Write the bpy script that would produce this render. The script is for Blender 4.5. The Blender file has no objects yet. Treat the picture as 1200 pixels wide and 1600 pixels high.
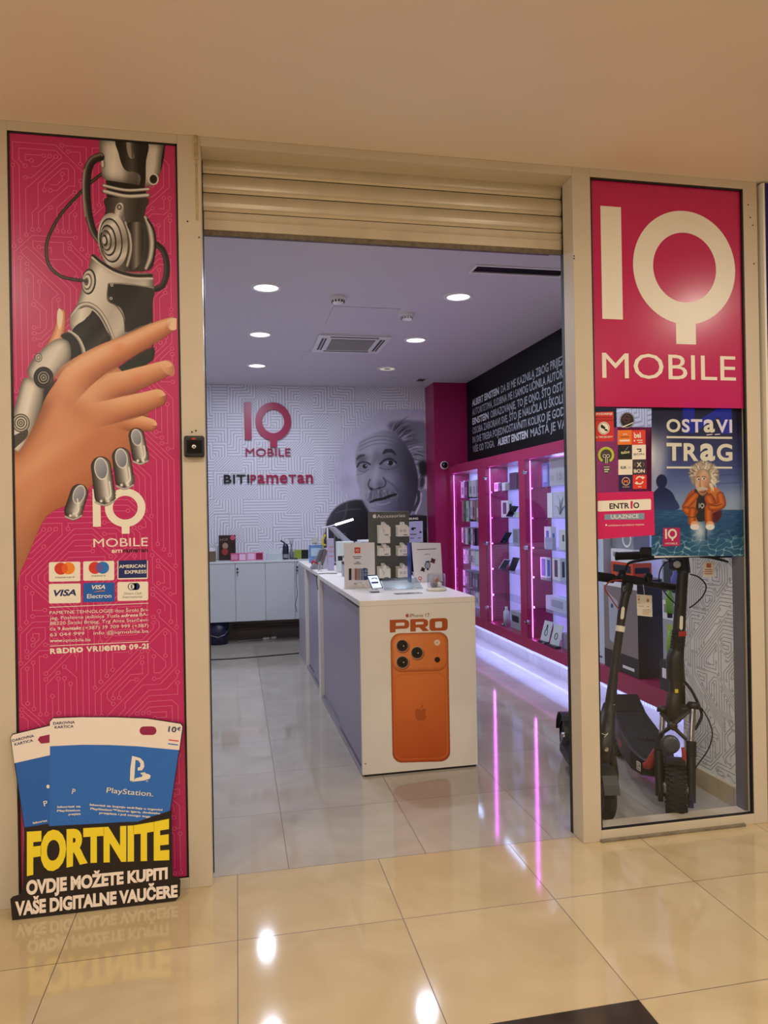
import bpy, math, random
import numpy as np
from mathutils import Vector, Matrix
S = bpy.context.scene
COL = S.collection
random.seed(7)

# ---------------------------------------------------------------- camera
FPX, YAW, PITCH, ROLL = 1144.4521, .1989, .0019, -.0171
CAM = np.array([.0396, -3.1315, 1.4997])
_F = np.array([math.sin(YAW)*math.cos(PITCH), math.cos(YAW)*math.cos(PITCH), math.sin(PITCH)])
_r = np.array([math.cos(YAW), -math.sin(YAW), 0.0]); _u = np.cross(_r, _F)
_R = math.cos(ROLL)*_r + math.sin(ROLL)*_u
_U = -math.sin(ROLL)*_r + math.cos(ROLL)*_u
cd = bpy.data.cameras.new('camera'); cam = bpy.data.objects.new('camera', cd); COL.objects.link(cam)
cd.sensor_fit = 'VERTICAL'; cd.sensor_height = 36.0; cd.lens = FPX/1600*36.0
cd.clip_start = .05; cd.clip_end = 100
cam.matrix_world = Matrix(((_R[0], _U[0], -_F[0], CAM[0]), (_R[1], _U[1], -_F[1], CAM[1]), (_R[2], _U[2], -_F[2], CAM[2]), (0, 0, 0, 1)))
S.camera = cam
def on(px, py, axis, val):
    """the point of the world plane axis=val that the photo shows at pixel (px, py)"""
    d = _F + _R*(px-600)/FPX - _U*(py-800)/FPX
    i = 'XYZ'.index(axis); t = (val-CAM[i])/d[i]
    return Vector(CAM + t*d)

# ---------------------------------------------------------------- view, world, lamps
vs = S.view_settings
vs.view_transform = 'Standard'; vs.look = 'None'; vs.exposure = 0.0; vs.gamma = 1.0; vs.use_curve_mapping = False
W = bpy.data.worlds.new('world'); S.world = W; W.use_nodes = True
W.node_tree.nodes['Background'].inputs[0].default_value = (1.0, .88, .76, 1)
W.node_tree.nodes['Background'].inputs[1].default_value = 1.2
ZO, ZC, ZS = 3.046, 3.10, 3.0086     # mall ceiling, shop ceiling, sign top
YF = -.073                            # face of the aluminium frame
XF, XW = 2.61, 2.87                   # front of the wall cabinets, right wall
YB = 5.97                             # back wall
def area(name, loc, size, power, color, rot=(0, 0, 0), size_y=None, shape=None, spread=None):
    l = bpy.data.lights.new(name, 'AREA'); l.energy = power; l.color = color; l.size = size
    if size_y: l.shape = 'RECTANGLE'; l.size_y = size_y
    if shape: l.shape = shape
    if spread: l.spread = math.radians(spread)
    o = bpy.data.objects.new(name, l); COL.objects.link(o); o.location = loc; o.rotation_euler = rot
    return o
SHOP_LAMPS = [(.27, 2.06), (.27, 3.41), (.28, 4.78), (1.68, 2.08), (1.69, 3.44), (1.70, 4.79)]
for i, (x, y) in enumerate(SHOP_LAMPS):
    area('downlight_lamp', (x, y, ZC-.02),   .11, (16, 16, 16, 16, 16, 1.2)[i], (.74, .81, 1.0), shape='DISK')
MALL_LAMPS = [(-1.5, -2.0), (.2, -2.05), (1.75, -2.0), (3.5, -2.0), (-1.5, -4.4), (.2, -4.4), (1.75, -4.4), (3.5, -4.4), (5.2, -2.0), (1.0, -6.8), (-1.5, -6.8)]
for x, y in MALL_LAMPS:
    area('mall_downlight_lamp', (x, y, ZO-.02), .16, 19, (1.0, .91, .78), shape='DISK')
area('skirt_led', (XF+.02, 3.1, .243), .03, 26, (.33, .40, 1.0), rot=(0, math.radians(-52), 0), size_y=4.8)       # hidden strip under the wall cabinets
for y in (4.98, 3.74, 2.62): area('cabinet_fill', (XF+.14, y, 1.955), .05, 2.5, (.50, .58, 1.0), size_y=.85)      # added cool lamps under the cabinet tops, unseen fill for the back panels

# ---------------------------------------------------------------- helpers
def srgb(c):
    if isinstance(c, str): c = tuple(int(c[i:i+2], 16)/255 for i in (0, 2, 4))
    return tuple(((v/12.92) if v <= .04045 else ((v+.055)/1.055)**2.4) for v in c[:3])
MATS = {}
def mat(name, col='808080', rough=.5, metal=0.0, emit=0.0, spec=.5, var=0.0, vscale=8, bump=0.0, bscale=60, coat=0.0):
    if name in MATS: return MATS[name]
    m = bpy.data.materials.new(name); m.use_nodes = True; nt = m.node_tree; b = nt.nodes['Principled BSDF']
    c = srgb(col)
    b.inputs['Base Color'].default_value = (*c, 1); b.inputs['Roughness'].default_value = rough
    b.inputs['Metallic'].default_value = metal; b.inputs['Specular IOR Level'].default_value = spec
    if coat: b.inputs['Coat Weight'].default_value = coat; b.inputs['Coat Roughness'].default_value = .05
    if emit:
        b.inputs['Emission Color'].default_value = (*c, 1); b.inputs['Emission Strength'].default_value = emit
    if var or bump:
        tc = nt.nodes.new('ShaderNodeTexCoord'); n = nt.nodes.new('ShaderNodeTexNoise')
        n.inputs['Scale'].default_value = vscale; n.inputs['Detail'].default_value = 4
        nt.links.new(tc.outputs['Object'], n.inputs['Vector'])
        if var:
            r = nt.nodes.new('ShaderNodeValToRGB')
            r.color_ramp.elements[0].color = (*[v*(1-var) for v in c], 1); r.color_ramp.elements[1].color = (*[min(1, v*(1+var)) for v in c], 1)
            r.color_ramp.elements[0].position = .3; r.color_ramp.elements[1].position = .7
            nt.links.new(n.outputs['Fac'], r.inputs['Fac']); nt.links.new(r.outputs['Color'], b.inputs['Base Color'])
        if bump:
            n2 = nt.nodes.new('ShaderNodeTexNoise'); n2.inputs['Scale'].default_value = bscale
            nt.links.new(tc.outputs['Object'], n2.inputs['Vector'])
            bp = nt.nodes.new('ShaderNodeBump'); bp.inputs['Strength'].default_value = bump; bp.inputs['Distance'].default_value = .01
            nt.links.new(n2.outputs['Fac'], bp.inputs['Height']); nt.links.new(bp.outputs['Normal'], b.inputs['Normal'])
    MATS[name] = m; return m
def glass(name, tint=(1, 1, 1), ior=1.45, rough=0.0):
    m = bpy.data.materials.new(name); m.use_nodes = True; nt = m.node_tree; nt.nodes.clear()
    o = nt.nodes.new('ShaderNodeOutputMaterial'); mx = nt.nodes.new('ShaderNodeMixShader'); f = nt.nodes.new('ShaderNodeFresnel')
    t = nt.nodes.new('ShaderNodeBsdfTransparent'); g = nt.nodes.new('ShaderNodeBsdfGlossy')
    ng = nt.nodes.new('ShaderNodeNewGeometry'); mi = nt.nodes.new('ShaderNodeMix'); mi.inputs['A'].default_value = ior; mi.inputs['B'].default_value = 1/ior
    nt.links.new(ng.outputs['Backfacing'], mi.inputs['Factor']); nt.links.new(mi.outputs['Result'], f.inputs['IOR']); t.inputs[0].default_value = (*tint, 1); g.inputs['Roughness'].default_value = rough
    nt.links.new(f.outputs[0], mx.inputs[0]); nt.links.new(t.outputs[0], mx.inputs[1]); nt.links.new(g.outputs[0], mx.inputs[2]); nt.links.new(mx.outputs[0], o.inputs[0])
    MATS[name] = m; return m
def vcol_mat(name, rough=.35, alpha=False):
    m = bpy.data.materials.new(name); m.use_nodes = True; nt = m.node_tree; b = nt.nodes['Principled BSDF']
    a = nt.nodes.new('ShaderNodeAttribute'); a.attribute_name = 'print'
    nt.links.new(a.outputs['Color'], b.inputs['Base Color']); b.inputs['Roughness'].default_value = rough
    if alpha: nt.links.new(a.outputs['Alpha'], b.inputs['Alpha'])
    MATS[name] = m; return m

def wmat(o):
    m = o.matrix_basis.copy()
    if o.parent: m = wmat(o.parent) @ o.matrix_parent_inverse @ m
    return m
def tag(o, label=None, cat=None, group=None, kind=None):
    if label: o['label'] = label
    if cat: o['category'] = cat
    if group: o['group'] = group
    if kind: o['kind'] = kind
    return o
def thing(name, loc, label, cat, group=None, rz=0.0, rot=None):
    o = bpy.data.objects.new(name, None); COL.objects.link(o); o.location = loc
    o.rotation_euler = rot or (0, 0, rz); o.empty_display_size = .05
    return tag(o, label, cat, group)
class MB:
    """collects shapes in one mesh"""
    def __init__(s): s.v = []; s.f = []; s.m = []; s.mi = 0; s.smooth = False; s.sm = []
    def add(s, vs, fs):
        n = len(s.v); s.v += [tuple(p) for p in vs]
        for f in fs: s.f.append([i+n for i in f]); s.m.append(s.mi); s.sm.append(s.smooth)
        return s
    def box(s, x0, x1, y0, y1, z0, z1):
        x0, x1 = min(x0, x1), max(x0, x1); y0, y1 = min(y0, y1), max(y0, y1); z0, z1 = min(z0, z1), max(z0, z1)
        v = [(x, y, z) for z in (z0, z1) for y in (y0, y1) for x in (x0, x1)]
        return s.add(v, [(0, 2, 3, 1), (4, 5, 7, 6), (0, 1, 5, 4), (2, 6, 7, 3), (0, 4, 6, 2), (1, 3, 7, 5)])
    def obox(s, c, ax, ay, az):
        """box by centre and three half vectors"""
        c, ax, ay, az = map(Vector, (c, ax, ay, az))
        v = [c+ax*i+ay*j+az*k for k in (-1, 1) for j in (-1, 1) for i in (-1, 1)]
        return s.add(v, [(0, 2, 3, 1), (4, 5, 7, 6), (0, 1, 5, 4), (2, 6, 7, 3), (0, 4, 6, 2), (1, 3, 7, 5)])
    def quad(s, *p): return s.add(p, [tuple(range(len(p)))])
    def prism(s, pts, d):
        """flat polygon pts extruded by the vector d"""
        d = Vector(d); n = len(pts); p = [Vector(q) for q in pts]
        nrm = Vector((0, 0, 0))
        for i in range(n): nrm += p[i].cross(p[(i+1) % n])
        if nrm.dot(d) > 0: p = p[::-1]
        return s.add(p+[q+d for q in p], [tuple(range(n)), tuple(range(2*n-1, n-1, -1))] + [(i, n+i, n+(i+1) % n, (i+1) % n)[::-1] for i in range(n)][::1])
    def ring(s, c, u, v, r, n): return [c+u*(math.cos(2*math.pi*i/n)*r)+v*(math.sin(2*math.pi*i/n)*r) for i in range(n)]
    def tube(s, path, r, n=12, closed=False, caps=True, flat=None):
        """round bar along a path; r may be a list; flat squeezes the second axis"""
        P = [Vector(p) for p in path]; m = len(P); rs = r if isinstance(r, (list, tuple)) else [r]*m
        old = s.smooth; s.smooth = True; u = None; V = []
        for i in range(m):
            a = P[i-1] if (i > 0 or closed) else P[i]; b = P[(i+1) % m] if (i < m-1 or closed) else P[i]
            t = (b-a).normalized()
            if u is None: u = t.orthogonal().normalized() if abs(t.z) > .99 else Vector((0, 0, 1)).cross(t).normalized()
            else: u = (u - t*u.dot(t)).normalized()
            w = t.cross(u).normalized()
            V += [P[i]+u*(math.cos(2*math.pi*k/n)*rs[i])+w*(math.sin(2*math.pi*k/n)*rs[i]*(flat or 1)) for k in range(n)]
        Fc = []
        for i in range(m if closed else m-1):
            j = (i+1) % m
            for k in range(n): Fc.append((i*n+k, i*n+(k+1) % n, j*n+(k+1) % n, j*n+k))
        s.add(V, Fc); s.smooth = False
        if caps and not closed:
            s.add(V[:n], [tuple(range(n))[::-1]]); s.add(V[-n:], [tuple(range(n))])
        s.smooth = old; return s
    def cyl(s, a, b, r, r2=None, n=20): return s.tube([a, b], [r, r if r2 is None else r2], n)
    def lathe(s, prof, c=(0, 0, 0), axis=(0, 0, 1), n=24, smooth=True, close=False):
        """prof: list of (radius, height along axis)"""
        c = Vector(c); t = Vector(axis).normalized(); u = t.orthogonal().normalized(); w = t.cross(u)
        V = []; old = s.smooth; s.smooth = smooth
        for r, h in prof: V += [c+t*h+u*(math.cos(2*math.pi*k/n)*r)+w*(math.sin(2*math.pi*k/n)*r) for k in range(n)]
        Fc = []; m = len(prof)
        for i in range(m if close else m-1):
            j = (i+1) % m
            for k in range(n): Fc.append((i*n+k, i*n+(k+1) % n, j*n+(k+1) % n, j*n+k))
        s.add(V, Fc); s.smooth = old; return s
    def build(s, name, m, parent=None, label=None, cat=None, group=None, kind=None, bevel=0, seg=2, local=False, origin=None):
        me = bpy.data.meshes.new(name)
        V = s.v
        loc = Vector((0, 0, 0))
        if parent is None and kind != 'structure' or origin is not None:
            a = np.array(V); loc = Vector(origin) if origin is not None else Vector(((a[:, 0].min()+a[:, 0].max())/2, (a[:, 1].min()+a[:, 1].max())/2, a[:, 2].min()))
            V = [(p[0]-loc.x, p[1]-loc.y, p[2]-loc.z) for p in V]
        me.from_pydata(V, [], s.f); 
        ms = m if isinstance(m, (list, tuple)) else [m]
        for k in ms: me.materials.append(k)
        me.polygons.foreach_set('material_index', s.m); me.polygons.foreach_set('use_smooth', s.sm)
        me.validate(); me.update()
        o = bpy.data.objects.new(name, me); COL.objects.link(o); o.location = loc
        if parent:
            o.parent = parent
            if not local: o.matrix_parent_inverse = wmat(parent).inverted()
        if bevel:
            b = o.modifiers.new('bevel', 'BEVEL'); b.width = bevel; b.segments = seg; b.limit_method = 'ANGLE'; b.angle_limit = math.radians(40)
        return tag(o, label, cat, group, kind)
def fix_normals(o):
    import bmesh
    bm = bmesh.new(); bm.from_mesh(o.data); bmesh.ops.recalc_face_normals(bm, faces=bm.faces); bm.to_mesh(o.data); bm.free(); return o

class Plane:
    """a flat surface: photo pixels go to points on it; lift moves off it towards the viewer"""
    def __init__(s, axis, val, sign=-1): s.axis = axis; s.val = val; s.sign = sign
    def __call__(s, px, py, lift=0.0): return on(px, py, s.axis, s.val+s.sign*lift)
def text_mesh(string, bold=0.0, shear=0.0, res=3, spacing=1.0):
    c = bpy.data.curves.new('t', 'FONT'); c.body = string; c.resolution_u = res; c.offset = bold; c.shear = shear; c.space_character = spacing
    c.fill_mode = 'FRONT'
    o = bpy.data.objects.new('t', c); COL.objects.link(o)
    dg = bpy.context.evaluated_depsgraph_get(); me = bpy.data.meshes.new_from_object(o.evaluated_get(dg))
    v = np.array([p.co[:] for p in me.vertices]) if len(me.vertices) else np.zeros((0, 3)); f = [list(p.vertices) for p in me.polygons]
    bpy.data.objects.remove(o); bpy.data.curves.remove(c); bpy.data.meshes.remove(me)
    return v, f
def text_to(mb, string, o, ex, ey, width, height, bold=0.0, shear=0.0, depth=0.0, nrm=None, spacing=1.0, fit=True, align='l', res=3):
    """text with its lower left corner at o, fitted in width x height; lower case letters keep their share of the height"""
    v, f = text_mesh(string, bold, shear, res, spacing)
    if not len(v): return
    lo = v.min(0); hi = v.max(0)
    cap = .729 + 2*bold
    sy = height/cap if fit else height/cap
    sx = width/(hi[0]-lo[0]) if width else sy
    off = 0
    if align == 'c': off = -sx*(hi[0]-lo[0])/2
    if align == 'r': off = -sx*(hi[0]-lo[0])
    o, ex, ey = Vector(o), Vector(ex), Vector(ey)
    P = [o + ex*(off+sx*(p[0]-lo[0])) + ey*(sy*(p[1]+bold)) for p in v]
    if depth:
        d = Vector(nrm)*depth; n = len(P)
        edges = {}
        for fc in f:
            for i in range(len(fc)):
                e = (fc[i], fc[(i+1) % len(fc)])
                if (e[1], e[0]) in edges: edges.pop((e[1], e[0]))
                else: edges[e] = 1
        mb.add(P+[q+d for q in P], [tuple(fc[::-1]) for fc in f]+[tuple(i+n for i in fc) for fc in f]+[(b, a, a+n, b+n)[::-1] for a, b in edges])
    else: mb.add(P, [tuple(fc) for fc in f])
def ptext(mb, string, pl, p0, p1, cap, lift, **k):
    """text on plane pl from baseline start pixel p0 to baseline end pixel p1, capital height cap in pixels (measured at the start)"""
    a = pl(*p0, lift); b = pl(*p1, lift); t = pl(p0[0], p0[1]-cap, lift)
    ex = (b-a).normalized(); h = (t-a).length
    up = Vector((0, 0, 1)); ey = (up-ex*up.dot(ex)).normalized()
    if 'ey' in k: ey = Vector(k.pop('ey'))
    text_to(mb, string, a, ex, ey, (b-a).length, h, **k)
def ppoly(mb, pl, pts, lift):
    mb.add([pl(x, y, lift) for x, y in pts], [tuple(range(len(pts)))])
def pbox(pl, x0, y0, x1, y1, lift):
    return [pl(x0, y1, lift), pl(x1, y1, lift), pl(x1, y0, lift), pl(x0, y0, lift)]

# circuit board lines: packed runs of parallel traces with small rings at their ends
def circuit(w, h, step, seed, density=1.0):
    rnd = random.Random(seed); nx, ny = int(w/step), int(h/step); used = [[False]*(ny+1) for _ in range(nx+1)]; lines = []
    D = [(1, 0), (1, 1), (0, 1), (-1, 1), (-1, 0), (-1, -1), (0, -1), (1, -1)]
    def hsh(x, y): return random.Random(seed*7919+(x//11)*131+(y//9)*977).choice((0, 0, 2, 4, 6, 2))
    for y in range(ny+1):
        for x in range(nx+1):
            if used[x][y] or rnd.random() < .22: continue
            d = hsh(x, y); p = [(x, y)]; cx, cy = x, y; run = 0; L = rnd.randint(7, 34)
            used[x][y] = True
            for _ in range(L):
                opts = [d]
                if run >= 3 and rnd.random() < .16: opts = [(d+rnd.choice((1, -1))) % 8, d]
                opts += [(d+1) % 8, (d-1) % 8, (d+2) % 8, (d-2) % 8]
                ok = False
                for o in opts:
                    qx, qy = cx+D[o][0], cy+D[o][1]
                    if 0 <= qx <= nx and 0 <= qy <= ny and not used[qx][qy]:
                        if o % 2 and used[qx][cy] and used[cx][qy]: continue
                        if o != d: run = 0
                        d = o; ok = True; break
                if not ok: break
                cx, cy = qx, qy; used[cx][cy] = True; p.append((cx, cy)); run += 1
            if len(p) > 3: lines.append([(a*step, b*step) for a, b in p])
    return lines
def draw_circuit(mb, lines, o, ex, ey, wd, ringr, clip=None):
    o, ex, ey = Vector(o), Vector(ex), Vector(ey)
    def P(a, b): return o+ex*a+ey*b
    for ln in lines:
        q = [ln[0]]
        for i in range(1, len(ln)-1):
            d1 = (ln[i][0]-ln[i-1][0], ln[i][1]-ln[i-1][1]); d2 = (ln[i+1][0]-ln[i][0], ln[i+1][1]-ln[i][1])
            if abs(d1[0]-d2[0])+abs(d1[1]-d2[1]) > 1e-6: q.append(ln[i])
        q.append(ln[-1])
        def shrink(a, b):
            L = math.hypot(b[0]-a[0], b[1]-a[1]); k = ringr/L; return (a[0]+(b[0]-a[0])*k, a[1]+(b[1]-a[1])*k)
        e0, e1 = q[0], q[-1]; q[-1] = shrink(q[-1], q[-2])
        if len(ln) > 4: q[0] = shrink(q[0], q[1])
        L = []; R = []
        for i, p in enumerate(q):
            a = q[max(0, i-1)]; b = q[min(len(q)-1, i+1)]
            t0 = (p[0]-a[0], p[1]-a[1]) if i > 0 else (b[0]-p[0], b[1]-p[1]); t1 = (b[0]-p[0], b[1]-p[1]) if i < len(q)-1 else t0
            l0 = math.hypot(*t0); l1 = math.hypot(*t1); n0 = (-t0[1]/l0, t0[0]/l0); n1 = (-t1[1]/l1, t1[0]/l1)
            n = (n0[0]+n1[0], n0[1]+n1[1]); k = wd/(n[0]*n0[0]+n[1]*n0[1]); L.append((p[0]+n[0]*k, p[1]+n[1]*k)); R.append((p[0]-n[0]*k, p[1]-n[1]*k))
        n = len(q); mb.add([P(*p) for p in L]+[P(*p) for p in R], [(i, n+i, n+i+1, i+1) for i in range(n-1)])
        for e in ([e1, e0] if len(ln) > 4 else [e1]):
            m = 10
            mb.add([P(e[0]+math.cos(2*math.pi*k/m)*r, e[1]+math.sin(2*math.pi*k/m)*r) for r in (ringr-wd, ringr+wd) for k in range(m)], [(k, m+k, m+(k+1) % m, (k+1) % m) for k in range(m)])
# company mark: a bar and a ring with a short foot, in a unit box: x 0..0.88, y 0..1 (foot bottom at 0)
def iq_mark(mb, o, ex, ey, h, depth=0.0, nrm=None):
    o, ex, ey = Vector(o), Vector(ex), Vector(ey); P = lambda a, b: o+ex*(a*h)+ey*(b*h)
    def pr(pts):
        if depth: mb.prism([P(*p) for p in pts], Vector(nrm)*depth)
        else: mb.add([P(*p) for p in pts], [tuple(range(len(pts)))])
    pr([(0, .168), (.165, .168), (.165, 1.0), (0, 1.0)])
    n = 64; c = (.683, .578); ro, ri = .428, .264
    pr([(.60, 0), (.766, 0)]+[(c[0]+q, c[1]-math.sqrt(ro*ro-q*q)) for q in (.083, .055, .028, 0, -.028, -.055, -.083)])
    for i in range(n):
        a, b = 2*math.pi*i/n, 2*math.pi*(i+1)/n
        pr([(c[0]+ri*math.cos(a), c[1]+ri*math.sin(a)), (c[0]+ro*math.cos(a), c[1]+ro*math.sin(a)), (c[0]+ro*math.cos(b), c[1]+ro*math.sin(b)), (c[0]+ri*math.cos(b), c[1]+ri*math.sin(b))])
class Lean:
    """plane through a point with a normal pointing to the viewer"""
    def __init__(s, p, n): s.p = np.array(p, float); s.n = np.array(n, float)/np.linalg.norm(n)
    def __call__(s, px, py, lift=0.0):
        d = _F + _R*(px-600)/FPX - _U*(py-800)/FPX; p = s.p+s.n*lift
        return Vector(CAM+d*((p-CAM)@s.n/(d@s.n)))
def unicase(mb, string, pl, p0, p1, cap, lift, bold=.02, gap=.09, shear=0.0, ey=None, depth=0.0, nrm=None):
    """display lettering whose small letters are as tall as the capitals"""
    gl = []; x = 0
    for ch in string:
        if ch == ' ': x += .38; continue
        v, f = text_mesh(ch, bold, shear, 4); lo, hi = v.min(0), v.max(0); h = max(hi[1], .01)
        k = 1.0/(hi[1]-lo[1]) if ch not in '-.' else 1/.76
        w = (hi[0]-lo[0])*(k if ch not in 'I' else 1/.76); gl.append((v, f, lo, x, k, ch)); x += w+gap
    tot = x-gap; a = pl(*p0, lift); b = pl(*p1, lift); t = pl(p0[0], p0[1]-cap, lift); ex = (b-a)/tot; H = (t-a).length
    up = Vector(ey or (0, 0, 1)); e = ex.normalized(); ey = (up-e*up.dot(e)).normalized()*H
    for v, f, lo, x, k, ch in gl:
        oy = lo[1] if ch not in '-.' else 0
        P = [a+ex*(x+(p[0]-lo[0])*k)+ey*((p[1]-oy)*k) for p in v]
        if depth:
            d = Vector(nrm)*depth; n = len(P); E = {}
            for fc in f:
                for i in range(len(fc)):
                    q = (fc[i], fc[(i+1) % len(fc)])
                    if (q[1], q[0]) in E: E.pop((q[1], q[0]))
                    else: E[q] = 1
            mb.add(P+[q+d for q in P], [tuple(fc) for fc in f]+[tuple(i+n for i in fc) for fc in f]+[(u, w, w+n, u+n) for u, w in E])
        else: mb.add(P, [tuple(fc) for fc in f])
def warptext(mb, string, pl, x0, x1, top, bot, lift, bold=.03):
    """text squeezed between two curves: top(x) and bot(x) in pixels"""
    v, f = text_mesh(string, bold, 0, 4); lo, hi = v.min(0), v.max(0)
    def q(p):
        x = x0+(x1-x0)*(p[0]-lo[0])/(hi[0]-lo[0]); k = (p[1]+bold)/(.729+2*bold); return pl(x, bot(x)+(top(x)-bot(x))*k, lift)
    mb.add([q(p) for p in v], [tuple(fc) for fc in f])
def disc(mb, pl, cx, cy, rx, ry, lift, n=32, a0=0, a1=360, rin=0):
    A = [math.radians(a0+(a1-a0)*i/n) for i in range(n+1)]
    o = [pl(cx+rx*math.cos(a), cy-ry*math.sin(a), lift) for a in A]
    if rin: i_ = [pl(cx+rx*rin*math.cos(a), cy-ry*rin*math.sin(a), lift) for a in A]; mb.add(o+i_, [(k, k+1, n+1+k+1, n+1+k) for k in range(n)])
    else: mb.add(o[:-1] if a1-a0 == 360 else o+[pl(cx, cy, lift)], [tuple(range(n if a1-a0 == 360 else n+2))])
def bar(mb, pl, p0, p1, w, lift):
    """straight band between two pixels, w pixels high"""
    mb.add([pl(p0[0], p0[1]+w/2, lift), pl(p1[0], p1[1]+w/2, lift), pl(p1[0], p1[1]-w/2, lift), pl(p0[0], p0[1]-w/2, lift)], [(0, 1, 2, 3)])

# ================================================================ materials of the room
def tile_mat(name, col, col2, ox, oy, size, joint='6E6252', rough=.07, y0line=None):
    m = bpy.data.materials.new(name); m.use_nodes = True; nt = m.node_tree; N = nt.nodes.new; L = nt.links.new; b = nt.nodes['Principled BSDF']
    g = N('ShaderNodeNewGeometry'); sp = N('ShaderNodeSeparateXYZ'); L(g.outputs['Position'], sp.inputs[0])
    def M(op, a, bb=None):
        n = N('ShaderNodeMath'); n.operation = op
        for i, q in enumerate((a, bb)):
            if q is None: continue
            if isinstance(q, (int, float)): n.inputs[i].default_value = q
            else: L(q, n.inputs[i])
        return n.outputs[0]
    def coord(o, off):
        t = M('DIVIDE', M('SUBTRACT', o, off), size); fl = M('FLOOR', t); fr = M('SUBTRACT', t, fl)
        d = M('MINIMUM', fr, M('SUBTRACT', 1.0, fr)); return fl, M('LESS_THAN', d, .0028)
    fx, mx = coord(sp.outputs['X'], ox); fy, my = coord(sp.outputs['Y'], oy)
    j = M('MAXIMUM', mx, my)
    if y0line is not None: j = M('MAXIMUM', j, M('LESS_THAN', M('ABSOLUTE', M('SUBTRACT', sp.outputs['Y'], y0line)), .0017))
    cb = N('ShaderNodeCombineXYZ'); L(fx, cb.inputs[0]); L(fy, cb.inputs[1])
    wn = N('ShaderNodeTexWhiteNoise'); L(cb.outputs[0], wn.inputs['Vector'])
    va = N('ShaderNodeVectorMath'); va.operation = 'ADD'; L(g.outputs['Position'], va.inputs[0]); L(wn.outputs['Color'], va.inputs[1])
    no = N('ShaderNodeTexNoise'); no.inputs['Scale'].default_value = 2.4; no.inputs['Detail'].default_value = 6; no.inputs['Distortion'].default_value = 1.2; L(va.outputs[0], no.inputs['Vector'])
    r = N('ShaderNodeValToRGB'); r.color_ramp.elements[0].color = (*srgb(col), 1); r.color_ramp.elements[1].color = (*srgb(col2), 1)
    r.color_ramp.elements[0].position = .35; r.color_ramp.elements[1].position = .68; L(no.outputs['Fac'], r.inputs['Fac'])
    mix = N('ShaderNodeMix'); mix.data_type = 'RGBA'; L(j, mix.inputs['Factor']); L(r.outputs['Color'], mix.inputs['A']); mix.inputs['B'].default_value = (*srgb(joint), 1)
    L(mix.outputs['Result'], b.inputs['Base Color'])
    rr = M('ADD', M('MULTIPLY', j, .5), rough); L(rr, b.inputs['Roughness']); b.inputs['Specular IOR Level'].default_value = .62
    return m
def maze_mat(name, base, line, cell, stripe, duty, axis='X', rough=.55):
    """wallpaper of labyrinth stripes: each square cell carries level, upright, slanting or nested stripes"""
    m = bpy.data.materials.new(name); m.use_nodes = True; nt = m.node_tree; N = nt.nodes.new; L = nt.links.new; b = nt.nodes['Principled BSDF']
    g = N('ShaderNodeNewGeometry'); sp = N('ShaderNodeSeparateXYZ'); L(g.outputs['Position'], sp.inputs[0])
    def M(op, a, bb=None, cc=None):
        n = N('ShaderNodeMath'); n.operation = op
        for i, q in enumerate((a, bb, cc)):
            if q is None: continue
            if isinstance(q, (int, float)): n.inputs[i].default_value = q
            else: L(q, n.inputs[i])
        return n.outputs[0]
    u = M('ADD', sp.outputs[axis], 20.0); v = M('ADD', sp.outputs['Z'], 20.0)
    U = M('DIVIDE', u, cell); V = M('DIVIDE', v, cell); fu = M('FLOOR', U); fv = M('FLOOR', V); a = M('SUBTRACT', U, fu); c = M('SUBTRACT', V, fv)
    cb = N('ShaderNodeCombineXYZ'); L(fu, cb.inputs[0]); L(fv, cb.inputs[1]); wn = N('ShaderNodeTexWhiteNoise'); L(cb.outputs[0], wn.inputs['Vector']); w = wn.outputs['Value']
    a1 = M('SUBTRACT', 1.0, a); c1 = M('SUBTRACT', 1.0, c)
    opts = [c, a, M('MAXIMUM', a, c), M('MAXIMUM', a1, c), M('MAXIMUM', a, c1), M('MAXIMUM', a1, c1), M('MINIMUM', M('ADD', a, c), 2.0), M('ADD', a1, c)]
    cur = opts[0]
    for i, o in enumerate(opts[1:]):
        t = M('GREATER_THAN', w, (i+1)/len(opts)); mm = N('ShaderNodeMix'); mm.data_type = 'FLOAT'; L(t, mm.inputs['Factor']); L(cur, mm.inputs['A']); L(o, mm.inputs['B']); cur = mm.outputs['Result']
    k = M('MULTIPLY', cur, cell/stripe); k = M('FRACT', M('ADD', k, .25)); ln = M('LESS_THAN', k, duty)
    mix = N('ShaderNodeMix'); mix.data_type = 'RGBA'; L(ln, mix.inputs['Factor']); mix.inputs['A'].default_value = (*srgb(base), 1); mix.inputs['B'].default_value = (*srgb(line), 1)
    L(mix.outputs['Result'], b.inputs['Base Color']); b.inputs['Roughness'].default_value = rough
    return m
M_floor_o = tile_mat('mall_floor_tile', 'BEA981', 'CBB791', .0194, .1161, .6, y0line=0.0)
M_floor_i = tile_mat('shop_floor_tile', 'AFA798', 'BBB3A4', .2329, 0, .6)
M_ceil_o = mat('mall_ceiling_paint', 'E6D6C4', .45, var=.02, vscale=2)
M_ceil_i = mat('shop_ceiling_paint', 'CFCBD2', .6)
M_alu = mat('beige_aluminium', 'CDBFA8', .42, var=.03, vscale=5, spec=.4)
M_shut = mat('shutter_slat', 'CBBFA6', .30, metal=.35, var=.06, vscale=9)
M_black = mat('black_rubber', '0C0C0D', .5)
M_blackgl = mat('black_gloss', '08080A', .18)
M_dark = mat('dark_plastic', '1A1A1C', .45)
M_white = mat('white_paint', 'E6E3E2', .45)
M_lam = mat('white_laminate', 'EDE6DC', .38)
M_grylam = mat('grey_lilac_laminate', 'A39DB2', .42)
M_cablam = mat('pale_grey_laminate', 'C4C8CB', .4)
M_mag = mat('magenta_laminate', 'A01A50', .30)
M_magwall = mat('magenta_wall_paint', '9C1250', .35)
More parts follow.
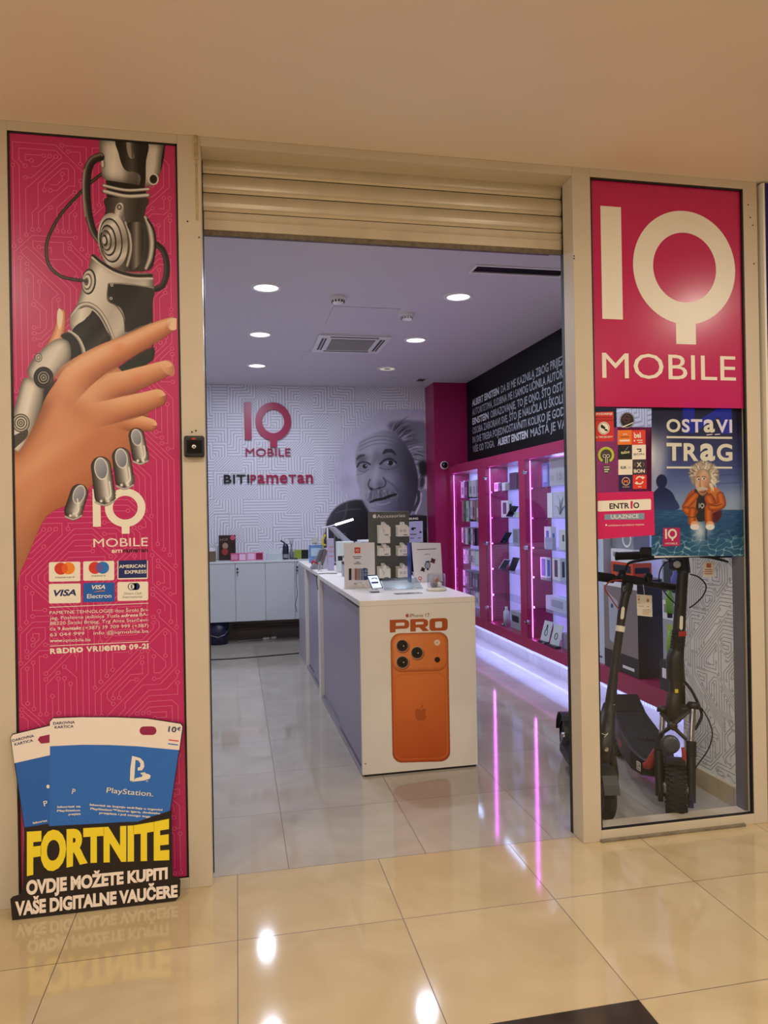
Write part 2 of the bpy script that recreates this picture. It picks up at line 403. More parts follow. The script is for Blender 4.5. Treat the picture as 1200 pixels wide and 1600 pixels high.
M_pink = mat('pink_film', 'C02A66', .30)
M_pinkline = mat('pink_film_line', 'E0668F', .30)
M_cream = mat('white_film', 'EEE6D4', .32)
M_chrome = mat('chrome', 'D8D8DA', .15, metal=1.0)
M_steel = mat('brushed_steel', '9C9A96', .35, metal=.8)
M_ledm = mat('magenta_led', 'E478F4', .5, emit=4.5)
M_textw = mat('wall_text_grey', '9EA2AA', .5)
M_glass = glass('shop_window_glass', (.97, .98, .98), 1.34)
M_glassS = glass('shelf_glass', (.93, .97, .97), 1.22)
M_acry = glass('clear_acrylic', (.93, .95, .96), 1.6)

# ================================================================ floors and ceilings
MB().box(-6, 8, -11, 0, -.05, 0).build('floor', M_floor_o, kind='structure')
MB().box(-1.3, 3.2, 0, YB+.1, -.05, 0).build('floor', M_floor_i, kind='structure')
MB().box(3.2, 8, 0, .2, -.05, 0).build('floor', M_floor_o, kind='structure')
# dark inlay in the mall floor
inl = MB(); inl.box(.0194+.6, .0194+1.2, .1161-1.8, .1161-1.2, 0, .0012).build('trim_1', mat('dark_brown_tile', '3A3029', .12, var=.15, vscale=12), kind='structure')
MB().box(-6, 8, -11, .2, ZO, ZO+.08).build('ceiling', M_ceil_o, kind='structure')
MB().box(-1.3, XW+.1, .2, YB+.1, ZC, ZC+.08).build('ceiling', M_ceil_i, kind='structure')

# ================================================================ walls
M_maze = maze_mat('labyrinth_wallpaper', 'E6E5EA', 'BCBAC6', .175, .035, .38, 'X')
M_maze2 = maze_mat('side_wallpaper', 'E6E5EA', 'B4B4C2', .175, .035, .38, 'Y')
M_sidepaper = mat('circuit_wallpaper', 'F0EBDF', .5)
MB().box(-1.3, XW+.1, YB, YB+.1, 0, ZC).build('wall_back', M_maze, kind='structure')
MB().box(-1.4, -1.3, .03, YB+.1, 0, ZC).build('wall_left', M_white, kind='structure')
MB().box(XW, XW+.1, .55, YB, 0, ZC).build('wall_right', M_maze2, kind='structure')
MB().box(2.44, XW, 5.57, YB, 0, ZC).build('wall_column', M_magwall, kind='structure')
MB().box(2.465, XW+.1, .03, .55, 0, ZC).build('wall_side', M_sidepaper, kind='structure')
cl = circuit(.50, 2.9, .020, 5); mb = MB()
draw_circuit(mb, cl, (2.4642, .535, .12), (0, -1, 0), (0, 0, 1), .0013, .0062)
mb.build('trim_2', mat('circuit_print_grey', '77746E', .5), kind='structure')
MB().box(2.452, 2.465, .0, .55, 0, .10).build('baseboard_side', M_floor_o, kind='structure')
MB().box(XW-.012, XW, .55, 5.57, 0, .10).build('baseboard_right', M_floor_i, kind='structure')
MB().box(-1.3, 2.44, YB-.012, YB, 0, .10).build('baseboard_back', M_floor_i, kind='structure')
# black upper panel with the quotations
MB().box(XW-.006, XW, 1.95, 5.57, 2.08, ZC).build('wall_panel', mat('black_panel', '050508', .6, spec=.25), kind='structure').name = 'trim_3'
# wall parts behind the front signs
MB().box(-6, -.81, .0, .1, 0, ZO).build('wall_front', M_alu, kind='structure')
MB().box(-.81, -.16, .0, .1, 0, ZC).build('wall_front', M_dark, kind='structure')
MB().box(-.08, 1.55, .17, .2, 2.74, ZC+.05).build('wall_front', M_dark, kind='structure')
MB().box(1.62, 2.44, .005, .03, 1.975, ZC).build('wall_front', M_dark, kind='structure')
MB().box(2.49, 8, .03, .15, 0, ZO).build('wall_front', M_alu, kind='structure')
# mall side opposite
M_mallwall = mat('mall_wall_paint', 'B79C7E', .5)
MB().box(-6, 8, -11.1, -11, 0, ZO).build('wall_opposite', M_mallwall, kind='structure')

# ================================================================ storefront frame
def trim(n, *bx, m=M_alu, bevel=.002):
    mb = MB()
    for b in bx: mb.box(*b)
    return mb.build('trim_%d' % n, m, kind='structure', bevel=bevel)
zp = .0488
trim(4, (-.90, -.8076, YF, .03, 0, ZO))                         # left of the poster
trim(5, (-.8076, -.1713, YF, .03, ZS, ZO))                      # over the poster
trim(6, (-.8076, -.1713, YF, .03, 0, .044))
trim(7, (-.1713, -.080, YF, .10, 0, ZO))                        # left jamb
trim(8, (-.080, 1.5457, YF, .045, 3.008, ZO))                   # header
trim(9, (1.5457, 1.634, YF, .03, 0, ZO))                        # right jamb
trim(10, (1.634, 2.419, YF, .03, ZS, ZO))
trim(11, (1.634, 2.419, YF, .03, 0, zp))
trim(12, (2.419, 2.492, YF, .03, 0, ZO))
trim(13, (-6, -.90, YF+.01, .0, 0, ZO))
# black gaskets round the panels
g = MB()
for x0, x1, z0, z1 in ((-.8076, -.1713, .044, ZS), (1.634, 2.419, zp, ZS)):
    w = .008
    g.box(x0, x1, YF+.004, YF+.02, z1-w, z1); g.box(x0, x0+w, YF+.004, YF+.02, z0, z1); g.box(x1-w, x1, YF+.004, YF+.02, z0, z1); g.box(x0, x1, YF+.004, YF+.02, z0, z0+.005)
g.build('trim_14', M_black, kind='structure')
# shutter guide channels
MB().box(1.5457, 1.5557, .03, .058, 0, 3.0).box(1.547, 1.62, .032, .058, 0, 3.0).build('trim_15', M_black, kind='structure')
MB().box(-.0805, -.076, .04, .075, 0, 3.0).build('trim_16', M_black, kind='structure')
# grey wall profile inside the window on the right
MB().box(2.40, 2.465, -.03, .03, zp, 1.97).build('trim_17', mat('grey_profile', '6F6C72', .5), kind='structure')
# old hinge and screw marks on the frame
def frame_marks():
    t = thing('hinge_strip', (-.09, YF, 2.76), 'worn brass-coloured strip high on the left door jamb', 'hinge')
    m = MB(); a = on(303, 213, 'Y', YF); b = on(309, 250, 'Y', YF); m.box(a.x, b.x, YF-.006, YF, b.z, a.z+.004); c = on(309, 345, 'Y', YF); m.box(a.x+.003, b.x-.001, YF-.002, YF, c.z, b.z)
    m.build('strip', mat('worn_brass', 'B9A67C', .5, metal=.3, var=.2, vscale=60), t, bevel=.0015)
    for k, (x, y) in enumerate(((293, 346), (311, 371), (897, 400), (897, 404), (300, 675), (306, 673), (1169, 320), (1172, 340), (1176, 352), (1178, 412))):
        m = MB(); p = on(x, y, 'Y', YF); m.cyl((p.x, YF-.0012, p.z), (p.x, YF+.001, p.z), .0035, n=8); m.build('trim_%d' % (30+k), M_black, kind='structure')
frame_marks()
# floor-level metal lip strips of the right window frame
def lip():
    m = MB(); a = on(965, 1299, 'Y', YF-.012); b = on(1165, 1273, 'Y', YF-.012)
    m.box(a.x-.08, b.x, YF-.016, YF, .0, .012)
    tag(m.build('threshold_strip', mat('worn_steel', '8F8674', .4, metal=.5, var=.2, vscale=30), bevel=.002), 'thin worn metal strip along the floor under the right window', 'threshold strip')
lip()

# ================================================================ roller shutter
def shutter():
    t = thing('roller_shutter', (.73, .07, 2.69), 'beige metal roller shutter rolled up at the top of the doorway', 'shutter')
    Y0 = .05; X0, X1 = -.076, 1.548
    def slat(z0, z1, name='slat', prof=None):
        n = 9; h = z1-z0; pts = []
        for i in range(n+1):
            a = i/n; pts.append((Y0 - .010*math.sin(math.pi*a)**.7, z0+h*a))
        pts = pts + [(Y0+.012, z1), (Y0+.012, z0)]
        m = MB(); m.prism([(X0, y, z) for y, z in pts], (X1-X0, 0, 0))
        m.build(name, M_shut, t)
    zs = [2.792, 2.871, 2.951, 3.030]
    for a, b in zip(zs[:-1], zs[1:]): slat(a+.002, b-.002)
    slat(3.032, 3.09)
    m = MB(); m.box(X0, X1, Y0-.006, Y0+.014, 2.712, 2.790); m.box(X0, X1, Y0-.010, Y0+.018, 2.755, 2.762); m.build('bottom_bar', M_shut, t, bevel=.003)
    m = MB(); m.box(X0, X1, Y0-.004, Y0+.012, 2.692, 2.711); m.build('rubber_seal', mat('dusty_seal', '6E6250', .7, var=.3, vscale=40), t)
    for a in zs[:-1]+[3.030]:
        m = MB(); m.box(X0, X1, Y0+.001, Y0+.013, a-.003, a+.003); m.build('slat_joint', M_dark, t)
shutter()

# ================================================================ ceiling fixtures
def downlight(x, y, on_=True, z=ZC, r=.083, lab='', warm=False, group='round ceiling lights of the shop'):
    t = thing('ceiling_light', (x, y, z), lab, 'ceiling light', group)
    m = MB(); m.lathe([(r, -.001), (r+.004, -.010), (r+.022, -.008), (r+.027, 0)], (x, y, z), n=40); m.build('trim_ring', M_white, t)
    e = mat('lamp_warm', 'FFE7BE', emit=12) if warm else (mat('lamp_cool', 'F4F2FF', emit=3.5) if on_ else mat('lamp_dim', 'B8B49C', emit=.9))
    m = MB(); m.lathe([(0, -.004), (r, -.004)], (x, y, z), n=40); m.build('diffuser', e, t)
    if not on_:
        m = MB(); m.lathe([(0, -.006), (r*.45, -.006)], (x, y, z), n=30); m.build('lamp_core', mat('lamp_grey', '8C8A86', .6), t)
LL = ['first ceiling light inside the doorway, on the left row', 'middle ceiling light of the left row', 'rearmost ceiling light of the left row, above the wall logo',
      'first ceiling light inside the doorway, on the right row', 'middle ceiling light of the right row beside the air vent', 'dim round ceiling light at the rear right, hardly lit']
for i, (x, y) in enumerate(SHOP_LAMPS): downlight(x, y, i != 5, lab=LL[i])
for i, (x, y) in enumerate(MALL_LAMPS): downlight(x, y, z=ZO, r=.07, warm=True, lab='warm round downlight in the mall ceiling behind the camera', group='mall downlights')

def cassette():
    x0, x1, y0, y1 = .79, 1.43, 3.32, 3.98; z = ZC
    t = thing('air_conditioner', ((x0+x1)/2, (y0+y1)/2, z), 'square white ceiling cassette air vent with a slatted grey centre', 'air conditioner')
    m = MB(); m.prism([(x0, y0, z), (x1, y0, z), (x1, y1, z), (x0, y1, z)], (0, 0, -.018)); m.build('frame', M_white, t, bevel=.008)
    a = .10
    for (p0, p1, q0, q1) in ((x0+a, x1-a, y0+.03, y0+.075), (x0+a, x1-a, y1-.075, y1-.03), (x0+.03, x0+.075, y0+a, y1-a), (x1-.075, x1-.03, y0+a, y1-a)):
        m = MB(); m.box(p0, p1, q0, q1, z-.020, z-.017); m.build('air_slot', M_dark, t)
        m = MB()
        if p1-p0 > q1-q0: m.box(p0, p1, (q0+q1)/2-.003, (q0+q1)/2+.003, z-.024, z-.019)
        else: m.box((p0+p1)/2-.003, (p0+p1)/2+.003, q0, q1, z-.024, z-.019)
        m.build('flap', M_white, t)
    m = MB(); m.box(x0+.12, x1-.12, y0+.12, y1-.12, z-.020, z-.017); m.build('grille_back', mat('grille_grey', '55534F', .6), t)
    m = MB()
    k = 18
    for i in range(k):
        yy = y0+.12+(y1-y0-.24)*(i+.5)/k; m.box(x0+.12, x1-.12, yy-.006, yy+.004, z-.025, z-.02)
    m.build('grille', mat('grille_slat', 'A9A6A2', .5), t)
cassette()
def slotvent():
    a = thing('air_vent', (1.91, 1.45, ZC), 'long narrow dark linear vent in the ceiling near the shutter', 'air vent')
    x0, x1, y0, y1 = 1.60, 2.22, 1.40, 1.52; z = ZC
    m = MB()
    for b in ((x0-.02, x1+.02, y0-.02, y0), (x0-.02, x1+.02, y1, y1+.02), (x0-.02, x0, y0, y1), (x1, x1+.02, y0, y1)): m.box(*b, z-.008, z)
    m.build('frame', M_white, a); m = MB(); m.box(x0, x1, y0, y1, z-.002, z); m.build('backing', M_black, a)
    m = MB()
    for i in range(3): yy = y0+.03*(i+1); m.box(x0, x1, yy-.003, yy+.003, z-.007, z-.002)
    m.build('slat', M_dark, a)
slotvent()
def detector(x, y, lab, dark):
    t = thing('smoke_detector', (x, y, ZC), lab, 'smoke detector', 'ceiling sensors')
    m = MB(); m.lathe([(.062, 0), (.062, -.018), (.05, -.024)], (x, y, ZC), n=28); m.build('base', M_white, t)
    m = MB(); m.lathe([(.046, -.024), (.046, -.034), (.036, -.048), (0, -.052)], (x, y, ZC), n=28); m.build('sensor_head', M_white, t)
    m = MB()
    for k in range(12):
        a = k*math.pi/6; m.obox((x+.045*math.cos(a), y+.045*math.sin(a), ZC-.036), (.004*math.cos(a), .004*math.sin(a), 0), (-.005*math.sin(a), .005*math.cos(a), 0), (0, 0, .006))
    m.build('vent_ring', M_dark if dark else M_steel, t)
detector(.80, 2.22, 'white smoke detector with dark openings, left of the ceiling vent', True)
detector(1.41, 2.60, 'white domed ceiling sensor right of the other detector', False)
def hatch(x0, x1, y0, y1, lab, c='B7B3B6'):
    t = thing('ceiling_hatch', ((x0+x1)/2, (y0+y1)/2, ZC), lab, 'ceiling hatch', 'access hatches in the ceiling')
    m = MB(); m.box(x0, x1, y0, y1, ZC-.003, ZC-.001); m.build('panel', M_ceil_i, t)
    m = MB(); w = .004
    for b in ((x0-w, x1+w, y0-w, y0), (x0-w, x1+w, y1, y1+w), (x0-w, x0, y0, y1), (x1, x1+w, y0, y1)): m.box(*b, ZC-.002, ZC)
    m.build('seam', mat('hatch_seam', c, .6), t)
hatch(.80, 1.32, 2.46, 2.98, 'square access hatch seam between detectors and cassette vent')
hatch(1.88, 2.20, 5.30, 5.55, 'small access hatch in the rear ceiling, nearest the magenta column', '77737A')
m = MB(); m.box(2.20, 2.29, 5.36, 5.50, ZC-.003, ZC-.0005); tag(m.build('ceiling_slot', M_black), 'small black opening in the ceiling beside the rear hatch', 'ceiling opening')
hatch(.72, 1.02, 4.05, 4.35, 'faint square hatch seam behind the cassette vent')
# dome camera on the column
t = thing('security_camera', (2.56, 5.57, 2.08), 'small white dome camera on the magenta column', 'camera')
m = MB(); m.lathe([(.05, 0), (.05, .022), (.04, .03)], (2.56, 5.57, 2.08), (0, -1, 0), n=28); m.build('base', M_white, t)
m = MB(); m.lathe([(.036, .028), (.033, .045), (.02, .058), (0, .062)], (2.552, 5.57, 2.082), (0, -1, 0), n=28); m.build('dome', M_blackgl, t)

# ================================================================ shutter lock box
def lockbox():
    pl = Plane('Y', YF); a = pl(288, 682); b = pl(320, 715)
    t = thing('key_switch', ((a.x+b.x)/2, YF, (a.z+b.z)/2), 'black key switch box on the left door jamb', 'switch box')
    m = MB(); m.box(a.x, b.x, YF-.035, YF, b.z, a.z); m.build('housing', M_dark, t, bevel=.008, seg=3)
    m = MB(); m.box(a.x+.008, b.x-.008, YF-.039, YF-.034, b.z+.014, a.z-.018); m.build('face', M_blackgl, t, bevel=.004)
    cx, cz = (a.x+b.x)/2, (a.z+b.z)/2-.002
    m = MB(); m.lathe([(.009, 0), (.009, .006), (.007, .008), (0, .008)], (cx, YF-.039, cz), (0, -1, 0), n=20); m.build('keyhole', M_chrome, t)
    m = MB(); m.box(cx-.0012, cx+.0012, YF-.0478, YF-.046, cz-.004, cz+.004); m.build('key_slot', M_black, t)
    m = MB(); m.box(cx-.008, cx+.006, YF-.037, YF-.034, a.z-.016, a.z-.010); m.build('red_mark', mat('red_mark', 'C03028', .4), t)
lockbox()
# neighbouring shop's blue sign
t = thing('neighbour_sign', (3.1, YF, .02), 'glossy dark blue sign panel of the next shop at the right edge', 'sign')
m = MB(); m.box(2.522, 3.9, YF-.01, .0, 1.0, 3.037); m.build('panel', mat('navy_film', '101C63', .12), t)
m = MB(); m.box(2.511, 2.522, YF-.016, .0, 0.0, 3.037); m.build('edge', M_cream, t)
m = MB(); m.box(2.522, 3.9, YF-.01, .0, 0.02, .998); m.build('lower_panel', mat('deep_blue_film', '232A66', .15), t)
MB().box(2.492, 2.511, -.02, .03, 0, ZO).build('trim_18', M_dark, kind='structure')

# shop across the mall, seen only as a reflection in the window
MB().box(4.6, 8, -6.4, -6.2, 0, ZO).build('wall_opposite', mat('navy_wall', '1A1F3C', .4), kind='structure')
t = thing('neon_sign', (6.4, -6.19, 2.5), 'glowing blue letter sign on the shop across the mall', 'sign')
m = MB(); text_to(m, 'N', (6.95, -6.19, 2.55), (-1, 0, 0), (0, 0, 1), .75, .42, bold=.03, depth=.03, nrm=(0, 1, 0)); m.build('letter', mat('neon_blue', '1E3CFF', .4, emit=3.5), t)
m = MB(); m.box(5.8, 7.2, -6.199, -6.191, 2.45, 3.04); m.build('back_board', M_dark, t)

# ================================================================ printed pictures: a small airbrush that works on vertex grids
def hexc(c): return np.array([int(c[i:i+2], 16)/255 for i in (0, 2, 4)])
def spline(pts, closed=False, n=8):
    P = np.array(pts, float); m = len(P); out = []
    for i in range(m if closed else m-1):
        if closed: a, b, c, d = P[i-1], P[i], P[(i+1) % m], P[(i+2) % m]
        else: a, b, c, d = P[max(i-1, 0)], P[i], P[i+1], P[min(i+2, m-1)]
        for k in range(n):
            t = k/n; out.append(.5*((2*b)+(-a+c)*t+(2*a-5*b+4*c-d)*t*t+(-a+3*b-3*c+d)*t**3))
    if not closed: out.append(P[-1])
    return np.array(out)
def boxblur(a, r):
    r = int(round(r))
    if r < 1: return a
    for _ in range(3):
        for ax in (0, 1):
            pad = [(0, 0), (0, 0)]; pad[ax] = (r+1, r); c = np.cumsum(np.pad(a, pad, mode='edge'), axis=ax); n = a.shape[ax]
            a = (np.take(c, range(2*r+1, 2*r+1+n), axis=ax)-np.take(c, range(0, n), axis=ax))/(2*r+1)
    return a
class Paint:
    def __init__(s, x0, y0, x1, y1, res, bg=None):
        s.x0, s.y0, s.res = x0, y0, res; s.w = int((x1-x0)/res)+1; s.h = int((y1-y0)/res)+1
        s.X, s.Y = np.meshgrid(x0+np.arange(s.w)*res, y0+np.arange(s.h)*res)
        s.rgb = np.zeros((s.h, s.w, 3)); s.a = np.zeros((s.h, s.w))
        if bg is not None: s.rgb[:] = hexc(bg); s.a[:] = 1
        s.clip = None
    def put(s, mask, col):
        if s.clip is not None: mask = mask*s.clip
        c = hexc(col) if isinstance(col, str) else col
        m = mask[..., None]; s.rgb = np.where(s.a[..., None] < .004, c, s.rgb*(1-m)+c*m); s.a = s.a+(1-s.a)*mask
    def over(s, mask, col): # tints only what is painted already
        c = hexc(col) if isinstance(col, str) else col; m = mask[..., None]
        if s.clip is not None: m = m*s.clip[..., None]
        s.rgb = s.rgb*(1-m)+c*m
    def poly(s, pts, smooth=True, n=8, soft=0):
        P = spline(pts, True, n) if smooth else np.array(pts, float); q = 3
        x0 = max(0, int((P[:, 0].min()-s.x0)/s.res)-1); x1 = min(s.w, int((P[:, 0].max()-s.x0)/s.res)+3)
        y0 = max(0, int((P[:, 1].min()-s.y0)/s.res)-1); y1 = min(s.h, int((P[:, 1].max()-s.y0)/s.res)+3)
        m = np.zeros((s.h, s.w))
        if x1 <= x0 or y1 <= y0: return m
        xs = s.x0+s.res*(x0+(np.arange((x1-x0)*q)+.5)/q-.5); acc = np.zeros((y1-y0, x1-x0))
        Q = np.roll(P, -1, 0)
        for j in range((y1-y0)*q):
            y = s.y0+s.res*(y0+(j+.5)/q-.5); k = (P[:, 1] <= y) != (Q[:, 1] <= y)
            if not k.any(): continue
            xi = np.sort(P[k, 0]+(y-P[k, 1])/(Q[k, 1]-P[k, 1])*(Q[k, 0]-P[k, 0]))
            ins = (np.searchsorted(xi, xs) % 2).reshape(-1, q).mean(1); acc[j//q] += ins/q
        m[y0:y1, x0:x1] = acc
        return boxblur(m, soft/s.res) if soft else m
    def ell(s, cx, cy, rx, ry, ang=0, soft=.6):
        a = math.radians(ang); dx = s.X-cx; dy = s.Y-cy; u = dx*math.cos(a)+dy*math.sin(a); v = -dx*math.sin(a)+dy*math.cos(a)
        r = np.sqrt((u/rx)**2+(v/ry)**2); return np.clip((1-r)*min(rx, ry)/soft+.5, 0, 1)
    def blob(s, cx, cy, rx, ry, ang=0, k=1.0):
        a = math.radians(ang); dx = s.X-cx; dy = s.Y-cy; u = dx*math.cos(a)+dy*math.sin(a); v = -dx*math.sin(a)+dy*math.cos(a)
        return k*np.exp(-((u/rx)**2+(v/ry)**2))
    def line(s, pts, r, smooth=True, n=6):
        """distance field of a stroke: returns signed cross position (-1..1) and coverage; r may be a list"""
        P = spline(pts, False, n) if smooth else np.array(pts, float)
        rs = np.interp(np.linspace(0, 1, len(P)), np.linspace(0, 1, len(r)), r) if isinstance(r, (list, tuple)) else np.full(len(P), float(r))
        best = np.full(s.X.shape, 1e9); side = np.zeros(s.X.shape); R = rs.max()+3
        x0 = max(0, int((P[:, 0].min()-R-s.x0)/s.res)); x1 = min(s.w, int((P[:, 0].max()+R-s.x0)/s.res)+2)
        y0 = max(0, int((P[:, 1].min()-R-s.y0)/s.res)); y1 = min(s.h, int((P[:, 1].max()+R-s.y0)/s.res)+2)
        X = s.X[y0:y1, x0:x1]; Y = s.Y[y0:y1, x0:x1]; b = np.full(X.shape, 1e9); sd = np.zeros(X.shape); dd = np.full(X.shape, 1e9)
        for i in range(len(P)-1):
            d = P[i+1]-P[i]; L = d@d
            if L < 1e-9: continue
            t = np.clip(((X-P[i, 0])*d[0]+(Y-P[i, 1])*d[1])/L, 0, 1); px = X-P[i, 0]-t*d[0]; py = Y-P[i, 1]-t*d[1]
            q = np.sqrt(px*px+py*py); rr = rs[i]+(rs[i+1]-rs[i])*t; e = q-rr; k = e < b
            b = np.where(k, e, b); sd = np.where(k, np.sign(px*d[1]-py*d[0])*-q/np.maximum(rr, .01), sd)
        cov = np.zeros(s.X.shape); cov[y0:y1, x0:x1] = np.clip(.5-b/1.0, 0, 1); S = np.zeros(s.X.shape); S[y0:y1, x0:x1] = sd
        return cov, S
    def stroke(s, pts, r, col, k=1.0, **a):
        c, _ = s.line(pts, r, **a); s.put(c*k, col)
    def tube(s, pts, r, ramp, **a):
        """stroke shaded across: ramp is a list of colours from one side to the other"""
        fade = a.pop('fade', None); c, S = s.line(pts, r, **a); R = np.array([hexc(q) for q in ramp]); t = np.clip((S+1)/2, 0, 1)*(len(R)-1); i = np.clip(t.astype(int), 0, len(R)-2); f = (t-i)[..., None]
        if fade: q = np.clip(((s.X-fade[0])*(fade[2]-fade[0])+(s.Y-fade[1])*(fade[3]-fade[1]))/((fade[2]-fade[0])**2+(fade[3]-fade[1])**2), 0, 1); c = c*q*q*(3-2*q)
        s.put(c, R[i]*(1-f)+R[i+1]*f)
    def grad(s, p0, p1, cols):
        d = np.array(p1, float)-np.array(p0, float); t = np.clip(((s.X-p0[0])*d[0]+(s.Y-p0[1])*d[1])/(d@d), 0, 1)*(len(cols)-1)
        R = np.array([hexc(q) for q in cols]); i = np.clip(t.astype(int), 0, len(R)-2); f = (t-i)[..., None]; return R[i]*(1-f)+R[i+1]*f
    def rim(s, mask, r, col, k=.6, dx=0, dy=0):
        """dark or light band inside a shape's edge, stronger on the side away from (dx, dy)"""
        b = boxblur(mask, r/s.res); b = np.roll(np.roll(b, int(dx/s.res), 1), int(dy/s.res), 0); s.over(mask*np.clip((1-b)*1.6, 0, 1)*k, col)
def picture(name, P, pl, lift, material, parent, label=None):
    """the painted grid as one flat mesh on plane pl"""
    h, w = P.a.shape; v = np.zeros((h*w, 3)); 
    d = _F[None, None]+_R[None, None]*((P.X-600)/FPX)[..., None]-_U[None, None]*((P.Y-800)/FPX)[..., None]
    if isinstance(pl, Lean): t = ((pl.p+pl.n*lift-CAM)@pl.n)/(d@pl.n)
    else: i = 'XYZ'.index(pl.axis); t = (pl.val+pl.sign*lift-CAM[i])/d[..., i]
    v = (CAM+t[..., None]*d).reshape(-1, 3)
    idx = np.arange(h*w).reshape(h, w); q = np.stack([idx[1:, :-1], idx[1:, 1:], idx[:-1, 1:], idx[:-1, :-1]], -1).reshape(-1, 4)
    keep = P.a.reshape(-1)[q].max(1) > .01; q = q[keep]
    used = np.unique(q); remap = np.full(h*w, -1); remap[used] = np.arange(len(used)); q = remap[q]; v = v[used]
    rgb = np.clip(P.rgb.reshape(-1, 3)[used], 0, 1); lin = np.where(rgb <= .04045, rgb/12.92, ((rgb+.055)/1.055)**2.4); a = P.a.reshape(-1)[used]
    me = bpy.data.meshes.new(name); me.vertices.add(len(v)); me.vertices.foreach_set('co', v.ravel().astype(np.float32))
    me.loops.add(len(q)*4); me.loops.foreach_set('vertex_index', q.ravel().astype(np.int32)); me.polygons.add(len(q)); me.polygons.foreach_set('loop_start', np.arange(0, len(q)*4, 4, dtype=np.int32)); me.update(); me.validate()
    at = me.color_attributes.new('print', 'FLOAT_COLOR', 'POINT'); at.data.foreach_set('color', np.column_stack([lin, a]).ravel().astype(np.float32))
    me.materials.append(material); o = bpy.data.objects.new(name, me); COL.objects.link(o)
    if parent: o.parent = parent; o.matrix_parent_inverse = wmat(parent).inverted()
    if label: o['label'] = label
    return o

